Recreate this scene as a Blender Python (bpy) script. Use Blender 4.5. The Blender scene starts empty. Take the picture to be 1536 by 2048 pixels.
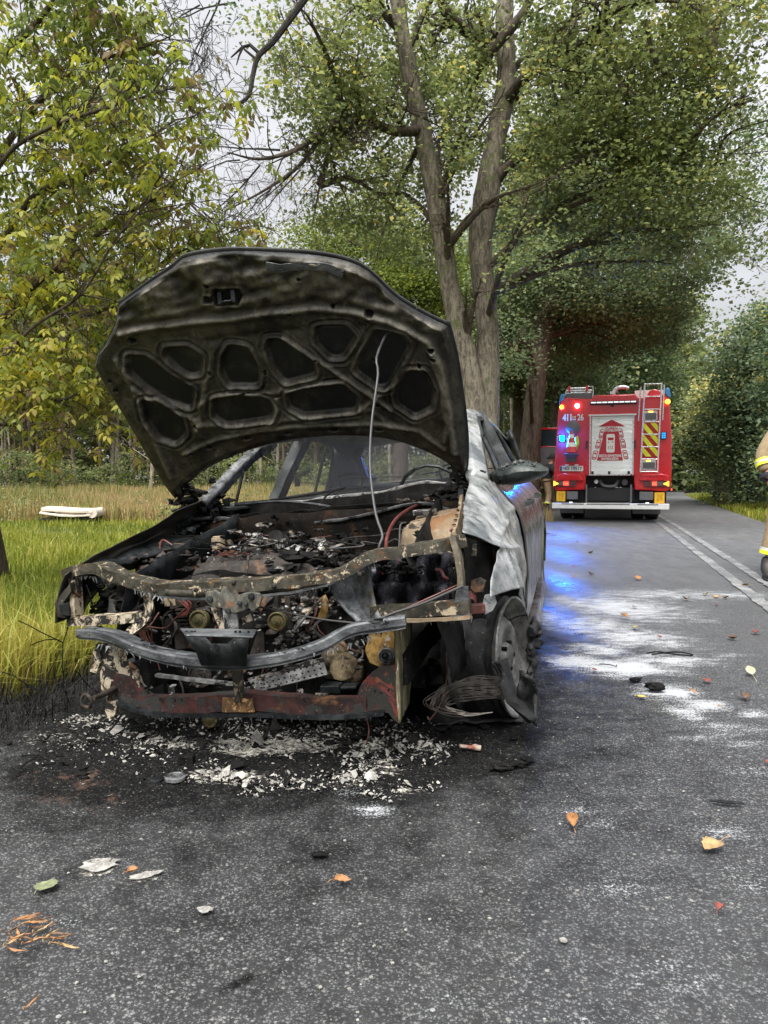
import bpy, bmesh, math, random
import numpy as np
from mathutils import Vector, Matrix, noise as mnoise
R = math.radians
random.seed(7); rng = np.random.default_rng(7)
scene = bpy.context.scene
COL = scene.collection

# ---------------------------------------------------------------- camera
CAM_H = 1.0; FPX = 1480.0; PITCH = math.atan(69/FPX)
cam_d = bpy.data.cameras.new('camera'); cam = bpy.data.objects.new('camera', cam_d); COL.objects.link(cam)
cam_d.sensor_fit = 'VERTICAL'; cam_d.sensor_height = 24.0; cam_d.lens = 24.0*FPX/2048
cam.location = (0, 0, CAM_H); cam.rotation_euler = (R(90)-PITCH, 0, 0)
cam_d.clip_start = 0.05; cam_d.clip_end = 2000
cam_d.dof.use_dof = False
scene.camera = cam
# ---------------------------------------------------------------- sky and sun
world = bpy.data.worlds.new('World'); scene.world = world; world.use_nodes = True
SUN_EL, SUN_AZ = 58, 200
def build_world():
    nt = world.node_tree; nt.nodes.clear(); N = nt.nodes.new; K = nt.links.new
    out = N('ShaderNodeOutputWorld'); bg = N('ShaderNodeBackground')
    sky = N('ShaderNodeTexSky'); sky.sky_type = 'NISHITA'; sky.sun_disc = False
    sky.sun_elevation = R(SUN_EL); sky.sun_rotation = R(SUN_AZ); sky.air_density = 1.0; sky.dust_density = 4.0
    sk = N('ShaderNodeVectorMath'); sk.operation = 'SCALE'; sk.inputs['Scale'].default_value = 0.10
    K(sky.outputs[0], sk.inputs[0])
    tc = N('ShaderNodeTexCoord'); sep = N('ShaderNodeSeparateXYZ'); K(tc.outputs['Generated'], sep.inputs[0])
    mp = N('ShaderNodeMapping'); mp.inputs['Scale'].default_value = (1.2, 1.2, 3.2); K(tc.outputs['Generated'], mp.inputs[0])
    nz = N('ShaderNodeTexNoise'); nz.inputs['Scale'].default_value = 2.2; nz.inputs['Detail'].default_value = 6; nz.inputs['Roughness'].default_value = .5
    K(mp.outputs[0], nz.inputs['Vector'])
    # overcast sky: brighter towards the zenith (1 + 2 sin e) / 3, with soft cloud structure
    mr = N('ShaderNodeMapRange'); mr.inputs['From Min'].default_value = 0; mr.inputs['From Max'].default_value = 1
    mr.inputs['To Min'].default_value = 0.33; mr.inputs['To Max'].default_value = 0.86; K(sep.outputs['Z'], mr.inputs['Value'])
    nr = N('ShaderNodeMapRange'); nr.inputs['From Min'].default_value = .32; nr.inputs['From Max'].default_value = .68
    nr.inputs['To Min'].default_value = .72; nr.inputs['To Max'].default_value = 1.12; K(nz.outputs['Fac'], nr.inputs['Value'])
    mul = N('ShaderNodeMath'); mul.operation = 'MULTIPLY'; K(mr.outputs[0], mul.inputs[0]); K(nr.outputs[0], mul.inputs[1])
    cl = N('ShaderNodeVectorMath'); cl.operation = 'SCALE'; cl.inputs[0].default_value = (0.955, 0.965, 1.0); K(mul.outputs[0], cl.inputs['Scale'])
    mix = N('ShaderNodeMix'); mix.data_type = 'RGBA'; mix.inputs['Factor'].default_value = 0.93
    K(sk.outputs[0], mix.inputs['A']); K(cl.outputs[0], mix.inputs['B'])
    K(mix.outputs['Result'], bg.inputs['Color']); bg.inputs['Strength'].default_value = 1.0; K(bg.outputs[0], out.inputs[0])
build_world()
sd = bpy.data.lights.new('sun', 'SUN'); sd.energy = 3.4; sd.angle = R(40); sd.color = (1.0, .97, .92)
sun = bpy.data.objects.new('sun', sd); COL.objects.link(sun); sun.rotation_euler = (R(90-SUN_EL), 0, R(180-SUN_AZ))
scene.view_settings.view_transform = 'Standard'; scene.view_settings.look = 'None'
scene.view_settings.gamma = 1; scene.view_settings.exposure = 1.0; scene.view_settings.use_curve_mapping = False
scene.cycles.max_bounces = 6; scene.cycles.transparent_max_bounces = 8
scene.cycles.diffuse_bounces = 3; scene.cycles.glossy_bounces = 3; scene.cycles.transmission_bounces = 4
scene.cycles.sample_clamp_indirect = 6; scene.cycles.caustics_reflective = False; scene.cycles.caustics_refractive = False

# ---------------------------------------------------------------- helpers
_f = np.array([0, math.cos(PITCH), -math.sin(PITCH)]); _u = np.array([0, math.sin(PITCH), math.cos(PITCH)])
CAMP = np.array([0, 0, CAM_H])
def ray(px, py): return _f + np.array([1., 0, 0])*(px-768)/FPX + _u*(1024-py)/FPX
def at(px, py, Y):
    r = ray(px, py); return CAMP + r*(Y/r[1])
def gnd(px, py, z=0.0):
    r = ray(px, py); return CAMP + r*((z-CAM_H)/r[2])

MATS = {}
def tag(o, label=None, cat=None, group=None, kind=None):
    if label: o['label'] = label
    if cat: o['category'] = cat
    if group: o['group'] = group
    if kind: o['kind'] = kind
    return o
def empty(name, loc=(0, 0, 0), rz=0, label=None, cat=None, group=None):
    o = bpy.data.objects.new(name, None); COL.objects.link(o); o.location = loc; o.rotation_euler = (0, 0, rz)
    o.empty_display_size = .1
    return tag(o, label, cat, group)
def link(name, me, parent=None, mat=None):
    o = bpy.data.objects.new(name, me); COL.objects.link(o)
    if parent is not None: o.parent = parent
    if mat is not None and not me.materials: me.materials.append(mat)
    return o
def np_mesh(name, V, Fq, mat=None, parent=None, smooth=False, attrs=None, pattrs=None):
    """V Nx3, Fq Mxk array of equal sized faces"""
    V = np.asarray(V, np.float32); Fq = np.asarray(Fq, np.int32)
    me = bpy.data.meshes.new(name); k = Fq.shape[1]; M = len(Fq)
    me.vertices.add(len(V)); me.vertices.foreach_set('co', V.ravel())
    me.loops.add(M*k); me.loops.foreach_set('vertex_index', Fq.ravel())
    me.polygons.add(M); me.polygons.foreach_set('loop_start', np.arange(0, M*k, k, dtype=np.int32))
    try: me.polygons.foreach_set('loop_total', np.full(M, k, np.int32))
    except Exception: pass
    if smooth: me.polygons.foreach_set('use_smooth', np.ones(M, bool))
    for kk, a in (attrs or {}).items():
        at_ = me.attributes.new(kk, 'FLOAT', 'FACE'); at_.data.foreach_set('value', np.asarray(a, np.float32))
    for kk, a in (pattrs or {}).items():
        at_ = me.attributes.new(kk, 'FLOAT', 'POINT'); at_.data.foreach_set('value', np.asarray(a, np.float32))
    me.update(calc_edges=True)
    return link(name, me, parent, mat)
def vnoise(p, s, seed=0): return mnoise.noise(Vector((p[0]*s+seed*7.3, p[1]*s-seed*3.1, p[2]*s+seed*1.7)))
class MB:
    def __init__(s): s.v = []; s.f = []
    def add(s, vs, fs):
        b = len(s.v); s.v += [tuple(map(float, q)) for q in vs]; s.f += [tuple(b+i for i in f) for f in fs]; return s
    def box(s, c, d, rot=None):
        c = Vector(c); M = rot if rot is not None else Matrix.Identity(3)
        vs = [c + M @ Vector((x*d[0]/2, y*d[1]/2, z*d[2]/2)) for x in (-1, 1) for y in (-1, 1) for z in (-1, 1)]
        return s.add(vs, [(0,1,3,2),(4,6,7,5),(0,4,5,1),(2,3,7,6),(0,2,6,4),(1,5,7,3)])
    def tube(s, pts, r, n=8, cap=True, closed=False):
        pts = [Vector(p) for p in pts]; m = len(pts)
        if m < 2: return s
        rs = r if isinstance(r, (list, tuple)) else [r]*m
        rings = []; pu = None
        for i, p in enumerate(pts):
            if closed: t = pts[(i+1) % m]-pts[i-1]
            else: t = pts[min(i+1, m-1)]-pts[max(i-1, 0)]
            if t.length < 1e-9: t = Vector((0, 0, 1))
            t.normalize()
            if pu is None: pu = Vector((0, 0, 1)) if abs(t.z) < .9 else Vector((1, 0, 0))
            a = t.cross(pu); 
            if a.length < 1e-6: a = t.cross(Vector((1, .3, 0)))
            a.normalize(); b = a.cross(t).normalized(); pu = b
            rings.append([p + (a*math.cos(2*math.pi*k/n)+b*math.sin(2*math.pi*k/n))*rs[i] for k in range(n)])
        vs = [q for g in rings for q in g]; fs = []
        last = m if closed else m-1
        for i in range(last):
            j = (i+1) % m
            for k in range(n): fs.append((i*n+k, i*n+(k+1) % n, j*n+(k+1) % n, j*n+k))
        if cap and not closed: fs += [tuple(range(n-1, -1, -1)), tuple((m-1)*n+k for k in range(n))]
        return s.add(vs, fs)
    def sweep(s, path, prof, upv=(0, 0, 1), closed_prof=True):
        path = [Vector(p) for p in path]; m = len(path); n = len(prof); vs = []; upv = Vector(upv)
        for i, p in enumerate(path):
            t = (path[min(i+1, m-1)]-path[max(i-1, 0)]).normalized(); a = t.cross(upv).normalized(); b = a.cross(t).normalized()
            sc = 1.0
            vs += [p + a*q[0]*sc + b*q[1]*sc for q in prof]
        fs = []
        for i in range(m-1):
            for k in range(n if closed_prof else n-1):
                fs.append((i*n+k, i*n+(k+1) % n, (i+1)*n+(k+1) % n, (i+1)*n+k))
        if closed_prof: fs += [tuple(range(n-1, -1, -1)), tuple((m-1)*n+k for k in range(n))]
        return s.add(vs, fs)
    def plate(s, pts, thick, nrm=None):
        """closed outline of 3-D points, extruded by thick along the plane normal"""
        P = [Vector(p) for p in pts]; n = len(P)
        if nrm is None:
            nrm = Vector((0, 0, 0)); c = sum(P, Vector())/n
            for i in range(n): nrm += (P[i]-c).cross(P[(i+1) % n]-c)
            nrm.normalize()
        nrm = Vector(nrm); h = nrm*thick/2
        vs = [p+h for p in P]+[p-h for p in P]
        fs = [tuple(range(n)), tuple(range(2*n-1, n-1, -1))]+[(i, n+i, n+(i+1) % n, (i+1) % n) for i in range(n)]
        return s.add(vs, fs)
    def cyl(s, a, b, r, n=20, r2=None): return s.tube([a, b], [r, r if r2 is None else r2], n)
    def lathe(s, c, ax, prof, n=32):
        """prof: list of (along axis, radius)"""
        c = Vector(c); ax = Vector(ax).normalized(); a = ax.orthogonal().normalized(); b = ax.cross(a); m = len(prof); vs = []
        for h, r in prof: vs += [c+ax*h+(a*math.cos(2*math.pi*k/n)+b*math.sin(2*math.pi*k/n))*r for k in range(n)]
        return s.add(vs, [(i*n+k, i*n+(k+1) % n, (i+1)*n+(k+1) % n, (i+1)*n+k) for i in range(m-1) for k in range(n)])
    def grid(s, G):
        m = len(G); n = len(G[0]); vs = [p for row in G for p in row]
        return s.add(vs, [(i*n+j, i*n+j+1, (i+1)*n+j+1, (i+1)*n+j) for i in range(m-1) for j in range(n-1)])
    def blob(s, c, r, seed=0, n=1, amp=.35, sc=(1, 1, 1)):
        bm = bmesh.new(); bmesh.ops.create_icosphere(bm, subdivisions=n, radius=1)
        vs = []
        for q in bm.verts:
            d = q.co*(1+amp*vnoise(q.co, 1.7, seed)+amp*.6*vnoise(q.co, 4, seed+3)); vs.append((c[0]+d.x*r*sc[0], c[1]+d.y*r*sc[1], c[2]+d.z*r*sc[2]))
        fs = [tuple(x.index for x in f.verts) for f in bm.faces]; bm.free(); return s.add(vs, fs)
    def build(s, name, mat, parent=None, smooth=False, rough=None, bevel=0, sub=0, solid=0, angle=40, cuts=0, offset=-1):
        me = bpy.data.meshes.new(name); me.from_pydata(s.v, [], s.f); me.update()
        bm = bmesh.new(); bm.from_mesh(me)
        if not solid: bmesh.ops.recalc_face_normals(bm, faces=bm.faces)
        if cuts:
            L = cuts
            for _ in range(5):
                es = [e for e in bm.edges if e.calc_length() > L]
                if not es: break
                bmesh.ops.subdivide_edges(bm, edges=es, cuts=1, use_grid_fill=True)
            bmesh.ops.triangulate(bm, faces=[f for f in bm.faces if len(f.verts) > 4])
        if rough:
            amp, sc, sd_ = rough
            for q in bm.verts:
                c = q.co.copy(); q.co += amp*(mnoise.noise_vector(c*sc+Vector((sd_*3.1, sd_*1.7, 0)))+.5*mnoise.noise_vector(c*sc*2.7+Vector((sd_, 5, 2))))
        if smooth:
            for f in bm.faces: f.smooth = True
        bm.to_mesh(me); bm.free()
        o = link(name, me, parent, mat)
        if solid:
            md = o.modifiers.new('solid', 'SOLIDIFY'); md.thickness = solid; md.offset = offset
        if bevel:
            md = o.modifiers.new('bevel', 'BEVEL'); md.width = bevel; md.segments = 2; md.limit_method = 'ANGLE'; md.angle_limit = R(35)
        if sub:
            md = o.modifiers.new('sub', 'SUBSURF'); md.levels = sub; md.render_levels = sub
        if smooth:
            try: me.set_sharp_from_angle(angle=R(angle))
            except Exception: pass
        return o
def smoothpath(pts, k=6):
    """Catmull-Rom through points"""
    P = [Vector(p) for p in pts]; out = []
    for i in range(len(P)-1):
        a = P[i-1] if i else P[0]*2-P[1]; b = P[i]; c = P[i+1]; d = P[i+2] if i+2 < len(P) else P[-1]*2-P[-2]
        for j in range(k):
            t = j/k; out.append(.5*((2*b)+(-a+c)*t+(2*a-5*b+4*c-d)*t*t+(-a+3*b-3*c+d)*t**3))
    out.append(P[-1]); return out
def interp(x, xs, ys): return float(np.interp(x, xs, ys))

# ---------------------------------------------------------------- materials
class NT:
    def __init__(s, name):
        m = bpy.data.materials.new(name); m.use_nodes = True; s.m = m; s.nt = m.node_tree; s.nt.nodes.clear()
        s.out = s.n('ShaderNodeOutputMaterial'); MATS[name] = m; s._tc = None
    def n(s, t, **kw):
        x = s.nt.nodes.new(t)
        for k, v in kw.items(): setattr(x, k, v)
        return x
    def l(s, a, b): s.nt.links.new(a, b)
    def setin(s, node, key, v):
        if hasattr(v, 'node') or isinstance(v, bpy.types.NodeSocket): s.l(v, node.inputs[key])
        else: node.inputs[key].default_value = v
    def tc(s, kind='Object'):
        if not s._tc: s._tc = s.n('ShaderNodeTexCoord')
        return s._tc.outputs[kind]
    def pos(s): return s.n('ShaderNodeNewGeometry').outputs['Position']
    def map(s, v, scale=(1, 1, 1), rot=(0, 0, 0), loc=(0, 0, 0)):
        x = s.n('ShaderNodeMapping'); s.l(v, x.inputs[0]); x.inputs['Scale'].default_value = scale; x.inputs['Rotation'].default_value = rot; x.inputs['Location'].default_value = loc; return x.outputs[0]
    def noise(s, v, scale, detail=4, rough=.55, dist=0):
        x = s.n('ShaderNodeTexNoise'); s.l(v, x.inputs['Vector']); x.inputs['Scale'].default_value = scale; x.inputs['Detail'].default_value = detail
        x.inputs['Roughness'].default_value = rough; x.inputs['Distortion'].default_value = dist; return x.outputs['Fac']
    def vor(s, v, scale, feat='F1', out='Distance'):
        x = s.n('ShaderNodeTexVoronoi', feature=feat); s.l(v, x.inputs['Vector']); x.inputs['Scale'].default_value = scale; return x.outputs[out]
    def step(s, v, a, b, lo=0., hi=1.):
        x = s.n('ShaderNodeMapRange'); x.interpolation_type = 'SMOOTHSTEP'; s.setin(x, 'Value', v)
        x.inputs['From Min'].default_value = a; x.inputs['From Max'].default_value = b; x.inputs['To Min'].default_value = lo; x.inputs['To Max'].default_value = hi; return x.outputs[0]
    def math(s, op, a, b=0.5):
        x = s.n('ShaderNodeMath', operation=op); s.setin(x, 0, a); s.setin(x, 1, b); return x.outputs[0]
    def mix(s, f, a, b):
        x = s.n('ShaderNodeMix', data_type='RGBA'); s.setin(x, 'Factor', f)
        for k, c in (('A', a), ('B', b)):
            if isinstance(c, (tuple, list)): x.inputs[k].default_value = (*c[:3], 1)
            else: s.l(c, x.inputs[k])
        return x.outputs['Result']
    def ramp(s, f, stops):
        x = s.n('ShaderNodeValToRGB'); s.l(f, x.inputs[0]); e = x.color_ramp.elements
        while len(e) < len(stops): e.new(.5)
        for q, (p, c) in zip(e, stops): q.position = p; q.color = (*c[:3], 1)
        return x.outputs[0]
    def attr(s, name): return s.n('ShaderNodeAttribute', attribute_name=name).outputs['Fac']
    def bump(s, h, st=.3, d=.01, nrm=None):
        x = s.n('ShaderNodeBump'); x.inputs['Strength'].default_value = st; x.inputs['Distance'].default_value = d; s.l(h, x.inputs['Height'])
        if nrm is not None: s.l(nrm, x.inputs['Normal'])
        return x.outputs[0]
    def bsdf(s, col, rough=.6, metal=0., nrm=None, **kw):
        b = s.n('ShaderNodeBsdfPrincipled')
        if isinstance(col, (tuple, list)): b.inputs['Base Color'].default_value = (*col[:3], 1)
        else: s.l(col, b.inputs['Base Color'])
        s.setin(b, 'Roughness', rough); s.setin(b, 'Metallic', metal)
        if nrm is not None: s.l(nrm, b.inputs['Normal'])
        for k, v in kw.items(): s.setin(b, k, v)
        return b.outputs[0]
    def done(s, sh): s.l(sh, s.out.inputs['Surface']); return s.m

def plain(name, col, rough=.5, metal=0., var=.15, scale=12, bump=.1, **kw):
    t = NT(name); v = t.tc(); n = t.noise(v, scale, 5)
    dark = tuple(c*(1-var) for c in col); lite = tuple(min(1, c*(1+var)) for c in col)
    c = t.mix(t.step(n, .3, .7), dark, lite); g = t.noise(v, scale*4, 3)
    c = t.mix(t.step(g, .62, .8, 0, .35*min(1, var*3)), c, tuple(x*.4+.03 for x in col))
    return t.done(t.bsdf(c, t.step(n, .3, .7, max(.02, rough-.1), min(1, rough+.1)), metal, t.bump(g, bump, .002), **kw))
def emis(name, col, st, base=None):
    t = NT(name); b = t.bsdf(base or col, .2); b_ = b.node
    b_.inputs['Emission Color'].default_value = (*col, 1); b_.inputs['Emission Strength'].default_value = st; return t.done(b)
def burnt(name, base, second, flake=None, fl=.62, rust=None, rl=.6, mid=.5, rough=.6, metal=.0, scale=7, bump=.5, spec=None, streak=(1, 1, 1)):
    """fire-damaged metal: soot and bared metal, flaking primer, rust"""
    t = NT(name); v = t.map(t.tc(), streak)
    a = t.noise(v, scale, 8, .65, .6); b = t.noise(v, scale*3.7, 8, .7, .3); c2 = t.noise(t.map(v, loc=(5, 3, 1)), scale*1.6, 9, .72, .8); g = t.noise(v, 120, 5, .78)
    col = t.mix(t.step(t.math('ADD', t.math('MULTIPLY', a, .65), t.math('MULTIPLY', b, .35)), mid-.09, mid+.13), base, second)
    if rust is not None: col = t.mix(t.step(t.noise(t.map(v, loc=(9, 1, 4)), scale*1.1, 7, .66, .4), rl-.06, rl+.05), col, rust)
    col = t.mix(t.step(g, .5, .75, 0, .45), col, tuple(x*.35 for x in base))
    h = t.math('ADD', t.math('MULTIPLY', b, .5), t.math('MULTIPLY', g, .4))
    if flake is not None:
        fm = t.step(c2, fl-.012, fl+.018); fcol = t.mix(t.noise(v, scale*5, 4), flake, tuple(x*.62 for x in flake))
        col = t.mix(fm, col, fcol); h = t.math('ADD', h, t.math('MULTIPLY', fm, .55))
    sp = t.step(t.noise(t.map(v, loc=(2, 8, 3)), 85, 3, .8), .655, .70, 0, .8)
    col = t.mix(sp, col, tuple(min(.5, x*2+.12) for x in second))
    ro = t.step(b, .3, .7, max(.05, rough-.15), min(1, rough+.18))
    return t.done(t.bsdf(col, ro, metal, t.bump(h, bump, .006), **{'Specular IOR Level': .35 if spec is None else spec}))

SOOT = (.012, .011, .010)
M_char = burnt('char_black', (.004, .004, .004), (.017, .0165, .016), rough=.7, spec=.12)
M_hood = burnt('hood_underside', (.014, .0125, .0105), (.060, .054, .043), flake=None, rust=(.035, .024, .014), rl=.60, rough=.42, metal=.25, scale=3.2, mid=.49, bump=.35)
M_hoodtop = burnt('hood_skin', (.010, .010, .010), (.035, .035, .034), flake=(.28, .25, .18), fl=.64, rough=.5, scale=5)
M_beam = burnt('radiator_beam', (.022, .020, .015), (.075, .068, .050), flake=(.50, .41, .28), fl=.575, rust=(.10, .05, .02), rl=.62, scale=13, rough=.55)
M_beige = burnt('scorched_primer', (.36, .30, .21), (.52, .46, .35), flake=(.02, .018, .016), fl=.505, rust=(.16, .075, .03), rl=.6, scale=14, rough=.75)
M_steel = burnt('bare_scorched_steel', (.05, .055, .06), (.185, .195, .20), flake=(.02, .02, .02), fl=.60, rough=.45, metal=.45, scale=9, bump=.9, streak=(1, .35, 1))
M_dksteel = burnt('dark_scorched_steel', (.010, .012, .013), (.045, .050, .053), flake=None, rough=.45, metal=.35, scale=8)
M_red = burnt('scorched_red_paint', (.045, .016, .013), (.19, .04, .032), flake=(.03, .028, .025), fl=.50, rust=(.22, .10, .04), rl=.63, scale=7, rough=.6)
M_xred = burnt('sooty_red_paint', (.016, .011, .010), (.085, .028, .024), flake=(.035, .036, .034), fl=.52, rust=(.16, .08, .035), rl=.64, scale=6, rough=.6)
M_tan = burnt('strut_tower_tan', (.20, .15, .095), (.42, .34, .23), flake=(.04, .035, .03), fl=.58, rust=(.20, .10, .045), rl=.60, scale=5, rough=.8)
M_ochre = burnt('rusty_ochre', (.16, .085, .02), (.42, .27, .08), flake=(.45, .41, .34), fl=.60, rust=(.07, .04, .02), rl=.6, scale=16, rough=.8)
M_wood = burnt('peeled_flange', (.05, .048, .025), (.24, .21, .11), flake=(.42, .38, .28), fl=.60, scale=14, rough=.8, streak=(1, 1, .25))
M_fender = burnt('bleached_fender', (.15, .165, .175), (.50, .51, .51), flake=(.075, .085, .085), fl=.60, rust=(.40, .38, .31), rl=.62, scale=5.5, rough=.36, metal=.4, bump=.25, streak=(1, 1, .8))
M_fenderR = burnt('charcoal_fender', (.018, .017, .015), (.085, .077, .062), rough=.45, metal=.3, scale=4, streak=(.4, 1, 1))
M_firewall = burnt('firewall', (.005, .0045, .004), (.016, .012, .009), rust=(.050, .026, .014), rl=.62, rough=.75, scale=4, spec=.12)
M_alu = burnt('melted_aluminium', (.10, .095, .09), (.42, .41, .39), flake=(.03, .028, .026), fl=.5, rust=(.22, .16, .09), rl=.6, scale=11, rough=.5, metal=.4)
M_engine = burnt('engine_brown', (.010, .009, .008), (.050, .040, .034), flake=(.38, .35, .31), fl=.68, rust=(.11, .06, .035), rl=.6, scale=8, rough=.6)
M_pillar = burnt('pillar_grey', (.07, .072, .074), (.30, .305, .31), flake=(.015, .015, .015), fl=.56, rough=.5, metal=.3, scale=7)
M_lens = burnt('melted_headlamp', (.010, .010, .013), (.045, .045, .055), flake=None, rust=(.13, .03, .02), rl=.70, rough=.22, scale=9, bump=.8)
M_wire = plain('copper_wire', (.11, .042, .030), .5, .3, .4, 40)
M_redwire = plain('red_hose', (.115, .026, .020), .5, 0, .3, 40)
M_rod = plain('prop_rod_grey', (.055, .055, .058), .5, .4, .3, 30)
M_cable = plain('burnt_cable', (.05, .048, .046), .7, .1, .4, 40)
M_olive = burnt('olive_pulley', (.05, .045, .018), (.15, .135, .055), rust=(.10, .06, .02), scale=20, rough=.6)
M_tyre = burnt('burnt_tyre', (.005, .005, .006), (.024, .025, .027), rough=.6, scale=10, bump=.7)
M_rim = burnt('scorched_rim', (.10, .10, .098), (.33, .325, .31), flake=(.03, .03, .03), fl=.60, rough=.42, metal=.55, scale=6)
M_beadwire = plain('bead_wire', (.075, .066, .058), .45, .6, .5, 30)

def door_mat():
    t = NT('scorched_silver_door'); v = t.tc(); a = t.noise(t.map(v, (1, 1, .5)), 3.5, 7, .6, .6); b = t.noise(t.map(v, (1.2, 1, .25)), 9, 8, .7)
    c = t.mix(t.step(a, .40, .62), (.055, .055, .058), (.26, .27, .28)); c = t.mix(t.step(b, .52, .66, 0, .8), c, (.14, .04, .04))  # red streaks: the fire engine's reflection put into the door colour
    c = t.mix(t.step(t.noise(v, 22, 5, .7), .60, .66, 0, .7), c, (.03, .03, .03))
    return t.done(t.bsdf(c, t.step(b, .3, .7, .12, .34), .65, t.bump(b, .12, .004)))
M_door = door_mat()
# ================================================================ SETTING
EDGE_Y = [-6, 0, 1.5, 3.0, 3.9, 6, 9, 12, 16, 25, 40]
EDGE_X = [-2.9, -2.35, -2.0, -1.62, -1.40, -.55, .75, 1.9, 3.35, 5.15, 10.0]
def xl(y): return np.interp(y, EDGE_Y, EDGE_X)
def xr(y): return 8.25+(np.asarray(y)-15.9)*.335
BEND = [(13, 40), (20, 56), (31, 71), (47, 84), (70, 94), (105, 100), (150, 103)]
def terrain(x, y):
    x = np.asarray(x, float); y = np.asarray(y, float)
    yy = np.clip(y, -6, 40); dl = xl(yy)-x; dr = x-xr(yy)
    z = np.full(np.broadcast(x, y).shape, -.06)
    s = np.clip(dl/.9, 0, 1); s = s*s*(3-2*s); z = np.where(dl > 0, -.02-.13*s*np.clip((14-y)/8, .25, 1), z)
    s2 = np.clip(dr/1.2, 0, 1); z = np.where(dr > 0, -.02+.06*s2, z)
    z = np.where(y > 41, -.06, z)
    return z + .02*np.sin(x*1.3+y*.7)*np.clip(np.maximum(dl, dr)-.4, 0, 1)
def build_ground():
    xs = np.concatenate([-np.geomspace(400, 9, 30), np.arange(-8.7, 9, .15), np.geomspace(9.2, 400, 40)])
    ys = np.concatenate([[-60, -30, -15], np.arange(-8, 20, .2), np.geomspace(20.5, 900, 60)])
    X, Y = np.meshgrid(xs, ys); Z = terrain(X, Y)
    V = np.stack([X, Y, Z], -1).reshape(-1, 3); n = len(xs); m = len(ys)
    I = (np.arange(m-1)[:, None]*n+np.arange(n-1)[None]).ravel(); Fq = np.stack([I, I+1, I+n+1, I+n], 1)
    t = NT('soil_and_turf'); p = t.pos(); a = t.noise(p, 1.2, 7, .65); b = t.noise(p, 14, 6, .7)
    c = t.mix(t.step(a, .35, .65), (.085, .10, .028), (.15, .15, .05)); c = t.mix(t.step(b, .45, .7, 0, .7), c, (.10, .075, .045))
    d = t.attr('bare'); c = t.mix(t.step(t.math('ADD', d, t.math('MULTIPLY', t.math('SUBTRACT', b, .5), .8)), .4, .6), c, (.24, .19, .14))
    e = t.attr('scorch'); c = t.mix(t.step(t.math('ADD', e, t.math('MULTIPLY', t.math('SUBTRACT', b, .5), .9)), .35, .6), c, (.022, .020, .018))
    m_ = t.done(t.bsdf(c, .9, 0, t.bump(b, .8, .04)))
    x, y = V[:, 0], V[:, 1]
    bare = np.exp(-((x+8.3)/2.2)**2-((y-13.6)/.9)**2)*1.2 + np.exp(-((x-xl(np.clip(y, -6, 40))+.1)/.3)**2)*(y > 6)*(y < 30)*.9
    sc = np.exp(-((x+1.5)/.5)**2-((y-2.8)/.9)**2)*1.8
    o = np_mesh('ground', V, Fq, m_, smooth=True, pattrs={'bare': bare, 'scorch': sc}); tag(o, kind='structure')
build_ground()

def blobs(x, y, L):
    s = np.zeros_like(x)
    for px, py, rx, ry, a in L:   # centre given where it lies in the view, radii in px of the photo
        c = gnd(px, py); c2 = gnd(px+rx, py); c3 = gnd(px, py-ry)
        wx = abs(c2[0]-c[0]); wy = abs(c3[1]-c[1])
        # positions follow lines that recede from the viewer's foot
        s = np.maximum(s, a*np.exp(-((x-c[0])/wx)**2-((y-c[1])/wy)**2))
    return s
POWDER = [(1150, 1205, 110, 22, .8), (1240, 1215, 150, 30, .95), (1330, 1190, 220, 14, .75), (1480, 1190, 90, 9, .8), (1180, 1250, 120, 26, .9), (1270, 1275, 130, 26, .95),
          (1160, 1325, 80, 18, 1.15), (1250, 1335, 120, 20, 1.25), (1340, 1320, 110, 16, 1.0), (1200, 1300, 90, 18, .9), (1340, 1385, 70, 20, 1.15), (1410, 1410, 60, 16, 1.05), (1370, 1425, 40, 22, .95), (1460, 1455, 90, 14, .75),
          (1510, 1428, 50, 8, 1.0), (1420, 1475, 120, 7, .6), (1480, 1490, 90, 8, .6), (1390, 1240, 70, 10, .55), (1450, 1310, 90, 10, .5), (1500, 1540, 60, 12, .6), (1080, 1230, 60, 26, .9), (1130, 1150, 60, 10, .5),
          (740, 1620, 60, 16, .9), (700, 1585, 60, 14, .55), (1180, 1630, 110, 40, .40), (1440, 1670, 90, 30, .48), (1500, 1760, 80, 40, .46), (1330, 1960, 120, 50, .48), (1180, 2030, 100, 40, .4), (1230, 1780, 120, 40, .42), (860, 2000, 120, 40, .36), (470, 1800, 80, 30, .42), (130, 1840, 80, 20, .4)]
SOOTB = [(620, 1490, 420, 85, 1.7), (300, 1530, 320, 80, 1.3), (150, 1590, 230, 80, .75), (500, 1400, 420, 120, 1.6), (900, 1330, 190, 120, 1.3), (1000, 1460, 110, 50, 1.1), (80, 1740, 200, 90, .32), (480, 1690, 300, 90, .30), (1020, 1530, 70, 16, .8), (820, 1560, 180, 70, .85), (1090, 1390, 60, 60, .7), (700, 1250, 500, 120, 1.2)]
ASHB = [(330, 1490, 90, 16, 1.1), (270, 1468, 70, 10, 1.0), (540, 1490, 130, 20, 1.5), (500, 1505, 80, 12, 1.3), (650, 1492, 60, 14, 1.2), (450, 1555, 85, 16, 1.4), (560, 1562, 80, 10, .9), (600, 1580, 60, 8, .85), (740, 1490, 60, 22, 1.0), (770, 1530, 60, 25, .95), (690, 1560, 60, 20, .9), (850, 1500, 60, 18, .85), (200, 1735, 34, 15, 1.9), (290, 1755, 27, 8, 1.5), (410, 1826, 16, 8, 1.5), (100, 1480, 120, 30, .6), (180, 1440, 60, 20, .8), (790, 1580, 90, 12, .7), (600, 1470, 300, 30, .62)]
BROWNB = [(170, 1560, 100, 30, .62), (215, 1615, 80, 40, .5), (110, 1600, 90, 26, .55), (60, 1560, 60, 26, .5)]
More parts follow.
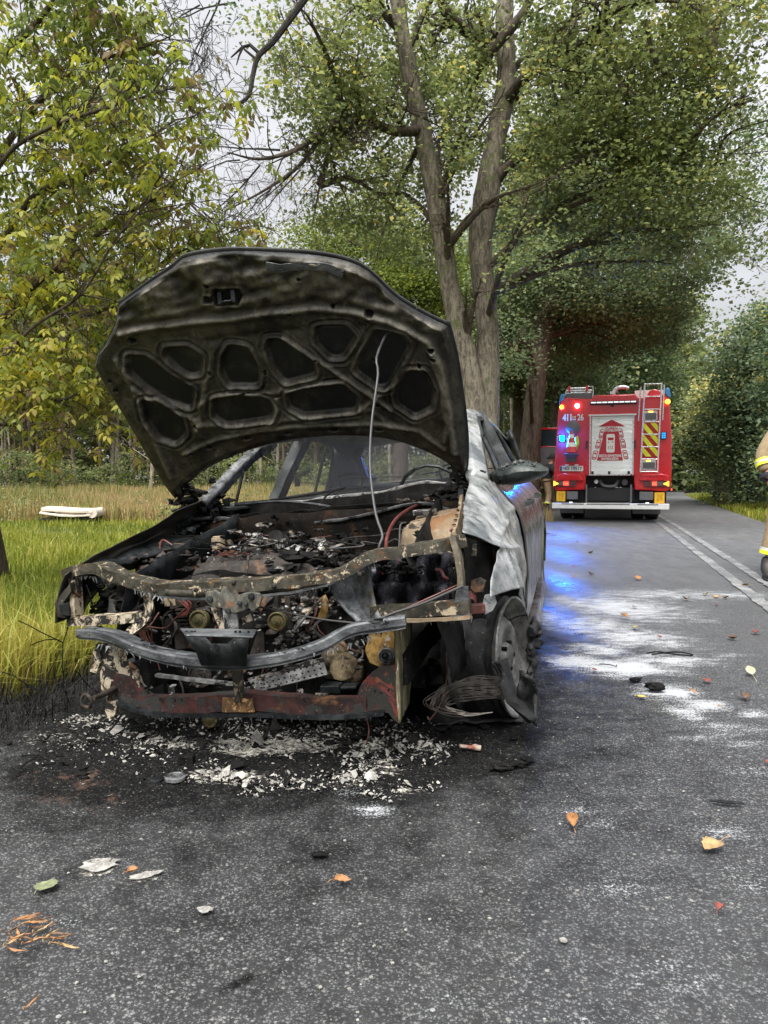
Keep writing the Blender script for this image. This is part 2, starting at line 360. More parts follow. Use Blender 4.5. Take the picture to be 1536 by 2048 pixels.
SOOTB += [(468, 1965, 20, 12, 1.3), (455, 1985, 12, 8, .9), (640, 1716, 14, 6, 1.2), (1005, 1545, 40, 7, 1.2), (1050, 1520, 30, 6, 1.1), (1040, 1480, 40, 10, .8)]
WETB = [(1105, 1070, 60, 12, 1.), (1125, 1110, 60, 24, .8), (1135, 1170, 62, 40, 1.), (1130, 1240, 62, 50, 1.1), (1120, 1320, 50, 46, .8)]
def road_material():
    t = NT('asphalt'); p = t.pos()
    wn = t.n('ShaderNodeTexNoise'); t.l(p, wn.inputs['Vector']); wn.inputs['Scale'].default_value = 160; wn.inputs['Detail'].default_value = 2
    wv = t.n('ShaderNodeVectorMath', operation='SCALE'); t.l(wn.outputs['Color'], wv.inputs[0]); wv.inputs['Scale'].default_value = .011
    wa = t.n('ShaderNodeVectorMath', operation='ADD'); t.l(p, wa.inputs[0]); t.l(wv.outputs[0], wa.inputs[1])
    v1 = t.n('ShaderNodeTexVoronoi', feature='F1'); t.l(wa.outputs[0], v1.inputs['Vector']); v1.inputs['Scale'].default_value = 135; v1.inputs['Randomness'].default_value = 1
    v2 = t.n('ShaderNodeTexVoronoi', feature='F1'); t.l(t.map(p, loc=(3, 2, 0)), v2.inputs['Vector']); v2.inputs['Scale'].default_value = 75
    big = t.noise(p, .7, 6, .6); med = t.noise(p, 7, 6, .65); fine = t.noise(p, 260, 3, .8)
    sep = t.n('ShaderNodeSeparateColor'); t.l(v1.outputs['Color'], sep.inputs[0]); rc = sep.outputs['Red']
    c = t.mix(rc, (.035, .037, .040), (.235, .24, .245))
    c = t.mix(t.step(v1.outputs['Distance'], .28, .52, 0, .88), c, (.013, .013, .014))
    c = t.mix(t.step(rc, .97, .985, 0, .5), c, (.28, .27, .25))
    sep2 = t.n('ShaderNodeSeparateColor'); t.l(v2.outputs['Color'], sep2.inputs[0])
    st = t.math('MULTIPLY', t.step(sep2.outputs['Green'], .986, .991), t.step(v2.outputs['Distance'], .42, .30))
    c = t.mix(t.math('MULTIPLY', st, .9), c, t.mix(sep2.outputs['Red'], (.30, .29, .25), (.45, .45, .43)))
    c = t.mix(t.step(big, .35, .7, 0, .30), c, (.11, .113, .115)); c = t.mix(t.step(t.noise(p, 26, 5, .75), .50, .66, 0, .6), c, (.022, .022, .023))
    far = t.attr('worn'); c = t.mix(t.math('MULTIPLY', far, .75), c, t.mix(t.step(t.noise(t.map(p, (1, .35, 1), (0, 0, R(-17))), 5, 7, .75), .35, .65), (.10, .103, .107), (.19, .193, .197)))
    h = t.math('ADD', t.step(v1.outputs['Distance'], .6, .1), t.math('MULTIPLY', fine, .25))
    # soot soaked area
    so = t.attr('soot'); sm = t.step(t.math('ADD', so, t.math('MULTIPLY', t.math('SUBTRACT', med, .5), .9)), .22, .85)
    sootc = t.mix(t.step(t.noise(p, 30, 6, .75), .52, .68), (.002, .002, .002), (.022, .021, .020))
    c = t.mix(t.math('MULTIPLY', sm, .86), c, sootc)
    br = t.attr('brown'); bm_ = t.step(t.math('ADD', br, t.math('MULTIPLY', t.math('SUBTRACT', t.noise(p, 18, 8, .8), .5), 2.4)), .45, .85, 0, .6)
    c = t.mix(bm_, c, (.12, .075, .055))
    # white extinguisher powder, caught in streaks between the stones
    pw = t.attr('powder'); stk = t.noise(t.map(p, (6, 15, 1), (0, 0, R(12))), 1, 7, .72); grain = t.noise(p, 120, 4, .8)
    pa = t.math('ADD', pw, t.math('ADD', t.math('MULTIPLY', t.math('SUBTRACT', stk, .50), 2.1), t.math('MULTIPLY', t.math('SUBTRACT', grain, .5), 2.6)))
    pa = t.math('ADD', pa, t.math('MULTIPLY', t.math('SUBTRACT', v1.outputs['Distance'], .35), -.5))
    pm = t.math('MULTIPLY', t.step(pa, .38, 1.0), t.step(pw, .05, .35))
    c = t.mix(t.math('MULTIPLY', pm, .82), c, (.50, .52, .54))
    # ash and melted residue flakes
    ash = t.attr('ash'); an = t.noise(t.map(p, (1, 1.8, 1)), 22, 8, .74, 1.2)
    am = t.step(t.math('ADD', ash, t.math('MULTIPLY', t.math('SUBTRACT', an, .53), 3.4)), .66, .82)
    am = t.math('MULTIPLY', am, t.step(ash, .12, .4))
    ac = t.mix(t.step(t.noise(p, 70, 5, .7), .4, .62), (.16, .145, .12), (.66, .64, .58))
    c = t.mix(am, c, ac)
    spk = t.math('MULTIPLY', t.step(t.noise(p, 95, 3, .7), .655, .69), t.step(so, .15, .5)); c = t.mix(t.math('MULTIPLY', spk, .8), c, (.36, .34, .29))
    wet = t.attr('wet')
    ro = t.math('SUBTRACT', .70, t.math('MULTIPLY', t.math('MULTIPLY', wet, t.step(med, .3, .6, .55, 1)), .50)); ro = t.math('ADD', ro, t.math('MULTIPLY', pm, .2))
    hh = t.math('ADD', t.math('MULTIPLY', h, t.math('SUBTRACT', 1.0, t.math('MULTIPLY', wet, .35))), t.math('ADD', t.math('MULTIPLY', am, .8), t.math('MULTIPLY', t.math('MULTIPLY', sm, t.noise(p, 40, 6, .7)), 1.6)))
    return t.done(t.bsdf(c, ro, 0, t.bump(hh, .6, .004), **{'Specular IOR Level': t.math('SUBTRACT', .5, t.math('MULTIPLY', sm, .42))}))
M_road = road_material()
def build_road():
    ys = list(np.arange(-6, 1.0, .3))+list(np.arange(1.0, 9, .035)); dy = .035
    while ys[-1] < 40: dy = min(dy*1.02, .8); ys.append(ys[-1]+dy)
    ys[-1] = 40.; rows = []; n = 190
    for y in ys:
        a, b = float(xl(y)), float(xr(y)); j = .05*math.sin(y*5.1)+.03*math.sin(y*13+1)
        rows.append([(a+j+(b-a-j)*(k/(n-1)), y) for k in range(n)])
    C_ = [Vector((p[0], p[1], 0)) for p in smoothpath([(p[0], p[1], 0) for p in BEND], 8)]
    for i, c in enumerate(C_[1:], 1):
        t_ = (C_[min(i+1, len(C_)-1)]-C_[i-1]).normalized(); nn = Vector((t_.y, -t_.x, 0))
        rows.append([tuple((c+nn*(-3.0+6.0*k/(n-1)))[:2]) for k in range(n)])
    A = np.array(rows); m = len(rows); x = A[..., 0].ravel(); y = A[..., 1].ravel()
    V = np.stack([x, y, np.zeros_like(x)], 1)
    V[:, 2] += .004*np.sin(x*2.1)*np.sin(y*1.7)
    I = (np.arange(m-1)[:, None]*n+np.arange(n-1)[None]).ravel(); Fq = np.stack([I, I+1, I+n+1, I+n], 1)
    near = y < 14
    at_ = {'powder': blobs(x, y, POWDER), 'soot': blobs(x, y, SOOTB), 'ash': blobs(x, y, ASHB), 'brown': blobs(x, y, BROWNB), 'wet': blobs(x, y, WETB), 'worn': np.clip((y-3.5)/9, 0, 1)*.9}
    for k in ('powder', 'soot', 'ash', 'brown', 'wet'): at_[k] = np.where(near, at_[k], 0)
    # the far end of the underside rests on soaked ground
    V[:, 2] += .012*at_['soot']*np.sin(x*31)*np.sin(y*27+x*9)*.5
    o = np_mesh('road', V, Fq, M_road, smooth=True, pattrs=at_); tag(o, kind='structure')
build_road()
def lane_lines():
    t = NT('worn_line_paint'); p = t.pos(); n1 = t.noise(p, 60, 6, .8); n2 = t.noise(p, 3, 5, .6)
    f = t.step(t.math('ADD', t.math('MULTIPLY', n1, .6), t.math('MULTIPLY', n2, .5)), .52, .60)
    c = t.mix(f, (.125, .128, .132), (.26, .265, .26)); m = t.done(t.bsdf(c, .7, 0, t.bump(n1, .3, .002)))
    cx = np.array([1.3, 3.46, 6.0, 8.55, 13.0]); cy = np.array([-.5, 6.9, 15.6, 24.7, 40.])
    for off in (-.14, .14):
        G = []
        for y in np.arange(3, 39, .06):
            x = np.interp(y, cy, cx)+off; w = .055; G.append([(x-w+rng.normal()*.007, y, .0085), (x+w+rng.normal()*.007, y, .0085)])
        o = MB().grid(G).build('lane_line', m); tag(o, kind='structure')
lane_lines()

# ---------------------------------------------------------------- leaves, grass
def leaf_mat(name, stops, trans=.45, rough=.55, spec=.3):
    t = NT(name); r = t.attr('tint'); c = t.ramp(r, stops); n = t.noise(t.pos(), .45, 3, .5)
    c = t.mix(t.step(n, .35, .7, 0, .35), c, stops[0][1])
    b = t.bsdf(c, rough, 0, **{'Specular IOR Level': spec}); tr = t.n('ShaderNodeBsdfTranslucent'); t.l(c, tr.inputs['Color'])
    hs = t.n('ShaderNodeHueSaturation'); hs.inputs['Value'].default_value = 1.5; hs.inputs['Saturation'].default_value = 1.1; t.l(c, hs.inputs['Color']); t.l(hs.outputs[0], tr.inputs['Color'])
    mx = t.n('ShaderNodeMixShader'); mx.inputs[0].default_value = trans; t.l(b, mx.inputs[1]); t.l(tr.outputs[0], mx.inputs[2]); return t.done(mx.outputs[0])
LM_ash = leaf_mat('ash_leaves', [(0, (0.078, 0.106, 0.034)), (.3, (0.202, 0.241, 0.050)), (.55, (0.381, 0.386, 0.067)), (.75, (0.515, 0.426, 0.078)), (.88, (0.224, 0.157, 0.067)), (1, (0.123, 0.078, 0.045))], .5)
LM_lin = leaf_mat('linden_leaves', [(0, (0.085, 0.110, 0.055)), (.35, (0.165, 0.201, 0.079)), (.65, (0.244, 0.275, 0.104)), (.88, (0.366, 0.354, 0.134)), (1, (0.512, 0.415, 0.122))], .5)
LM_dark = leaf_mat('dark_leaves', [(0, (0.075, 0.104, 0.059)), (.5, (0.163, 0.220, 0.114)), (.85, (0.327, 0.377, 0.180)), (1, (0.572, 0.505, 0.234))], .48)
LM_grn = leaf_mat('fresh_leaves', [(0, (.05, .075, .025)), (.5, (.13, .17, .04)), (.85, (.22, .25, .06)), (1, (.34, .32, .08))], .45)
LM_map = leaf_mat('maple_leaves', [(0, (0.063, 0.099, 0.063)), (.5, (0.131, 0.190, 0.109)), (.8, (0.248, 0.310, 0.148)), (.93, (0.656, 0.577, 0.230)), (1, (0.661, 0.605, 0.235))], .35)
LM_wood = leaf_mat('forest_leaves', [(0, (0.057, 0.081, 0.040)), (.45, (0.138, 0.172, 0.075)), (.8, (0.253, 0.287, 0.115)), (1, (0.414, 0.391, 0.149))], .45)
GM_grass = leaf_mat('grass_blades', [(0, (0.101, 0.134, 0.022)), (.35, (0.224, 0.263, 0.039)), (.65, (0.403, 0.381, 0.078)), (.85, (0.560, 0.470, 0.168)), (1, (0.403, 0.269, 0.101))], .35, .5)
GM_weed = leaf_mat('dry_weeds', [(0, (.12, .15, .04)), (.3, (.27, .26, .09)), (.5, (.44, .34, .17)), (.72, (.52, .36, .22)), (.9, (.32, .15, .10)), (1, (.20, .10, .07))], .3, .8, .1)
GM_burn = plain('charred_stalks', (.012, .011, .010), .8)

def leaves(name, Cn, size, tint, mat, parent=None, aspect=.5, droop=.35, kind=None):
    Cn = np.asarray(Cn, float); n = len(Cn); size = np.broadcast_to(size, n)
    nn = rng.normal(size=(n, 3))*.62; nn[:, 2] += 1; nn /= np.linalg.norm(nn, axis=1)[:, None]
    q = rng.normal(size=(n, 3)); q[:, 2] -= droop*1.5; s = np.cross(nn, q); s /= np.linalg.norm(s, axis=1)[:, None]+1e-9; d = np.cross(s, nn)
    L = size[:, None]*d; W = (size*aspect/2)[:, None]*s; H = (size*.10)[:, None]*nn
    V = np.empty((n, 4, 3)); V[:, 0] = Cn-L/2; V[:, 1] = Cn+W+H-L*.06; V[:, 2] = Cn+L/2; V[:, 3] = Cn-W+H-L*.06
    return_ = np_mesh(name, V.reshape(-1, 3), np.arange(4*n).reshape(n, 4), mat, parent, attrs={'tint': np.clip(tint, 0, 1)})
    if kind: return_['kind'] = kind
    return return_
def blades(name, P, h, w, tint, mat, lean=.35, kind='stuff', parent=None, wind=(0, 0)):
    P = np.asarray(P, float); n = len(P); h = np.broadcast_to(h, n); w = np.broadcast_to(w, n)
    a = rng.uniform(0, 2*np.pi, n); s = np.stack([np.cos(a), np.sin(a), 0*a], 1)*(w/2)[:, None]
    b = rng.uniform(0, 2*np.pi, n); l = np.abs(rng.normal(0, lean, n))*h; o = np.stack([np.cos(b)*l+wind[0]*h, np.sin(b)*l+wind[1]*h, 0*b], 1)
    up = np.stack([0*h, 0*h, h], 1); V = np.empty((n, 5, 3))
    V[:, 0] = P-s; V[:, 1] = P+s; mid = P+up*.58+o*.32; V[:, 2] = mid+s*.8; V[:, 3] = mid-s*.8; V[:, 4] = P+up*np.clip(1-l/h*.4, .5, 1)[:, None]+o
    i = np.arange(n)[:, None]*5; Fq = np.concatenate([i+[[0, 1, 2]], i+[[0, 2, 3]], i+[[3, 2, 4]]], 0)
    return_ = np_mesh(name, V.reshape(-1, 3), Fq, mat, parent, attrs={'tint': np.clip(np.tile(tint, 3), 0, 1)})
    if kind: return_['kind'] = kind
    return return_
def scatter(n, y0, y1, fx0, fx1, power=2.0):
    """points with density falling with distance; fx: functions of y giving x bounds"""
    u = rng.uniform(0, 1, n); y = y0*(y1/y0)**u
    a = fx0(y); b = fx1(y); x = a+(b-a)*rng.uniform(0, 1, n); ok = b > a; return x[ok], y[ok]
def patchy(x, y, s, k=0):
    return np.sin(x*s+k)*np.sin(y*s*1.1+k*2)+.6*np.sin(x*s*2.3+y*s*1.7+k)+.4*np.sin(x*s*.4-y*s*.6+k*3)

def build_grass():
    # turf left of the road, near and long
    x, y = scatter(125000, 2.4, 17, lambda y: -y*.62-.6, lambda y: xl(y)-.08+0*y)
    burnt_ = (np.exp(-((x+1.45)/.42)**2-((y-2.75)/.8)**2)*1.5 > rng.uniform(.2, .9, len(x))) | ((x > -2.4+.25*(y-3))*(y < 5.6)*(rng.uniform(0, 1, len(x)) < .8)*(x > -1.40-.06*(y-3.2)))
    track = np.exp(-((y-13.6+.05*(x+8))/.8)**2)*(x < -4.5) > rng.uniform(.15, 1.1, len(x))
    k = ~burnt_ & ~track; x, y = x[k], y[k]; pt = patchy(x, y, 1.3)
    h = (.14+.09*rng.uniform(0, 1, len(x))+.05*pt)*np.interp(y, [2.5, 5, 12, 17], [1.25, 1.05, .75, .6])*(1+.35*rng.normal(size=len(x))).clip(.5, 2.0); h = np.clip(h, .05, .6)
    tint = .36+.19*rng.normal(size=len(x))+.12*pt-.004*y+.16*np.exp(-((y-3.7)/1.2)**2)
    blades('grass', np.stack([x, y, terrain(x, y)-.01], 1), h, .0055+.0008*y, tint, GM_grass, .45)
    # verge beside the fire engine and right-hand verge
    x, y = scatter(26000, 7, 45, lambda y: xl(y)-3.5-.1*y, lambda y: xl(y)-.15)
    blades('verge_grass', np.stack([x, y, terrain(x, y)-.01], 1), rng.uniform(.08, .2, len(x)), .008+.0009*y, .35+.18*rng.normal(size=len(x)), GM_grass, .45)
    x, y = scatter(40000, 10, 60, lambda y: np.where(y < 40, xr(y)+.05, 16.5+(y-40)*.75), lambda y: xr(y)+6+y*.25)
    pt = patchy(x, y, .8, 2)
    blades('verge_grass', np.stack([x, y, terrain(x, y)-.01], 1), (.12+.07*pt*.5+rng.uniform(0, .12, len(x))).clip(.04), .009+.0010*y, .40+.17*rng.normal(size=len(x))+.06*pt, GM_grass, .45)
    # far side beyond the bend
    x, y = scatter(16000, 62, 140, lambda y: y*.30, lambda y: y*.62)
    blades('far_meadow_grass', np.stack([x, y, terrain(x, y)], 1), rng.uniform(.25, .6, len(x)), .12, .5+.2*rng.normal(size=len(x)), GM_grass, .4)
    # tall dry weeds of the clearing
    x, y = scatter(92000, 15.8, 46, lambda y: -y*.60-1, lambda y: y*.11+2)
    pt = patchy(x, y, .55, 1); k = (y > 17.2+.5*np.sin(x*1.1)+.0*x); x, y, pt = x[k], y[k], pt[k]
    h = (.42+.16*pt+.3*rng.uniform(0, 1, len(x))).clip(.12)*np.interp(y, [16, 19, 46], [.55, 1, 1.15])
    blades('dry_weeds', np.stack([x, y, terrain(x, y)], 1), h, .006+.0010*y, .47+.22*rng.normal(size=len(x))-.13*pt, GM_weed, .3)
    # low green bushes and herb leaves scattered through the weeds
    c = []
    for _ in range(190):
        yy = 16.5+28*rng.uniform()**1.1; xx = rng.uniform(-yy*.58, yy*.11+1); r = rng.uniform(.25, .7)
        c.append(np.array([xx, yy, .3*r+.15])+rng.normal(size=(130, 3))*np.array([r, r, r*.55])*.55)
    c = np.concatenate(c); c[:, 2] = np.abs(c[:, 2])
    leaves('low_bushes', c, rng.uniform(.05, .12, len(c)), .6+.25*rng.normal(size=len(c)), LM_wood, kind='stuff')
    # charred stalks of the burnt verge
    x = rng.normal(-1.5, .30, 2600); y = rng.normal(3.05, .45, 2600); k = (x < xl(y)+.25); x, y = x[k], y[k]
    blades('charred_grass', np.stack([x, y, terrain(x, y)-.02], 1), rng.uniform(.06, .30, len(x)), .004, .5+0*x, GM_burn, .9)
build_grass()

# ---------------------------------------------------------------- trees
def bark_mat(name, c0, c1, moss=(.10, .12, .04), ml=.62, sc=1.0):
    t = NT(name); v = t.tc(); st = t.map(v, (1, 1, .28)); w = t.noise(st, 14*sc, 8, .7, .8); b = t.noise(v, 3*sc, 6, .6); g = t.noise(v, 45, 4, .7)
    c = t.mix(t.step(w, .38, .62), c0, c1); c = t.mix(t.step(b, ml, ml+.08, 0, .7), c, moss); c = t.mix(t.step(g, .58, .66, 0, .55), c, tuple(min(.6, x*1.7+.03) for x in c1))
    return t.done(t.bsdf(c, .9, 0, t.bump(t.math('ADD', w, t.math('MULTIPLY', g, .3)), 1.0, .03)))
B_lin = bark_mat('lichen_bark', (.075, .062, .046), (.235, .205, .155), ml=.58)
B_dark = bark_mat('dark_bark', (.030, .023, .017), (.10, .075, .052), ml=.7)
B_black = bark_mat('black_twig_bark', (.012, .010, .009), (.04, .033, .028), ml=.8)
B_pale = bark_mat('pale_pole_bark', (.15, .13, .10), (.36, .31, .24), ml=.7)
B_pine = bark_mat('pine_bark', (.07, .045, .03), (.20, .135, .09), ml=.8)

def twigs(mb, p, d, L, r, depth, spread=.6, droop=.0, ends=None, nseg=4):
    d = Vector(d).normalized(); pts = [Vector(p)]
    for i in range(nseg):
        d = (d+Vector((rng.normal(), rng.normal(), rng.normal()))*.17+Vector((0, 0, -droop))).normalized(); pts.append(pts[-1]+d*L/nseg)
    mb.tube(pts, [max(.0025, r*(1-.55*i/nseg)) for i in range(nseg+1)], 5 if r < .03 else 7, cap=False)
    if ends is not None: ends += pts[2:]
    if depth > 0:
        for k in range(rng.integers(2, 5)):
            i = rng.integers(1, nseg+1); a = Vector((rng.normal(), rng.normal(), rng.normal()*.7)).normalized()
            twigs(mb, pts[i], d*(1-spread*.3)+a*spread*1.2, L*rng.uniform(.5, .75), r*.5, depth-1, spread, droop, ends, nseg)
def crown_points(ell, n, per=34, sig=.26, shell=.45):
    """leaf positions gathered in clumps inside ellipsoids (cx,cy,cz,rx,ry,rz,weight)"""
    W = np.array([e[6]*(e[3]*e[4]*e[5])**.62 for e in ell]); W /= W.sum(); out = []; tints = []
    for e, w in zip(ell, W):
        k = max(2, int(n*w/per)); d = rng.normal(size=(k, 3)); d /= np.linalg.norm(d, axis=1)[:, None]
        r = rng.uniform(shell, 1, k)**.5; c = np.array(e[:3])+d*r[:, None]*np.array(e[3:6])
        q = np.repeat(c, per, 0)+rng.normal(size=(k*per, 3))*np.array([1, 1, .42])*sig*np.repeat(rng.uniform(.55, 1.4, k), per)[:, None]
        out.append(q); tints.append(np.repeat(rng.normal(0, .20, k), per)+(q[:, 2]-e[2])/e[5]*.06)
    return np.concatenate(out), np.concatenate(tints)
def make_tree(name, label, trunks, limbs, ell, n, size, mat, bark, group=None, tint=.45, asp=.75, per=34, sig=.26, limb_bark=None, cat='tree', autolimb=True, tw=2, extra=None, droop=.3, clear=None):
    base = trunks[0][0][0]; rt = empty(name, base, 0, label, cat, group); B = Vector(base)
    mb = MB()
    for pts, rs in trunks:
        P = smoothpath([Vector(p)-B for p in pts], 6); rr = np.interp(np.linspace(0, 1, len(P)), np.linspace(0, 1, len(rs)), rs); mb.tube(P, list(rr), 18, cap=False)
    mb.build('trunk', bark, rt, True, rough=(.035*max(.4, trunks[0][1][0]*2), 3.0, 1))
    for pts, rs in limbs:
        l = MB(); P = smoothpath([Vector(p)-B for p in pts], 5); rr = np.interp(np.linspace(0, 1, len(P)), np.linspace(0, 1, len(rs)), rs); l.tube(P, list(rr), 10, cap=False)
        for i in range(3, len(P), 2):
            d = (P[i]-P[i-1]).normalized()+Vector((rng.normal(), rng.normal(), rng.normal()))*.7; twigs(l, P[i], d, float(rng.uniform(.5, 1.1)), float(rr[i])*.45, tw, .7)
        l.build('limb', limb_bark or bark, rt, True)
    if autolimb:
        l = MB(); T = [Vector(p)-B for pts, _ in list(trunks)+list(limbs) for p in smoothpath(pts, 3)]
        for e in ell:
            c = Vector(e[:3])-B; lower = [q for q in T if q.z < c.z+.3] or T; s = min(lower, key=lambda q: (q-c).length+.5*abs(q.z-c.z+1))
            if (s-c).length > 4.2: continue
            for _ in range(2):
                tgt = c+Vector((rng.normal()*e[3], rng.normal()*e[4], rng.normal()*e[5]))*.45; mid = (s+tgt)/2+Vector((0, 0, .25+.1*rng.normal()))
                P = smoothpath([s, mid, tgt], 5); l.tube(P, list(np.linspace(.07, .02, len(P))), 7, cap=False)
                for i in range(4, len(P), 2): twigs(l, P[i], (P[i]-P[i-1]).normalized(), float(min(e[3:6]))*.6, .018, 2, .9)
        l.build('branches', limb_bark or bark, rt, True)
    q, tt = crown_points(ell, n, per, sig)
    if clear is not None:   # the stems stay bare: few leaves just in front of them
        ok = np.ones(len(q), bool)
        for c in clear: ok &= ~((np.abs(q[:, 0]-c[0]*q[:, 1]/c[1]) < .27) & (np.abs(q[:, 2]-CAM_H-(c[2]-CAM_H)*q[:, 1]/c[1]) < .35) & (q[:, 1] < c[1]) & (rng.uniform(0, 1, len(q)) < .6))
        q = q[ok]; tt = tt[ok]
    if extra is not None: q = np.concatenate([q, extra]); tt = np.concatenate([tt, np.zeros(len(extra))])
    leaves('crown', q-np.array(B), rng.uniform(.7, 1.3, len(q))*size, tint+tt+rng.normal(0, .09, len(q)), mat, rt, asp, droop)
    return rt
def E_(px, py, Y, rpx, rpy, rd=None, w=1.0):
    c = at(px, py, Y); return (c[0], c[1], c[2], rpx*Y/FPX, rd if rd else (rpx+rpy)/2*Y/FPX, rpy*Y/FPX, w)
def A_(L): return [tuple(at(*p)) for p in L]

# big double-stemmed linden beside the road
def big_linden():
    Y = 14.2
    tA = A_([(958, 1064, Y), (955, 960, Y), (952, 850, Y), (942, 750, Y), (903, 590, Y), (882, 460, Y), (855, 310, Y), (822, 160, Y-.2), (796, 10, Y-.4), (770, -200, Y-.6)])
    tB = A_([(968, 1064, Y+.1), (972, 900, Y+.1), (975, 760, Y+.1), (974, 640, Y+.2), (960, 500, Y+.3), (972, 400, Y+.3), (990, 290, Y+.4), (1012, 170, Y+.5), (1010, 40, Y+.6), (1020, -200, Y+.8)])
    rA = [.34, .28, .25, .21, .19, .19, .18, .16, .14, .08]; rB = [.33, .26, .22, .21, .225, .25, .20, .19, .17, .11]
    L = [(A_([(856, 260, Y), (790, 262, Y-.4), (715, 238, Y-.8), (650, 262, Y-1.2), (590, 300, Y-1.6), (520, 318, Y-2), (455, 305, Y-2.3)]), [.10, .085, .07, .055, .04, .025, .01]),
         (A_([(650, 262, Y-1.2), (600, 330, Y-1.4), (530, 380, Y-1.6), (445, 425, Y-1.9)]), [.05, .035, .022, .008]),
         (A_([(720, 240, Y-.8), (660, 300, Y-.8), (640, 370, Y-1), (625, 450, Y-1)]), [.04, .03, .02, .008]),
         (A_([(1005, 215, Y+.5), (1045, 160, Y), (1110, 105, Y-.8), (1180, 75, Y-1.4), (1230, 20, Y-2), (1330, 0, Y-2.5), (1400, 20, Y-3)]), [.12, .10, .085, .07, .05, .035, .015]),
         (A_([(1100, 115, Y-.6), (1160, 95, Y-1), (1215, 78, Y-1.4)]), [.07, .055, .03]),
         (A_([(985, 370, Y+.3), (1020, 330, Y+.2), (1080, 300, Y), (1180, 280, Y-.6), (1290, 320, Y-1.2), (1400, 330, Y-1.6)]), [.11, .09, .07, .055, .03, .012]),
         (A_([(965, 90, Y+.4), (930, 60, Y+.3), (890, 20, Y), (870, -60, Y)]), [.12, .11, .10, .08]),
         (A_([(958, 150, Y+.4), (975, 110, Y+.2), (1050, 20, Y), (1080, -80, Y)]), [.13, .11, .08, .05]),
         (A_([(800, 60, Y-.3), (770, 30, Y-.6), (740, 0, Y-1), (720, -60, Y-1.4)]), [.08, .07, .06, .04]),
         (A_([(1290, 40, Y-2.3), (1310, 120, Y-2.2), (1345, 150, Y-2.1), (1420, 130, Y-2.2)]), [.035, .03, .022, .01]),
         (A_([(1430, 330, Y-1), (1455, 270, Y-1.4), (1536, 240, Y-1.8)]), [.03, .02, .01])]
    el = [E_(660, 230, Y-1, 90, 110, 1.2, .8), (*at(620, 100, Y-1.4), .9, 1.0, 1.2, .7), E_(740, 120, Y-1, 110, 120, 1.5, .9), E_(860, 60, Y, 130, 110, 1.6, 1), E_(700, 370, Y-.3, 110, 90, 1.3, .8), E_(800, 420, Y+1.2, 110, 110, 1.2, .9),
          E_(930, 250, Y-1.2, 100, 120, 1.0, .8), E_(1040, 200, Y+.8, 140, 130, 1.6, 1), E_(1100, 50, Y, 160, 100, 1.8, 1), E_(1250, 60, Y-1.5, 160, 110, 1.8, 1), E_(1150, 200, Y-1, 150, 110, 1.4, 1), E_(1280, 200, Y-1.4, 150, 120, 1.5, 1),
          E_(1400, 90, Y-2, 120, 110, 1.5, .8), E_(1200, 360, Y-.8, 150, 110, 1.5, 1.1), E_(1330, 390, Y-1.2, 120, 110, 1.4, 1.1), E_(1380, 250, Y-1.6, 120, 100, 1.4, .7), E_(1080, 380, Y+.5, 100, 110, 1.3, 1), E_(1020, 480, Y-1.5, 80, 90, .9, .6),
          E_(850, 460, Y-1, 70, 70, .8, .35), E_(940, 600, Y-1, 60, 60, .6, .14), E_(1260, 480, Y-.6, 110, 80, 1.2, .8), E_(1400, 440, Y-1, 80, 90, 1.1, .7), E_(640, 180, Y-.6, 110, 80, 1., .6), E_(1000, 350, Y-1.6, 90, 60, .8, .5),
          E_(880, 860, Y-2.5, 20, 30, .3, .0), E_(900, 180, Y+2, 150, 150, 1.4, .8), E_(800, 250, Y+2.2, 140, 130, 1.3, .8), E_(1470, 40, Y-2, 90, 110, 1.4, .5), E_(1490, 520, Y-1, 60, 70, 1., .35)]
    rt = make_tree('linden_tree', 'big old linden with two mottled grey stems rising behind the burnt car', [(tA, rA), (tB, rB)], L, [e for e in el if e[6] > 0], 70000, .084, LM_lin, B_lin, limb_bark=B_dark, tint=.47, tw=3, sig=.24, per=30, clear=[(s_[0], s_[1], s_[2]) for s_ in smoothpath(tA, 5)+smoothpath(tB, 5)])
    # bare dead twigs hanging out of the crown
    l = MB(); B = Vector(rt.location)
    for (px, py, d, Ln, r, dp) in [(560, 300, (-1, 0, -.1), 1.3, .02, 4), (520, 330, (-1, .1, -.35), 1.1, .018, 4), (480, 320, (-1, .2, .1), .9, .014, 4), (600, 340, (-.8, 0, -.7), 1.2, .016, 4), (540, 380, (-1, 0, -.5), .9, .012, 3),
                                (1240, 40, (.2, 0, -1), 1.5, .012, 3), (1260, 60, (.5, 0, -.9), 1.6, .012, 4), (1300, 280, (.7, 0, -.8), 1.5, .012, 4), (1420, 300, (1, 0, .1), 1.4, .014, 4), (1460, 380, (1, 0, -.2), 1.0, .012, 4), (1440, 330, (.8, 0, .7), 1.2, .014, 4), (1180, 300, (.4, -.2, -1), 1.8, .012, 4)]:
        twigs(l, Vector(at(px, py, 12.4))-B, d, Ln, r, dp, .75, .05)
    l.build('dead_twigs', B_black, rt, True)
    return rt
big_linden()

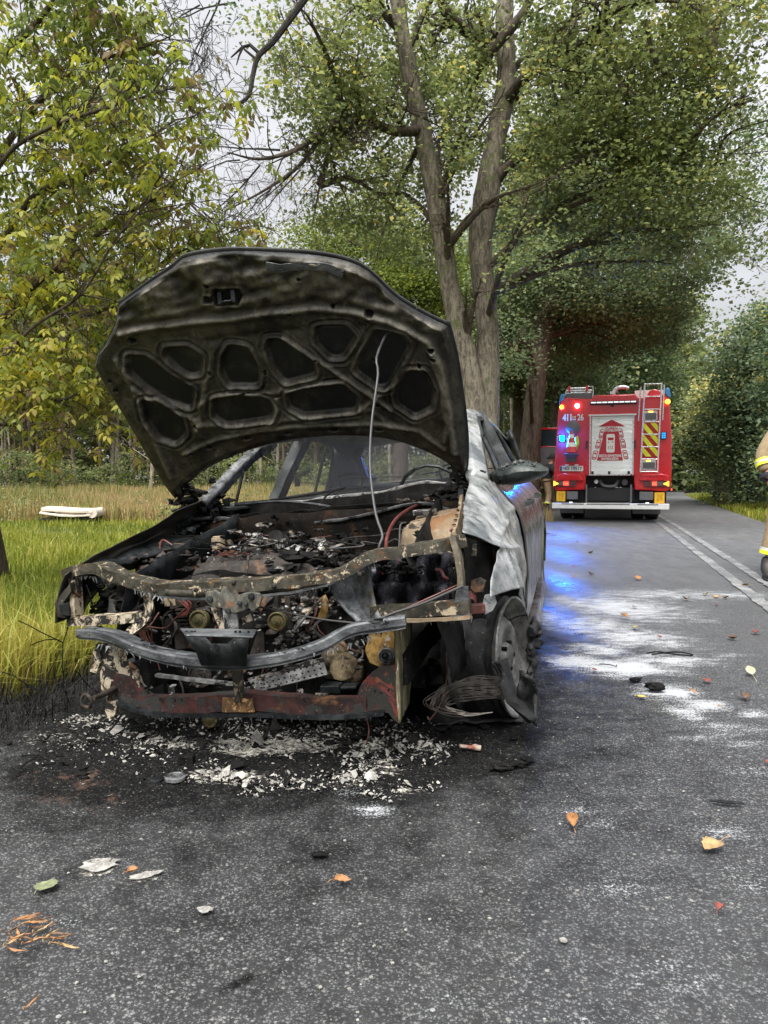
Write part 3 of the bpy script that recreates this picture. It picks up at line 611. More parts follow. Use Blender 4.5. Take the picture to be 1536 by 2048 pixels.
def overhanging_branch():
    Y = 8.5; p0 = A_([(720, -140, Y), (650, -60, Y), (608, 0, Y), (575, 45, Y), (545, 85, Y), (517, 112, Y), (506, 150, Y), (498, 190, Y), (478, 207, Y), (455, 212, Y), (440, 228, Y), (434, 240, Y)])
    B = Vector(p0[0]); rt = empty('hanging_branch', B, 0, 'black bare broken branch hanging down into the grey sky gap', 'branch')
    mb = MB(); P = [Vector(p)-B for p in p0]; mb.tube(smoothpath(P, 3), list(np.linspace(.05, .009, 34)), 8, cap=False)
    q = [Vector(p)-B for p in A_([(520, 108, Y), (500, 90, Y), (485, 94, Y), (462, 115, Y)])]; mb.tube(q, [.022, .02, .016, .008], 7); q = [Vector(p)-B for p in A_([(512, 118, Y), (490, 100, Y), (478, 84, Y)])]; mb.tube(q, [.016, .012, .005], 6)
    q = [Vector(p)-B for p in A_([(485, 96, Y), (478, 112, Y), (473, 130, Y)])]; mb.tube(q, [.014, .010, .006], 6)
    for i in range(2, 11): twigs(mb, P[i], (float(rng.normal()), .2, float(rng.normal())), .22, .005, 2, .8)
    mb.build('stem', B_black, rt, True)
    l = MB()
    for (px, py, d, Ln, r, dp) in [(560, 20, (.3, 0, -1), .8, .008, 3), (500, -20, (-1, 0, .1), .9, .02, 4), (470, 5, (-.8, 0, -.5), .8, .012, 4), (440, 0, (-.9, 0, -.9), .8, .012, 4), (420, 20, (-.3, 0, -1), .7, .008, 3), (400, 10, (-1, 0, -.4), .5, .01, 3)]:
        twigs(l, Vector(at(px, py, Y))-B, d, Ln, r, dp, .7, .10)
    l.build('twigs', B_black, rt, True)
    q = np.concatenate([at(px, py, Y)+rng.normal(size=(26, 3))*[.12, .2, .12] for px, py in [(450, 0), (500, 5), (540, 0), (430, 20), (460, 40)]])
    leaves('leaf_spray', q-np.array(B), .06, .3+.2*rng.normal(size=len(q)), LM_dark, rt, .5, kind='stuff')
overhanging_branch()

def other_trees():
    # dark tree behind, beside the fire engine
    Y = 22.5
    t1 = A_([(1056, 1024, Y), (1060, 900, Y), (1074, 760, Y), (1090, 640, Y), (1092, 560, Y), (1098, 450, Y), (1110, 330, Y), (1140, 160, Y), (1150, 0, Y)])
    lm = [(A_([(1092, 610, Y), (1115, 540, Y), (1135, 460, Y), (1165, 400, Y), (1230, 330, Y)]), [.22, .2, .17, .13, .06]), (A_([(1095, 640, Y), (1130, 590, Y), (1190, 530, Y), (1260, 470, Y), (1330, 440, Y)]), [.18, .16, .14, .10, .04]),
          (A_([(1088, 590, Y), (1075, 520, Y), (1080, 440, Y), (1060, 350, Y)]), [.14, .12, .10, .06]), (A_([(1170, 540, Y), (1250, 480, Y-.4), (1330, 480, Y-.8), (1400, 500, Y-1)]), [.08, .06, .04, .02])]
    el = [E_(1140, 560, Y, 150, 90, 2, 1), E_(1260, 560, Y-1, 150, 90, 2, 1), E_(1360, 500, Y-2, 90, 80, 2, .7), E_(1230, 430, Y+1, 170, 100, 2.5, 1), E_(1120, 420, Y+1, 140, 110, 2.5, 1), E_(1200, 660, Y+1.5, 130, 60, 2, 1), E_(1290, 650, Y+.5, 80, 50, 1.6, .9),
          E_(1130, 700, Y+2, 80, 60, 1.8, .8), E_(1040, 560, Y+1, 80, 80, 1.8, .7), E_(1010, 690, Y-1.5, 55, 70, 1.2, .35), E_(1200, 300, Y+2, 200, 100, 2.5, .8), E_(1440, 330, Y, 90, 120, 2, .5), E_(1480, 440, Y, 60, 60, 1.5, .4), E_(1060, 760, Y-2.5, 25, 30, .6, .12)]
    make_tree('broadleaf_tree', 'dark broad tree whose trunk stands left of the fire engine and spreads above it', [(t1, [.40, .31, .28, .27, .24, .2, .17, .13, .08])], lm, el, 88000, .105, LM_dark, B_dark, 'trees along the road', tint=.48, sig=.36)
    # trees further along the left of the road
    specs = [((1104, 30), 'very dark trunk close behind the dark broad tree, beside the cab door', .28, [E_(1110, 640, 30, 90, 90, 2.5, 1), E_(1150, 740, 30, 70, 60, 2, .8), (*at(1080, 540, 30), 2, 2, 2, .8)], 16000, LM_dark, .42),
             ((1030, 33), 'slim dark tree trunk between the big linden and the fire engine', .33, [E_(1010, 560, 33, 120, 130, 3, 1), E_(1060, 700, 33, 80, 100, 3, 1), (*at(960, 700, 33), 2, 2, 2.2, .7), E_(1130, 780, 35, 60, 60, 2.5, .8)], 30000, LM_dark, .45),
             ((1150, 40), 'dark tree directly behind the fire engine roof', .5, [E_(1180, 720, 40, 130, 90, 4, 1.1), E_(1250, 640, 40, 110, 90, 4, 1), E_(1120, 830, 41, 60, 80, 3, .8), E_(1290, 760, 42, 60, 80, 3, .9)], 36000, LM_dark, .42),
             ((1355, 58), 'far tree with a bare lower trunk right of the fire engine at the bend', .5, [E_(1330, 740, 58, 50, 90, 4, 1), E_(1290, 800, 60, 60, 80, 4, .9), E_(1365, 810, 60, 22, 60, 3, .9), E_(1340, 640, 58, 50, 60, 4, .8)], 24000, LM_lin, .55)]
    for (px, Y), lab, r, el, n, mt, ti in specs:
        zb = gnd_z(px, Y); top = max(e[2] for e in el); c = np.mean([e[0] for e in el])
        t = [zb, (zb[0]+.1, Y, top*.3), (zb[0]*.6+c*.4, Y, top*.62), (c, Y, top*.95)]
        make_tree('broadleaf_tree', lab, [(t, [r, r*.75, r*.5, r*.15])], [], el, n, .14+.0015*Y, mt, B_dark, 'trees along the road', tint=ti, sig=.5)
    # bright green maple seen over the bonnet
    Y = 27; b = gnd_z(800, Y); el = [E_(800, 620, Y, 110, 90, 2.2, 1), E_(720, 540, Y+1, 120, 80, 2.2, 1), E_(850, 540, Y, 90, 80, 2, 1), E_(640, 500, Y+2, 80, 60, 2, .7), E_(740, 440, Y+2, 100, 60, 2, .6), E_(870, 700, Y, 70, 90, 2, .8), E_(700, 680, Y+2, 120, 80, 2, .8)]
    make_tree('broadleaf_tree', 'bright green broadleaf tree showing over the open bonnet left of the linden', [([b, (b[0], Y, 3), (b[0]-.3, Y, 7), (b[0]-.6, Y, 9.5)], [.3, .25, .18, .06])], [], el, 46000, .12, LM_grn, B_dark, 'trees along the road', tint=.55, sig=.4)
    # right-hand side of the road
    R_ = [((1508, 26), 'dark green maple standing over the right-hand verge', .20, [E_(1500, 760, 26, 60, 80, 1.8, 1), E_(1560, 690, 26, 70, 80, 2.0, 1), E_(1570, 820, 26, 80, 90, 2.0, 1), E_(1470, 850, 26.5, 50, 60, 1.5, .9), E_(1540, 640, 27, 40, 40, 1.5, .6), E_(1580, 900, 25, 60, 60, 1.5, .8), E_(1500, 915, 26.5, 55, 45, 1.2, .8)], 34000, LM_map, .50, .13),
          ((1432, 31), 'smaller maple with yellow and orange tinted leaves beside the bend', .16, [E_(1425, 830, 30, 34, 50, 1.2, 1), E_(1405, 880, 30, 34, 42, 1.1, 1), E_(1440, 790, 31, 34, 40, 1.3, .8), E_(1445, 925, 31, 36, 26, 1.2, .9)], 15000, LM_map, .84, .14),
          ((1560, 21), 'leafy tree at the right edge of the picture behind the firefighter', .2, [E_(1610, 760, 21, 70, 120, 1.6, 1), E_(1610, 900, 21, 80, 80, 1.6, 1), E_(1560, 960, 21, 40, 40, .8, .5)], 15000, LM_map, .48, .12)]
    for (px, Y), lab, r, el, n, mt, ti, sz in R_:
        zb = gnd_z(px, Y); top = max(e[2] for e in el); c = np.mean([e[0] for e in el])
        t = [zb, (zb[0]+.05, Y, top*.3), (zb[0]*.6+c*.4, Y, top*.62), (c, Y, top*.95)]
        make_tree('maple_tree', lab, [(t, [r, r*.8, r*.5, r*.15])], [], el, n, sz, mt, B_dark, 'trees on the right of the road', tint=ti, sig=.36)
    # shrub at their feet
    c = []
    for px, py, Yq, r in [(1450, 985, 27, .7), (1480, 990, 26, .8), (1515, 985, 26, .8), (1540, 990, 25, .9), (1490, 960, 27, 1.0), (1530, 955, 27, 1.1), (1440, 960, 28, .8)]:
        p = at(px, py, Yq); p[2] = max(p[2], .45); c.append(p+rng.normal(size=(900, 3))*np.array([r, r, r*.7])*.55)
    c = np.concatenate(c); c[:, 2] = np.abs(c[:, 2]); p0 = at(1490, 1008, 26); rt = empty('shrub', (p0[0], 26, 0), 0, 'low dark shrub growing at the foot of the right-hand maples', 'shrub')
    leaves('foliage', c-np.array([p0[0], 26, 0]), .09, .5+.2*rng.normal(size=len(c)), LM_map, rt, .6); mb = MB()
    for _ in range(14): twigs(mb, (rng.normal()*.7, rng.normal()*.4, 0), (rng.normal()*.4, rng.normal()*.4, 1), 1.1, .018, 1)
    mb.build('stems', B_dark, rt, True)
    # distant tree line past the bend
    c, tt = crown_points([(x, y, z, 6, 5, 4, 1) for x, y, z in [(60, 150, 3), (72, 150, 4), (50, 155, 4), (84, 145, 4), (40, 160, 4), (95, 140, 4), (30, 165, 5)]], 9000, 30, 1.1)
    c[:, 2] = np.abs(c[:, 2]); leaves('distant_tree_line', c, .8, .4+tt+.15*rng.normal(size=len(c)), LM_dark, kind='stuff')
def gnd_z(px, Y):
    x = (px-768)/FPX*Y; return (x, Y, float(terrain(np.array([x]), np.array([Y]))[0])-.05)
other_trees()

def ash_tree():
    """near tree on the left: stem just outside the frame, long leafy sprays"""
    Y = 5.6; base = (-4.17, 7.9, float(terrain(np.array([-4.17]), np.array([7.9]))[0])-.05)
    t = [base, (-4.12, 7.6, .5), (-3.75, 6.5, 1.3), (-3.3, 5.8, 2.2), (-3.05, 5.5, 3.3), (-3.0, 5.4, 4.6), (-2.9, 5.4, 6.0)]
    rt = empty('ash_tree', base, 0, 'near ash tree with yellowing green leaves hanging in from the left edge', 'tree'); B = Vector(base)
    mb = MB(); P = smoothpath([Vector(p)-B for p in t], 6); mb.tube(P, list(np.linspace(.16, .05, len(P))), 14, cap=False); mb.build('trunk', B_dark, rt, True, rough=(.012, 5, 2))
    limbs = [([(-3.1, 5.55, 2.3), *A_([(60, 400, 5.5), (150, 360, 5.3), (260, 300, 5.1), (350, 240, 5.0)])], .028), ([(-3.05, 5.5, 3.0), *A_([(80, 200, 5.4), (180, 130, 5.2), (300, 90, 5)])], .028),
             ([(-3.1, 5.55, 1.8), *A_([(20, 620, 5.5), (130, 520, 5.3), (250, 430, 5.2), (350, 390, 5.1), (420, 450, 5.0)])], .026), ([(-3.1, 5.55, 1.5), *A_([(40, 700, 5.5), (150, 640, 5.3), (250, 600, 5.2), (330, 520, 5.1), (420, 480, 5.1)])], .022),
             ([(-3.0, 5.45, 3.8), *A_([(60, 60, 5.4), (130, -20, 5.2), (240, -60, 5)])], .03), ([(-3.1, 5.55, 1.4), *A_([(40, 780, 5.2), (120, 800, 5.0), (190, 760, 4.9), (240, 700, 4.9)])], .015),
             ([(-3.1, 5.5, 2.0), *A_([(110, 560, 5.8), (160, 420, 5.9), (170, 300, 6), (200, 150, 6)])], .03), ([(-3.1, 5.5, 1.6), *A_([(60, 660, 5.0), (160, 590, 4.8), (230, 480, 4.7), (300, 400, 4.6)])], .014),
             ([(-3.1, 5.5, 2.6), *A_([(0, 330, 4.8), (90, 260, 4.6), (200, 220, 4.5), (330, 180, 4.5)])], .018), ([(-3.1, 5.5, 1.5), *A_([(20, 850, 5.8), (130, 800, 6.0), (220, 760, 6.1), (300, 730, 6.1)])], .016)]
    ends = []
    for pts, r in limbs:
        l = MB(); P = smoothpath([Vector(p)-B for p in pts], 5); l.tube(P, list(np.linspace(r, r*.25, len(P))), 8, cap=False)
        for i in range(3, len(P)):
            ends.append(P[i]); en = []
            d = (P[i]-P[i-1]).normalized()+Vector((rng.normal(), rng.normal(), rng.normal()))*.8; twigs(l, P[i], d, float(rng.uniform(.22, .5)), .006, 2, .8, .03, en); ends += en
        l.build('limb', B_dark, rt, True)
    E = np.array([tuple(e) for e in ends])+np.array(B)
    # pinnate leaves: pairs of leaflets along a drooping stalk
    Lc = []; tn = []
    z1 = [E_(100, 100, 5.4, 190, 160, .7), E_(250, 180, 5.2, 130, 170, .6), E_(120, 350, 5.4, 190, 150, .7), E_(280, 380, 5.1, 110, 130, .5), E_(110, 560, 5.4, 180, 130, .7), E_(300, 560, 5.2, 120, 70, .4), E_(100, 740, 5.3, 170, 90, .6), E_(390, 470, 5.1, 60, 40, .2), E_(250, 40, 5.1, 110, 90, .5), E_(-100, 400, 5.5, 150, 450, .8)]
    pts = []
    for e, k in zip(z1, [470, 210, 360, 120, 310, 110, 430, 50, 150, 290]):
        d = rng.normal(size=(k, 3)); d /= np.linalg.norm(d, axis=1)[:, None]; pts.append(np.array(e[:3])+d*(rng.uniform(0, 1, (k, 1))**.45)*np.array(e[3:6]))
    pts = np.concatenate(pts+[E[rng.integers(0, len(E), 1500)]+rng.normal(size=(1500, 3))*.05])
    st = MB(); V = []; Fq = []; T = []
    for p in pts:
        if rng.uniform() < .10 and p[2] > 3.6: continue
        a = rng.uniform(0, 2*np.pi); d = np.array([np.cos(a), np.sin(a), -rng.uniform(.2, 1.2)]); d /= np.linalg.norm(d); side = np.cross(d, [0, 0, 1.]); side /= np.linalg.norm(side); up = np.cross(side, d)
        L = rng.uniform(.10, .18); base_t = .40+.17*rng.normal(); brown = rng.uniform() < .10
        lo = (2.6-p[2])*.04
        n = rng.integers(2, 4)
        for j in range(2*n+1):
            f = 1 if j == 2*n else (j//2+1)/(n+.6); sgn = 0 if j == 2*n else (1 if j % 2 else -1)
            q = p+d*L*f; dd = d*(1 if sgn == 0 else .5)+side*sgn*.85+np.array([0, 0, -.35])+rng.normal(size=3)*.15; dd /= np.linalg.norm(dd)
            s = np.cross(dd, up+rng.normal(size=3)*.45); s /= np.linalg.norm(s)+1e-9; nn = np.cross(s, dd); l = rng.uniform(.042, .072); w = l*rng.uniform(.17, .25)
            b = len(V); V += [q, q+dd*l*.35+s*w+nn*l*.06, q+dd*l*.35-s*w+nn*l*.06, q+dd*l*.7+s*w*.7-nn*l*.02, q+dd*l*.7-s*w*.7-nn*l*.02, q+dd*l-nn*l*.10]
            Fq += [(b, b+1, b+2), (b+2, b+1, b+3), (b+2, b+3, b+4), (b+4, b+3, b+5)]
            tv = np.clip((rng.uniform(.82, 1) if brown else base_t+.08*rng.normal()+lo*3), 0, 1); T += [tv]*4
    V = np.array(V)-np.array(B)
    np_mesh('crown', V, np.array(Fq), LM_ash, rt, attrs={'tint': T})
ash_tree()

# ---------------------------------------------------------------- forest behind the clearing
def forest():
    protos = []
    for k in range(5):
        h = rng.uniform(9, 13); mb = MB(); P = [(0, 0, 0)]; 
        for i in range(6): P.append((P[-1][0]+rng.normal()*.09, P[-1][1]+rng.normal()*.09, h*(i+1)/6))
        r = rng.uniform(.055, .12); mb.tube(smoothpath(P, 3), list(np.linspace(r, .02, 19)), 8, cap=False)
        for i in range(9): z = rng.uniform(1.5, h*.9); mb.tube([(0, 0, z), (rng.normal()*.5, rng.normal()*.5, z+rng.uniform(.1, .5)), (rng.normal()*.9, rng.normal()*.9, z+rng.uniform(.3, 1.2))], [.02, .014, .004], 4, cap=False)
        me = mb.build('proto', [B_pale, B_pine, B_pale, B_dark, B_pale][k], None, True); tm = me.data; bpy.data.objects.remove(me)
        q, tt = crown_points([(0, 0, h*.80, 1.3, 1.3, h*.22, 1), (0, 0, h*.55, .9, .9, h*.2, .35)], 2600, 26, .3); o = leaves('c', q, .17, .45+tt+.15*rng.normal(size=len(q)), LM_wood); cm = o.data; bpy.data.objects.remove(o)
        protos.append((tm, cm))
    kinds = ['slender pale-stemmed tree of the forest edge', 'slender reddish pine stem of the forest edge', 'thin pale pole tree of the forest edge', 'thin dark-stemmed tree of the forest edge', 'slender leaning pale tree of the forest edge']
    spots = []
    for px in (157, 45, 58, 112, 122, 205, 265, 62, 300, 232, 18): spots.append((px, rng.uniform(33, 40)))
    for i in range(74): spots.append((-60+i*15.5+rng.uniform(-7, 7), rng.uniform(38, 54)))
    for i, (px, Y) in enumerate(spots):
        k = 0 if i == 0 else int(rng.integers(0, 5)); x, y, z = gnd_z(px, Y); sc = rng.uniform(.85, 1.2)
        lab = ('crooked pale pole trunk standing out in front of the dark forest' if i == 0 else kinds[k])
        t = empty('forest_tree', (x, y, z), float(rng.uniform(0, 6.28)), lab, 'tree', None if i == 0 else 'slender trees of the forest edge, '+kinds[k].split(' of ')[0])
        if i == 0: sc = 1.25; 
        t.scale = (sc, sc, sc*rng.uniform(.9, 1.15)); link('trunk', protos[k][0], t); link('crown', protos[k][1], t)
    # the wood behind, one mass
    n = 150000; x = rng.uniform(-46, 34, n); y = 49+20*rng.uniform(0, 1, n)**.9; zt = 10.5+2.2*np.sin(x*.31)+1.5*np.sin(x*.83+1)-(x > 12)*2; z = zt*rng.uniform(0, 1, n)**.8
    pt = patchy(x, z*1.6+y*.5, .8); k = pt+rng.normal(size=n)*.7 > -.75; x, y, z, pt = x[k], y[k], z[k], pt[k]
    leaves('forest_understorey', np.stack([x, y, z], 1), rng.uniform(.28, .62, len(x)), .36+.13*pt+.16*rng.normal(size=len(x))+.015*z, LM_wood, kind='stuff', aspect=.7)
    # young firs and bushes at the edge of the wood
    for j, (px, Y, h, w) in enumerate([(90, 34, 2.4, 1.6), (210, 36, 2.0, 1.6), (300, 37, 3.2, 1.8), (30, 33, 2.6, 1.6), (480, 38, 2.6, 2), (700, 38, 2.4, 2), (790, 40, 3, 2.2), (860, 39, 2.6, 1.8), (590, 40, 2.6, 1.6), (360, 39, 2.2, 1.6)]):
        b = gnd_z(px, Y); rt = empty('bush', b, 0, ['round green bush at the foot of the forest left of the pale pole trunk', 'small bush right of the pale pole trunk', 'tall light green bush seen between forest and bonnet edge', 'leafy bush at the far left of the clearing', 'bush seen through the front door opening of the burnt car', 'bush seen through the rear door opening of the burnt car', 'bush seen at the left of the rear window opening', 'bush seen at the right of the rear window opening', 'bush seen behind the middle pillar of the burnt car', 'bush seen below the lower bonnet corner'][j], 'bush', 'bushes at the forest edge')
        q, tt = crown_points([(0, 0, h*.45, w, w*.7, h*.45, 1)], 2600, 20, .2); q[:, 2] = np.abs(q[:, 2]); leaves('foliage', q, .13, .55+tt+.15*rng.normal(size=len(q)), LM_wood, rt, .6)
        mb = MB()
        for _ in range(8): twigs(mb, (rng.normal()*.3, rng.normal()*.3, 0), (rng.normal()*.4, rng.normal()*.4, 1), h*.6, .02, 1)
        mb.build('stems', B_dark, rt, True)
forest()
# ================================================================ BURNT CAR
def car_frame():
    psi, rho, pit = R(14), R(5.1), R(.8)
    F = np.array([-math.sin(psi), -math.cos(psi), 0]); L = np.array([math.cos(psi), -math.sin(psi), 0]); U = np.array([0, 0, 1.])
    L2 = L*math.cos(rho)+U*math.sin(rho); U2 = U*math.cos(rho)-L*math.sin(rho)
    F2 = F*math.cos(pit)-U2*math.sin(pit); U3 = U2*math.cos(pit)+F*math.sin(pit); M = np.array([F2, L2, U3])
    return M, np.array([.572, 3.012, 0])-np.array([0, .86, 0])@M
CM, CO = car_frame()
car = empty('burnt_car', (0, 0, 0), 0, 'burnt-out silver saloon car with its bonnet propped open at the roadside', 'car')
car.matrix_world = Matrix([[CM[0][i], CM[1][i], CM[2][i], CO[i]] for i in range(3)]+[[0, 0, 0, 1]])
def cax(px, py, ax, val):
    r = CM @ ray(px, py); c = CM @ (CAMP-CO); t = (val-c[ax])/r[ax]; return Vector(c+t*r)
cu = lambda px, py, u: cax(px, py, 0, u)
cv = lambda px, py, v: cax(px, py, 1, v)
cw = lambda px, py, w: cax(px, py, 2, w)
def PU(L, u=None): return [cu(p[0], p[1], p[2] if len(p) > 2 else u) for p in L]
def part(mb, name, mat, label=None, **kw):
    o = mb.build(name, mat, kw.pop('parent', car), **kw)
    if label: o['label'] = label
    return o
def rect(a, b, ca=0, cb=0): return [(ca-a/2, cb-b/2), (ca+a/2, cb-b/2), (ca+a/2, cb+b/2), (ca-a/2, cb+b/2)]
# -------- bonnet
HU, HW, HT = -.42, 1.03, R(54)
HD = np.array([math.cos(HT), 0, math.sin(HT)]); HN = np.array([-math.sin(HT), 0, math.cos(HT)]); H0 = np.array([HU, 0, HW])
def hood_g(s, v): return .045*(1-(np.asarray(v)/.8)**2)-.30*np.maximum(0, np.asarray(s)-.80)**2-.012*np.sin(np.asarray(v)*3+1)
def hood_pt(s, v, off=0.0):
    g = hood_g(s, v)+off; return H0+np.multiply.outer(s, HD)+np.multiply.outer(v, np.array([0, 1., 0]))+np.multiply.outer(g, HN)
def hood_px(px, py, off=0.0):
    r = CM @ ray(px, py); c = CM @ (CAMP-CO); g = 0.
    for _ in range(8):
        t = ((H0+HN*(g+off)-c) @ HN)/(r @ HN); q = c+t*r-H0; s, v = q @ HD, q[1]; g = float(hood_g(s, v))
    return (s, v)
def poly_sdf(P, S, V):
    P = np.array(P); d = np.full(S.shape, 1e9); ins = np.zeros(S.shape, bool); n = len(P)
    for i in range(n):
        a, b = P[i], P[(i+1) % n]; e = b-a; w0, w1 = S-a[0], V-a[1]; t = np.clip((w0*e[0]+w1*e[1])/(e@e), 0, 1)
        d = np.minimum(d, np.hypot(w0-e[0]*t, w1-e[1]*t)); c1 = (a[1] > V) != (b[1] > V)
        with np.errstate(divide='ignore', invalid='ignore'): ins ^= c1 & (S < (b[0]-a[0])*(V-a[1])/(b[1]-a[1])+a[0])
    return np.where(ins, -d, d)
def sstep(a, b, x): t = np.clip((x-a)/(b-a), 0, 1); return t*t*(3-2*t)
def C2(X, Y): return (170+X*.5208, 480+Y*.5208)
def build_hood():
    def crv(L, n, sub=4):
        P = [Vector((*hood_px(*p), 0)) for p in L]; P = smoothpath(P, sub) if sub else P
        ds = np.cumsum([0]+[(P[i+1]-P[i]).length for i in range(len(P)-1)]); t = np.linspace(0, ds[-1], n); A = np.array([(p.x, p.y) for p in P]); return np.stack([np.interp(t, ds, A[:, 0]), np.interp(t, ds, A[:, 1])], 1)
    n, m = 300, 230
    rear = crv([(352, 996), (366, 975), (400, 945), (450, 917), (520, 892), (580, 878), (640, 871), (700, 869), (760, 873), (810, 884), (850, 899), (885, 917), (912, 937), (930, 955)], n)
    front = crv([(240, 607), (300, 564), (346, 534), (366, 516), (400, 507), (440, 502), (480, 500), (540, 502), (600, 505), (650, 511), (700, 522), (738, 541), (770, 572), (800, 598), (850, 628), (896, 650)], n, 2)
    left = crv([(352, 996), (328, 965), (290, 900), (240, 815), (191, 732), (212, 690), (232, 650), (236, 625), (240, 607)], m, 2)
    right = crv([(930, 955), (934, 920), (932, 860), (925, 790), (914, 720), (905, 680), (896, 650)], m, 3)
    a = np.linspace(0, 1, m)[:, None, None]; b = np.linspace(0, 1, n)[None, :, None]
    Q = (1-a)*rear[None]+a*front[None]+(1-b)*left[:, None]+b*right[:, None]-((1-a)*(1-b)*rear[0]+(1-a)*b*rear[-1]+a*(1-b)*front[0]+a*b*front[-1])
    S, V = Q[..., 0], Q[..., 1]
    pockets = [[(185,445),(240,450),(330,515),(415,565),(405,625),(330,600),(250,550),(190,495)], [(330,415),(400,412),(445,440),(440,495),(405,500),(360,470),(328,435)], [(570,408),(625,415),(665,490),(662,538),(565,538),(545,500),(550,440)],
               [(720,385),(760,385),(870,460),(878,500),(775,525),(745,490),(715,410)], [(905,340),(1000,335),(1030,365),(985,430),(950,430),(905,385)], [(1130,350),(1220,370),(1235,400),(1160,540),(1130,545),(1055,490),(1080,430)],
               [(1250,505),(1300,505),(1330,570),(1320,630),(1270,655),(1210,615),(1205,580)], [(515,610),(600,595),(700,610),(722,640),(715,665),(550,690),(512,665)], [(795,590),(860,570),(990,555),(1040,600),(1035,635),(850,652),(800,630)], [(240,615),(290,620),(370,670),(385,730),(350,762),(300,745),(255,680)]]
    rel = np.full(S.shape, .022); pk = np.zeros(S.shape)
    for k, P in enumerate(pockets):
        d = poly_sdf([hood_px(*C2(*p)) for p in P], S, V)-.010
        for _ in range(5):
            d = (d+np.roll(d, 1, 0)+np.roll(d, -1, 0))/3; d = (d+np.roll(d, 1, 1)+np.roll(d, -1, 1))/3
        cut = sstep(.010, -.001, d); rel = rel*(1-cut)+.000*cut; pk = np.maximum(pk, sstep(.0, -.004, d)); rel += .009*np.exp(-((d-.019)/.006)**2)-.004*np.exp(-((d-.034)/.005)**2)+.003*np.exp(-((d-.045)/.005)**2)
    def seg(L):
        P = [hood_px(*C2(*p)) for p in L]; d = np.full(S.shape, 1e9)
        for i in range(len(P)-1):
            a_, b_ = np.array(P[i]), np.array(P[i+1]); e = b_-a_; w0, w1 = S-a_[0], V-a_[1]; t = np.clip((w0*e[0]+w1*e[1])/(e@e), 0, 1); d = np.minimum(d, np.hypot(w0-e[0]*t, w1-e[1]*t))
        return d
    free = 1-pk
    for L, h, w in [([(770,360),(900,450),(1040,545),(1180,640)], .010, .012), ([(500,400),(470,560),(440,720)], .008, .016), ([(430,635),(500,585),(740,575),(860,545),(1000,530)], .006, .012), ([(740,600),(745,640),(720,690)], .008, .014), ([(200,560),(300,620),(430,680)], .010, .014),
                    ([(440,700),(640,700),(850,670),(1100,640),(1180,700)], .007, .016), ([(1180,545),(1120,600),(1060,640)], .007, .012), ([(480,380),(700,350),(860,330),(1000,310),(1100,340)], -.006, .02),
                    ([(150,350),(200,335),(350,312),(560,292),(720,268),(900,250),(1050,268),(1180,305),(1320,380),(1370,480),(1400,640),(1420,800)], .017, .016), ([(130,450),(200,560),(250,700),(310,830),(340,900)], .010, .014), ([(1330,420),(1370,560),(1390,700),(1380,760)], .010, .012), ([(390,810),(480,765),(640,725),(800,705),(960,697),(1140,695),(1280,720),(1380,790)], .009, .014)]:
        rel += 1.35*free*h*np.exp(-(seg(L)/w)**2)
    # the deeper nose section beyond the cross ridge
    ridge = [hood_px(*C2(*p)) for p in [(100,350),(200,335),(350,312),(560,292),(720,268),(900,250),(1050,268),(1180,305),(1340,390)]]
    sr = np.interp(V, [q[1] for q in ridge], [q[0] for q in ridge]); nose = sstep(.02, .07, S-sr); rel += nose*.012
    for P, dp in [([(505,180),(600,178),(610,200),(600,232),(520,235),(500,212)], .05), ([(470,207),(498,207),(498,228),(470,228)], .03)]:
        d = poly_sdf([hood_px(*C2(*p)) for p in P], S, V); rel -= dp*sstep(.004, -.004, d); rel += .006*np.exp(-((d-.01)/.006)**2); pk = np.maximum(pk, sstep(0, -.003, d))
    holes = [(485,785,12,7),(628,750,15,6),(787,730,15,6),(958,717,16,6),(1133,715,15,6),(1230,720,8,5),(105,533,7,5),(128,567,8,6),(190,375,15,11),(1097,268,14,13),(1330,408,12,8),(1337,442,11,8),(957,240,6,8),(415,810,7,5),(488,500,4,9),(695,500,4,9),(435,703,5,9),(745,590,12,3),(610,578,14,2),(1130,625,12,4),(1285,470,5,9),(830,135,6,6),(480,160,9,9),(790,275,8,8),(890,450,5,5),(1110,460,6,6)]
    for X, Y, rx, ry in holes:
        c = hood_px(*C2(X, Y)); cx_ = hood_px(*C2(X+rx, Y)); cy_ = hood_px(*C2(X, Y-ry)); a_ = abs(cx_[1]-c[1])+.001; b_ = abs(cy_[0]-c[0])+.001
        dd = np.hypot((V-c[1])/a_, (S-c[0])/b_); rel -= .03*sstep(1.15, .85, dd); rel += .003*np.exp(-((dd-1.4)/.25)**2); pk = np.maximum(pk, sstep(1.05, .9, dd))
    # long slots in the nose, dents, folded hem at the rim
    nz = np.array([[mnoise.noise(Vector((S[i, j]*9, V[i, j]*7, 3)))+.6*mnoise.noise(Vector((S[i, j]*26, V[i, j]*18, 9))) for j in range(0, n, 2)] for i in range(0, m, 2)])
    nz = np.kron(nz, np.ones((2, 2)))[:m, :n]; k5 = np.ones(3)/3; nz = np.apply_along_axis(lambda q: np.convolve(q, k5, 'same'), 0, nz); nz = np.apply_along_axis(lambda q: np.convolve(q, k5, 'same'), 1, nz)
    rel += nz*(.004+.026*nose)*free
    ed = np.minimum(np.minimum(a[..., 0], 1-a[..., 0])*1.05, np.minimum(b[..., 0], 1-b[..., 0])*1.45)+0*S
    rel = rel*sstep(.004, .035, ed)+.012*np.exp(-((ed-.012)/.010)**2)
    pk = np.maximum(pk, sstep(.016, .006, ed)); rib_hl = np.clip((rel-.026)/.012, 0, 1)*(1-pk)  # raised ribs carry a highlight painted into their colour
    P = hood_pt(S, V)-rel[..., None]*HN-.006*HN
    I = (np.arange(m-1)[:, None]*n+np.arange(n-1)[None]).ravel(); Fq = np.stack([I, I+1, I+n+1, I+n], 1)
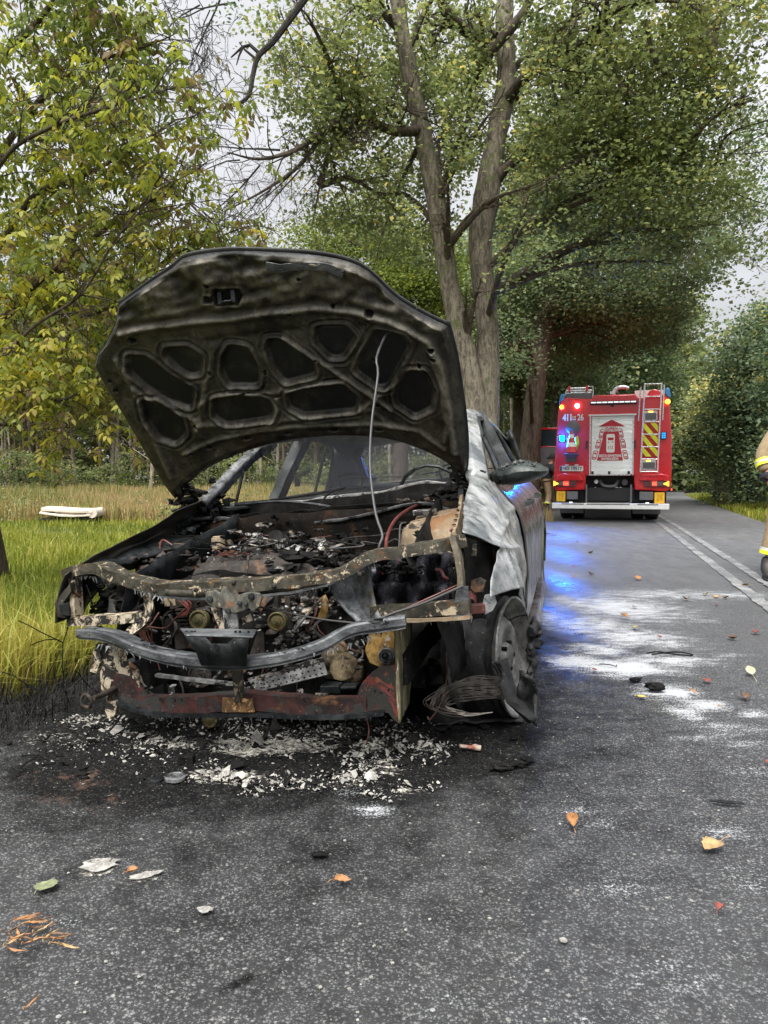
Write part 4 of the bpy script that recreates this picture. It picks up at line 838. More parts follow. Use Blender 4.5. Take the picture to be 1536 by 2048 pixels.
    hood = empty('bonnet'); hood.parent = car; hood['label'] = 'open scorched bonnet showing its underside'
    t = NT('bonnet_underside'); v = t.tc(); a1 = t.noise(v, 4.2, 9, .70, .5); b1 = t.noise(v, 17, 9, .75, .5); g1 = t.noise(v, 80, 4, .7)
    c = t.mix(t.step(t.math('ADD', t.math('MULTIPLY', a1, .6), t.math('MULTIPLY', b1, .4)), .40, .60), (.009, .0085, .007), (.075, .068, .054)); c = t.mix(t.math('MULTIPLY', t.attr('rib_highlight'), t.step(b1, .35, .6, .15, .85)), c, (.20, .185, .15))
    c = t.mix(t.step(b1, .57, .70, 0, .6), c, (.24, .22, .17)); c = t.mix(t.step(t.noise(t.map(v, loc=(4, 4, 4)), 5, 7, .7), .56, .66, 0, .7), c, (.045, .028, .016)); c = t.mix(t.step(g1, .5, .75, 0, .6), c, (.008, .008, .008))
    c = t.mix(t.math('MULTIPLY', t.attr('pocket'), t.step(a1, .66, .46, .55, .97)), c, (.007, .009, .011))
    mm = t.done(t.bsdf(c, t.step(b1, .3, .7, .28, .58), .35, t.bump(t.math('ADD', b1, t.math('MULTIPLY', g1, .5)), .7, .005)))
    np_mesh('inner_panel', P.reshape(-1, 3), Fq, mm, hood, True, pattrs={'pocket': pk.ravel(), 'rib_highlight': rib_hl.ravel()})
    # outer skin, a little larger, with its folded edge
    a2 = np.linspace(-.012, 1.012, 46); b2 = np.linspace(-.008, 1.008, 60)
    ia = np.clip(a2, 0, 1)*(m-1); ib = np.clip(b2, 0, 1)*(n-1); Q2 = Q[np.round(ia).astype(int)][:, np.round(ib).astype(int)].copy()
    Q2[:, 0, 1] -= .009; Q2[:, -1, 1] += .009; Q2[-1, :, 0] += .010; Q2[0, :, 0] -= .004
    G = hood_pt(Q2[..., 0], Q2[..., 1], .010)
    o = MB().grid([[tuple(p) for p in row] for row in G]).build('outer_skin', M_hoodtop, hood, True, rough=(.0025, 6, 2), solid=.009, offset=0)
    # bright folded strip at the nose, striker and hinge arms
    L = [hood_px(*C2(*p)) for p in [(705,80),(760,92),(850,82),(930,85),(1000,112)]]; mb = MB().sweep([tuple(hood_pt(s, v, -.045)) for s, v in L], rect(.030, .006), tuple(-HN)); mb.build('nose_strip', M_steel, hood, True, cuts=.03, rough=(.004, 18, 4))
    c = hood_px(*C2(560, 205)); mb = MB(); cc = Vector(tuple(hood_pt(c[0], c[1], -.045))); mb.tube([cc+Vector((0, -.028, .0)), cc+Vector((.02, -.02, -.02)), cc+Vector((.03, .0, -.02)), cc+Vector((.02, .022, -.02)), cc+Vector((0, .028, 0))], .005, 8)
    mb.box(cc+Vector((0, -.03, 0)), (.03, .018, .05)); mb.box(cc+Vector((0, .03, 0)), (.03, .018, .05)); mb.build('striker', M_dksteel, hood, True, bevel=.003)
    for (px, py, w_) in ((352, 985, 1), (928, 945, -1)):
        q = hood_px(px, py); p = Vector(tuple(hood_pt(q[0]+.10, q[1]+.04*w_, -.02))); e = Vector((HU-.02, q[1]+.02*w_, HW-.05)); p2 = Vector(tuple(hood_pt(q[0]+.01, q[1]+.035*w_, -.03)))
        MB().sweep([p, p2, e, e+Vector((.06, 0, -.06))], rect(.006, .028), (0, 1, 0)).build('hinge', M_dksteel, hood, bevel=.002)
build_hood()
# prop rod
q0 = hood_px(*C2(1160, 348)); top = Vector(tuple(hood_pt(q0[0], q0[1], -.04)))
P = [top+Vector((-.01, .02, .01)), top, *PU([(753, 715, .19), (756, 748, .22), (745, 830, .30), (740, 900, .36), (742, 960, .42), (752, 1030, .49), (765, 1070, .53), (759, 1090, .55), (754, 1118, .56)])]
part(MB().tube(smoothpath(P, 3), .0050, 8), 'prop_rod', M_rod, smooth=True)

# -------- outer body
hoodline = lambda u: interp(u, [-.60, -.42, -.15, .05, .25, .42, .50, .62], [1.045, 1.04, .99, .93, .885, .85, .832, .80])
def sv(u, w):
    if u > -.56:
        e = interp(u, [-.6, -.42, .05, .5], [.672, .665, .71, .75]); d = hoodline(u)-w
        k = interp(d, [0, .015, .05, .10, .17, .26, .34, .5, .7], [0, .035, .08, .12, .155, .185, .197, .195, .17])*interp(u, [0, .3, .6], [1, .96, .50])
        b = e+k; b2 = interp(w, [.15, .3, .5, .62, .72, .80, .87, .94, .99, 1.04], [.83, .87, .893, .90, .898, .885, .855, .80, .76, .71])
        return b+(b2-b)*interp(u, [-.56, -.40], [1, 0])
    b = interp(w, [.15, .3, .5, .62, .72, .80, .87, .94, .99, 1.04], [.83, .87, .893, .90, .898, .885, .855, .80, .76, .71])
    if u < -3.0: b -= .16*(u+3.0)**2
    return b
def side_panel(name, sg, us, wb, wt, mat, arch=None, rough=(.005, 5, 1), label=None, nw=34, crease=True):
    G = []
    for u in us:
        row = []
        a, b = wb(u), wt(u)
        for k in range(nw):
            w = a+(b-a)*k/(nw-1); uu = u
            if arch:
                cu_, cw_, r = arch; d = math.hypot(uu-cu_, w-cw_)
                if d < r:
                    f = r/max(d, 1e-4); uu = cu_+(uu-cu_)*f; w = cw_+(w-cw_)*f
            v = sv(uu, w)
            if crease: v += .006*math.exp(-((w-.84)/.012)**2)
            if arch:
                d = math.hypot(uu-arch[0], w-arch[1]); v += .016*math.exp(-((d-arch[2])/.03)**2)
            row.append((uu, sg*v, w))
        G.append(row)
    mb = MB().grid(G)
    # drop collapsed faces inside the arch
    if arch:
        V_ = mb.v; keep = []
        for f in mb.f:
            if all(math.hypot(V_[i][0]-arch[0], V_[i][2]-arch[1]) <= arch[2]+1e-3 for i in f): continue
            keep.append(f)
        mb.f = keep
    return part(mb, name, mat, label, smooth=True, rough=rough, solid=.0035, offset=-sg, angle=60)
lin = lambda a, b, n: [a+(b-a)*i/(n-1) for i in range(n)]
# left fender (bleached), cut away round the missing headlamp
fr_u = lambda w: interp(w, [.50, .555, .60, .66, .70, .745, .78, .832], [.26, .34, .57, .53, .47, .36, .39, .50])
def left_fender():
    G = []; nw, nu = 50, 64
    for i in range(nu):
        t = i/(nu-1); row = []
        for k in range(nw):
            f = k/(nw-1); uu = -.52+1.02*t; wt_ = hoodline(uu); wb = interp(uu, [-.52, -.3, .28, .5], [.36, .50, .60, .61]); w = wb+(wt_-wb)*f
            lim = fr_u(w) if w < .832 else .50
            u = -.52+(uu+.52)*interp(f, [0, .9, 1], [(lim+.52)/1.02, (lim+.52)/1.02, 1])
            w = min(w, hoodline(u)); d = math.hypot(u, w-.30)
            if d < .405: fct = .405/max(d, 1e-3); u *= fct; w = .24+(w-.30)*fct
            v = sv(u, w)+.010*math.exp(-((math.hypot(u, w-.30)-.405)/.03)**2)+.012*vnoise((u, 0, w), 2.6, 5)+.012*(.35-abs(vnoise((u, 0, w), 4.2, 8)))+.006*(.35-abs(vnoise((u, 1, w), 9, 3)))
            for (ua, wa, ub, wb_, hh) in ((.42, .76, -.15, .70, .012), (.30, .76, .36, .56, .010), (.10, .92, .20, .70, -.008)):
                ex, ew = ub-ua, wb_-wa; tt_ = max(0, min(1, ((u-ua)*ex+(w-wa)*ew)/(ex*ex+ew*ew))); v += hh*math.exp(-(math.hypot(u-ua-ex*tt_, w-wa-ew*tt_)/.012)**2)
            v += .010*math.exp(-((w-(.80-.1*u))/.014)**2); row.append((u, v, w))
        G.append(row)
    mb = MB().grid(G); V_ = mb.v
    mb.f = [f for f in mb.f if not all(math.hypot(V_[i][0], V_[i][2]-.30) <= .4055 for i in f)]
    part(mb, 'fender', M_fender, 'bleached white-grey left front fender, buckled', smooth=True, rough=(.0035, 6, 1), solid=.003, offset=-1, angle=35)
left_fender()
side_panel('fender', -1, lin(-.52, .62, 56), lambda u: interp(u, [.3, .42], [.50, .60]), lambda u: hoodline(u)-.012, M_fenderR, (0, .30, .43), label='charcoal right front fender')
for sg in (1, -1):
    m_ = M_door if sg > 0 else M_fenderR
    side_panel('front_door', sg, lin(-.535, -1.56, 30), lambda u: .24, lambda u: .985, m_, label=None)
    side_panel('rear_door', sg, lin(-1.572, -2.58, 30), lambda u: .24, lambda u: .99+.02*(-(u+1.57)), m_, (-2.7, .29, .37))
    side_panel('rear_quarter_panel', sg, lin(-2.592, -3.75, 34), lambda u: .28, lambda u: 1.02, m_, (-2.7, .29, .37))
    part(MB().sweep([(-.38, sg*.87, .19), (-2.35, sg*.87, .19)], rect(.06, .10)), 'sill', m_, smooth=False, bevel=.01)
    for u_ in (-1.35, -2.42):
        h = MB().sweep(smoothpath([(u_+.09, sg*(sv(u_, .83)+.004), .835), (u_+.05, sg*(sv(u_, .83)+.035), .84), (u_-.06, sg*(sv(u_, .83)+.035), .842), (u_-.10, sg*(sv(u_, .83)+.004), .842)], 3), rect(.012, .026)); part(h, 'door_handle', M_steel, smooth=True)
def rail(u): return (interp(u, [-3.75, -3.3, -2.9, -2.4, -1.8, -1.25, -.95, -.7, -.5, -.40], [.68, .66, .62, .58, .57, .585, .63, .665, .695, .71]), interp(u, [-3.75, -3.3, -2.9, -2.4, -1.8, -1.25, -.95, -.7, -.5, -.40], [1.04, 1.18, 1.32, 1.405, 1.43, 1.39, 1.29, 1.17, 1.065, 1.01]))
for sg in (1, -1):
    pm = M_fender if sg > 0 else M_pillar
    us = lin(-.40, -1.22, 16); G = []
    for u in us:
        v, w = rail(u); wd = interp(u, [-1.22, -.8, -.4], [.055, .065, .10]); G.append([(u+.02, sg*(v-.045), w-.012), (u+.005, sg*(v-.01), w+.006), (u-wd*.35, sg*(v+.03), w-.018), (u-wd, sg*(v+.038), w-.065)])
    part(MB().grid(G), 'front_pillar', pm, 'bleached windscreen pillar' if sg > 0 else 'grey scorched windscreen pillar', smooth=True, rough=(.004, 10, sg+2), solid=.035, offset=0)
    us = lin(-1.22, -3.72, 30); G = []
    for u in us: v, w = rail(u); G.append([(u, sg*(v-.05), w+.004), (u, sg*(v-.01), w+.004), (u, sg*(v+.03), w-.02), (u, sg*(v+.042), w-.055)])
    part(MB().grid(G), 'roof_rail', pm if sg > 0 else M_dksteel, smooth=True, rough=(.004, 8, sg+4), solid=.03, offset=0)
    # door window frames (left side) and middle pillars
    MBp = MB().sweep(smoothpath([(-1.62, sg*.80, .97), (-1.66, sg*.74, 1.10), (-1.74, sg*.65, 1.30), (-1.78, sg*.60, 1.40)], 4), rect(.13, .06), (0, sg, .3)); part(MBp, 'middle_pillar', M_dksteel, smooth=True, cuts=.06, rough=(.008, 9, 3))
    fpts = smoothpath([(-.62, sg*.80, .985), (-.80, sg*.745, 1.12), (-1.05, sg*.675, 1.25), (-1.30, sg*.635, 1.345), (-1.62, sg*.615, 1.375)], 4); part(MB().tube(fpts, .014, 6), 'window_frame', M_dksteel, smooth=True)
    fpts = smoothpath([(-1.60, sg*.615, 1.375), (-2.1, sg*.615, 1.37), (-2.45, sg*.635, 1.32), (-2.62, sg*.72, 1.15), (-2.66, sg*.79, 1.0)], 4); part(MB().tube(fpts, .014, 6), 'window_frame', M_steel if sg > 0 else M_dksteel, smooth=True)
    part(MB().tube([(-.98, sg*.79, .985), (-.985, sg*.70, 1.24)], .010, 6), 'window_post', M_dksteel, smooth=True)
    part(MB().tube([(-2.38, sg*.79, .985), (-2.33, sg*.65, 1.33)], .012, 6), 'window_post', M_dksteel, smooth=True)
    G = [[(-2.68+.0*k, sg*(.80-.10*k/5), .98+.36*k/5) for k in range(6)], [(-2.95, sg*(.79-.12*k/5), .98+.32*k/5) for k in range(6)], [(-3.35, sg*(.78-.12*k/5), .98+.18*k/5) for k in range(6)]]
    part(MB().grid(G), 'rear_pillar', M_dksteel, smooth=True, cuts=.12, rough=(.006, 7, 2), solid=.03)
    G = [[(u, sg*(sv(u, .98)-.02-.10*k/4), .965+.01*math.sin(k)) for k in range(5)] for u in lin(-.55, -2.7, 22)]; part(MB().grid(G), 'door_top_rail', M_dksteel, smooth=True, rough=(.008, 9, 4), solid=.01)
G = [[(u, v, rail(u)[1]+.035*(1-(v/.57)**2)) for v in lin(-.57, .57, 20)] for u in lin(-1.22, -2.85, 22)]
part(MB().grid(G), 'roof', M_pillar, smooth=True, rough=(.010, 4, 3), solid=.02)
part(MB().grid([[(u, v, w+.02*(1-(v/.6)**2)) for v in lin(-.60, .60, 16)] for u, w in ((-1.14, 1.352), (-1.19, 1.376), (-1.25, 1.392))]), 'windscreen_header', M_dksteel, smooth=True, solid=.03)
# rear end
G = [[(u, v, w) for v in lin(-.62, .62, 14)] for u, w in ((-3.30, 1.03), (-3.45, 1.04), (-3.75, 1.03), (-3.80, .95), (-3.82, .5), (-3.78, .35))]; part(MB().grid(G), 'boot_lid', M_fenderR, smooth=True, rough=(.008, 4, 2), solid=.01)
G = [[(u, v, w+.01*math.sin(v*9)) for v in lin(-.70, .70, 18)] for u, w in ((-2.62, 1.0), (-2.9, 1.015), (-3.25, 1.02))]; part(MB().grid(G), 'parcel_shelf', M_dksteel, smooth=True, rough=(.012, 5, 2), solid=.012)
G = [[(-3.26+.1*(w-1.0), v*(1-.1*w), w) for v in lin(-.78, .78, 3)] for w in (.35, .7, 1.0)]; part(MB().grid(G), 'rear_bulkhead', M_char, smooth=True)
for sgn in (1, -1): part(MB().sweep(smoothpath([(-3.28, sgn*.60, 1.03), (-3.1, sgn*.585, 1.16), (-2.9, sgn*.56, 1.28), (-2.8, sgn*.50, 1.35)], 4), rect(.05, .05)), 'rear_window_frame', M_dksteel, smooth=True)
part(MB().grid([[(u, v, .19+.01*math.sin(u*9)) for v in lin(-.82, .82, 8)] for u in lin(.1, -3.7, 20)]), 'floor_pan', M_char, smooth=True, solid=.02)
# seats: bare spring frames
for (u0, v0, h) in ((-1.75, -.36, 1.0), (-1.75, .36, 1.0), (-2.75, -.38, .98), (-2.75, .38, .98)):
    s = empty('seat'); s.parent = car
    loop = smoothpath([(u0, v0-.22, .45), (u0-.10, v0-.23, .75), (u0-.18, v0-.19, h-.12), (u0-.20, v0-.10, h), (u0-.20, v0+.10, h), (u0-.18, v0+.19, h-.12), (u0-.10, v0+.23, .75), (u0, v0+.22, .45)], 4); MB().tube(loop, .012, 7).build('backrest_frame', M_dksteel, s, True)
    mb = MB()
    for k in range(7): w = .55+k*.085; mb.tube([(u0-.05-.02*k, v0-.20, w), (u0-.07-.02*k, v0, w+.02), (u0-.05-.02*k, v0+.20, w)], .004, 5)
    o = mb.build('springs', M_cable, s, True); o['kind'] = 'stuff'; MB().box((u0+.25, v0, .36), (.5, .46, .12)).build('cushion_frame', M_char, s, cuts=.15, rough=(.03, 6, 1), smooth=True)
    if u0 > -2: MB().tube(smoothpath([(u0-.20, v0-.07, h), (u0-.21, v0-.08, h+.10), (u0-.21, v0+.08, h+.10), (u0-.20, v0+.07, h)], 3), .007, 6).build('headrest_bar', M_dksteel, s, True)
a = R(0); sw = [(-1.02+.09*math.cos(k/16*6.283)*.5, .37+.18*math.sin(k/16*6.283), .93+.17*math.cos(k/16*6.283)) for k in range(16)]
part(MB().tube(sw, .010, 6, closed=True), 'steering_wheel', M_dksteel, smooth=True)
part(MB().tube([(-1.63, -.63, 1.22), (-1.63, -.66, 1.14), (-1.63, -.64, 1.10)], .006, 6).box((-1.63, -.64, 1.08), (.02, .03, .05)), 'belt_buckle', M_char)

# -------- scuttle, firewall, cowl
def ribbon(L, depth, name, mat, h=.0, rough=(.006, 12, 1), thick=.003, label=None, drop=.03, sag=0):
    """upstanding lip: L top-edge points (px,py,u); falls by drop and runs back by depth"""
    P = smoothpath(PU(L), 3); G = [[tuple(p+Vector((0, 0, -drop))) for p in P], [tuple(p) for p in P], [tuple(p+Vector((-depth*.5, 0, .002))) for p in P], [tuple(p+Vector((-depth, 0, -sag))) for p in P]]
    return part(MB().grid(G), name, mat, label, smooth=True, cuts=.05, rough=rough, solid=thick, angle=50)
ribbon([(385, 1022, -.80), (440, 1012, -.84), (520, 1004, -.88), (600, 1002, -.9), (640, 995, -.9), (700, 988, -.9), (760, 982, -.9), (800, 972, -.88), (850, 962, -.85), (890, 966, -.82), (925, 968, -.78)], .06, 'dash_top_rail', burnt('pale_rail', (.20, .20, .19), (.44, .44, .42), flake=(.06, .055, .05), fl=.56, rust=(.20, .15, .09), rl=.66, scale=12), drop=.030, label='pale flaked upper edge of the dash panel')
ribbon([(385, 1026, -.79), (520, 1008, -.87), (640, 999, -.89), (760, 986, -.89), (850, 967, -.84), (925, 972, -.77)], .02, 'dash_panel', M_char, drop=.10)
ribbon([(345, 1044, -.42), (400, 1035, -.43), (480, 1036, -.44), (560, 1042, -.44), (650, 1041, -.44), (700, 1034, -.44), (760, 1021, -.44), (800, 1010, -.44), (850, 1005, -.43), (900, 1018, -.42), (925, 1022, -.42)], .05, 'scuttle_lip', M_pillar, drop=.014, label='front lip of the scuttle tray')
part(MB().grid([[(-.47, v, .92), (-.62, v, .83), (-.80, v, .86)] for v in lin(-.74, .74, 20)]), 'scuttle_tray', M_char, smooth=True, rough=(.02, 6, 2), solid=.004)
part(MB().grid([[(-.45-.02*math.sin(v*5), v, w) for v in lin(-.80, .78, 30)] for w in lin(.28, .915, 12)]), 'firewall', M_firewall, smooth=True, rough=(.02, 5, 2), solid=.004)
for P_, nm, m_, r in [([(430, 1062, -.5), (520, 1050, -.55), (620, 1048, -.6), (720, 1035, -.62), (800, 1015, -.62), (870, 1003, -.6)], 'wiper_linkage', M_beige, .010), ([(470, 1010, -.7), (560, 1003, -.66), (640, 1010, -.64), (700, 1024, -.6), (745, 1032, -.58)], 'wiper_arm', M_dksteel, .009), ([(640, 1008, -.66), (660, 985, -.75), (690, 975, -.8), (630, 988, -.8), (540, 1000, -.8)], 'wiper_arm', M_char, .006),
                      ([(650, 1090, -.40), (700, 1075, -.40), (760, 1070, -.40), (790, 1058, -.40), (815, 1062, -.38)], 'brake_line', M_cable, .003), ([(640, 1088, -.39), (690, 1088, -.39), (700, 1100, -.39), (705, 1150, -.38)], 'brake_line', M_cable, .0035), ([(640, 1092, -.38), (685, 1092, -.38), (694, 1104, -.38), (698, 1150, -.37)], 'brake_line', M_cable, .0035), ([(770, 1090, -.3), (790, 1078, -.3), (800, 1090, -.3), (802, 1130, -.28)], 'brake_line', M_cable, .003),
                      ([(797, 1110, .1), (799, 1080, .05), (801, 1050, .0), (812, 1045, -.02)], 'brake_line', M_cable, .004)]:
    part(MB().tube(smoothpath(PU(P_), 4), r, 6), nm, m_, smooth=True)
part(MB().box(cu(565, 1042, -.62), (.02, .20, .02)).box(cu(610, 1040, -.62), (.03, .10, .03)), 'wiper_bracket', M_tan, cuts=.05, rough=(.004, 9, 1))
c = cu(655, 1103, -.425); part(MB().cyl(c, c+Vector((.008, 0, 0)), .021, 20), 'grommet', M_steel, smooth=True)
# knots of melted plastic
def debris(name, spots, mat, k=9, r=.02, parent=None, seed=0, el=(1, 1, 1), label=None):
    mb = MB(); rs = np.random.default_rng(seed+50)
    for i, c in enumerate(spots):
        for j in range(k):
            o = rs.normal(size=3)*r*1.2*np.array(el); mb.blob(Vector(c)+Vector(o), r*rs.uniform(.2, .7), seed+i*17+j, 2, .6, (rs.uniform(.6, 1.8), rs.uniform(.6, 2), rs.uniform(.4, 1)))
    o = mb.build(name, mat, parent or car, True, rough=(r*.22, 1.2/r, seed)); o['kind'] = 'stuff'; return o
debris('melted_residue', PU([(385, 995, -.45), (400, 985, -.5), (420, 1000, -.5), (372, 1000, -.44)]), M_char, 16, .035, seed=1)
debris('melted_residue', PU([(925, 965, -.5), (935, 975, -.45), (918, 958, -.55), (900, 1000, -.55), (895, 985, -.55)]), M_char, 12, .03, seed=2)
debris('melted_residue', PU([(560, 1100, .05), (600, 1105, .1), (625, 1110, .15), (640, 1095, .1), (590, 1090, 0), (480, 1085, .05), (520, 1085, .0)]), M_alu, 14, .03, seed=3)
debris('melted_residue', PU([(600, 1120, .18), (620, 1130, .2), (640, 1120, .2), (575, 1118, .16)]), M_char, 14, .03, seed=4)
debris('melted_residue', PU([(620, 1195, .40), (600, 1215, .38), (640, 1185, .4), (610, 1240, .40), (590, 1260, .42), (570, 1290, .4), (620, 1260, .42), (560, 1200, .35), (510, 1200, .35), (530, 1290, .3)]), M_alu, 10, .026, seed=5, el=(1, .7, 1.6))
debris('melted_residue', PU([(230, 1200, .40), (215, 1215, .42), (250, 1210, .40), (200, 1220, .42), (270, 1200, .38)]), M_char, 10, .03, seed=6)
debris('melted_residue', PU([(320, 1110, .0), (345, 1120, .1), (330, 1130, .15), (360, 1135, .1), (300, 1125, .1), (280, 1135, .2)]), M_engine, 12, .028, seed=7)
debris('melted_residue', PU([(840, 1010, -.5), (820, 1005, -.55), (860, 1005, -.5), (880, 1010, -.5), (800, 1012, -.55)]), M_engine, 9, .018, seed=8)
debris('melted_residue', PU([(350, 1045, -.35), (370, 1050, -.35), (340, 1060, -.3), (330, 1075, -.25), (390, 1062, -.35), (440, 1068, -.35)]), M_dksteel, 10, .028, seed=9)
debris('residue_on_crossmember', PU([(300, 1383, .60), (500, 1368, .60), (520, 1372, .60), (560, 1378, .60), (600, 1383, .60), (640, 1388, .60), (345, 1385, .6), (650, 1390, .6)]), M_alu, 6, .010, seed=10)

# -------- engine bay
def tower(name, pts, mat, label=None):
    G = [smoothpath([Vector(p) for p in r], 4) for r in pts]; return part(MB().grid([[tuple(q) for q in g] for g in G]), name, mat, label, smooth=True, cuts=.06, rough=(.010, 7, 3), solid=.006, angle=60)
tower('strut_tower', [[cu(803, 1150, -.05), cu(800, 1100, -.08), cu(805, 1065, -.10), cu(822, 1046, -.14)], [cu(850, 1150, .02), cu(848, 1100, 0), cu(850, 1062, -.04), cu(860, 1036, -.14)], [cu(905, 1150, .0), cu(900, 1090, .0), cu(905, 1055, -.05), cu(905, 1030, -.15)], [cu(930, 1140, -.1), cu(925, 1090, -.1), cu(925, 1050, -.12), cu(925, 1028, -.18)]], M_tan, 'rust-stained tan strut tower on the left side')
tower('strut_tower_top', [[cu(822, 1046, -.14), cu(830, 1042, -.26), cu(838, 1036, -.36)], [cu(860, 1036, -.14), cu(865, 1030, -.26), cu(868, 1024, -.36)], [cu(905, 1030, -.15), cu(908, 1024, -.26), cu(908, 1020, -.36)], [cu(930, 1030, -.18), cu(928, 1022, -.26), cu(925, 1018, -.36)]], M_tan)
part(MB().box(cu(850, 1025, -.22), (.07, .10, .028)), 'strut_mount', M_alu, bevel=.006, cuts=.03, rough=(.004, 16, 2))
tower('strut_tower', [[cu(300, 1090, -.10), cu(305, 1120, -.05), cu(300, 1150, 0)], [cu(350, 1085, -.08), cu(355, 1115, -.02), cu(350, 1150, 0)], [cu(400, 1088, -.12), cu(402, 1120, -.05), cu(400, 1150, 0)]], burnt('flaked_tower', (.04, .036, .028), (.16, .145, .11), flake=(.40, .36, .27), fl=.56, rust=(.15, .08, .04), scale=12, rough=.8), 'flaked strut tower on the right side')
# inner wings
for sg in (1, -1): part(MB().grid([[(u, sg*(.60+.08*math.sin(w*5)), w) for w in lin(.30, interp(u, [-.4, .6], [.93, .74]), 10)] for u in lin(-.44, .52, 16)]), 'inner_wing', M_dksteel if sg < 0 else M_char, smooth=True, rough=(.014, 6, 2), solid=.004)
part(MB().grid([[tuple(p) for p in smoothpath([cu(330, 1060, -.30), cu(300, 1080, -.05), cu(240, 1105, .2), cu(185, 1128, .45)], 5)], [tuple(p) for p in smoothpath([cu(430, 1085, -.30), cu(380, 1092, -.1), cu(300, 1110, .15), cu(215, 1138, .45)], 5)]]), 'wing_ledge', M_dksteel, 'dark ledge along the right inner wing', smooth=True, cuts=.05, rough=(.012, 8, 3), solid=.012)
part(MB().grid([[tuple(p) for p in smoothpath([cu(365, 1020, -.42), cu(300, 1060, -.15), cu(230, 1095, .2), cu(165, 1133, .50)], 5)], [tuple(p) for p in smoothpath([cu(375, 1032, -.42), cu(318, 1068, -.15), cu(245, 1103, .2), cu(178, 1142, .50)], 5)]]), 'wing_channel', M_fenderR, smooth=True, cuts=.05, rough=(.006, 8, 3), solid=.015)
part(MB().sweep(smoothpath([cu(926, 1000, -.38), cu(922, 1030, -.2), cu(916, 1062, .1), cu(912, 1078, .3)], 4), rect(.055, .014), (0, 1, .2)), 'wing_rail', M_tan, 'tan slotted rail along the left fender', smooth=True, cuts=.03, rough=(.003, 12, 1))
for k in range(6):
    p = cu(925-2.2*k, 1005+10*k, -.36+.1*k)+Vector((0, -.01, .012)); part(MB().box(p, (.024, .012, .004)), 'rail_slot', M_char)
# engine: valve cover, block, cap
def vc():
    y0, y1 = -.455, .13
    G = []
    for i in range(26):
        v = y0+(y1-y0)*i/25; e = 1 if 0 < i < 25 else 0
        row = []
        for (u, w) in [(.30, .54), (.30, .665), (.288, .70), (.266, .712), (.252, .726), (.236, .712), (.212, .728), (.198, .742), (.182, .730), (.158, .746), (.14, .762), (.125, .748), (.10, .772), (.03, .785), (-.02, .79), (-.05, .76)]: row.append((u-.03*(i < 2), v, w-(.045 if i < 1 or i > 24 else .02 if i < 2 or i > 23 else 0)-.02*(v+.16)))
        G.append(row)
    part(MB().grid(G), 'valve_cover', M_engine, 'brown scorched ribbed valve cover', smooth=True, rough=(.003, 9, 5), solid=.01, angle=28)
    part(MB().box(((.12), (y0+y1)/2, .50), (.36, abs(y1-y0)*.95, .42)), 'engine_block', M_char, cuts=.06, rough=(.03, 5, 4), smooth=True)
vc()
c = cu(437, 1086, .02); part(MB().cyl(c+Vector((0, 0, -.03)), c+Vector((0, 0, .022)), .030, 16).cyl(c+Vector((0, 0, .02)), c+Vector((0, 0, .03)), .024, 16), 'oil_cap', M_tan, smooth=True, cuts=.02, rough=(.004, 20, 2))
c = cu(552, 1085, .05); part(MB().cyl(c, c+Vector((.04, .02, .03)), .034, 18).cyl(c+Vector((.0, .03, -.01)), c+Vector((.03, .05, .01)), .026, 14), 'throttle_body', M_char, smooth=True, bevel=.004)
for P_, r, m_, nm in [([(497, 1112, .25), (493, 1148, .38)], .006, M_engine, 'dipstick'), ([(345, 1090, .0), (325, 1080, .0), (320, 1100, .05), (332, 1125, .12)], .004, M_redwire, 'wire'), ([(640, 1105, .1), (690, 1087, .0)], .008, M_alu, 'pipe'), ([(470, 1082, .0), (510, 1070, 0), (560, 1075, 0), (600, 1090, .0), (650, 1110, .05)], .0018, M_wire, 'wire'),
                      ([(765, 1145, .45), (771, 1100, .1), (775, 1070, 0), (790, 1040, -.1), (815, 1020, -.3), (835, 1010, -.45)], .0075, M_redwire, 'red_hose'), ([(700, 1140, .4), (730, 1128, .3), (760, 1138, .4)], .003, M_wire, 'wire'), ([(880, 1100, .3), (845, 1120, .35), (835, 1150, .4)], .009, M_cable, 'hose'),
                      ([(900, 1062, .1), (908, 1058, .1), (914, 1066, .1), (905, 1072, .1)], .007, M_redwire, 'hose_end'), ([(500, 1210, .66), (560, 1222, .66), (640, 1238, .66), (728, 1248, .66)], .0035, M_cable, 'bonnet_cable'), ([(590, 1260, .5), (618, 1225, .5), (640, 1200, .5)], .006, M_alu, 'pipe'), ([(740, 1245, .72), (790, 1225, .70), (850, 1205, .68), (925, 1172, .66)], .005, M_cable, 'bonnet_cable'),
                      ([(745, 1248, .70), (800, 1222, .68), (860, 1195, .66), (915, 1170, .6)], .003, M_redwire, 'wire'), ([(888, 1240, .3), (895, 1300, .3), (893, 1360, .3), (880, 1410, .35), (860, 1440, .4)], .003, M_wire, 'wire'), ([(290, 1252, .5), (330, 1256, .5), (350, 1238, .5), (370, 1218, .5)], .0035, M_wire, 'wire'), ([(303, 1255, .55), (305, 1290, .55), (320, 1340, .55)], .003, M_wire, 'wire'), ([(730, 1425, .5), (738, 1460, .5), (732, 1490, .55)], .0025, M_wire, 'wire')]:
    part(MB().tube(smoothpath(PU(P_), 4), r, 6), nm, m_, smooth=True)
for k in range(6):
    o = rng.normal(size=2)*4; part(MB().tube(smoothpath(PU([(650+o[0], 1108+o[1]*.5, .1), (668+o[0], 1120, .12), (674+o[0]*.6, 1140+o[1], .15), (672+o[0], 1160, .2)]), 3), .003, 5), 'wire', M_wire, smooth=True)
for k in range(7):
    o = rng.normal(size=2)*5; part(MB().tube(smoothpath(PU([(365+o[0], 1200+o[1], .48), (372+o[0], 1208, .5), (378, 1222+o[1]*.5, .5), (362+o[0], 1232, .5)]), 3), .0028, 5), 'wire', M_redwire, smooth=True)
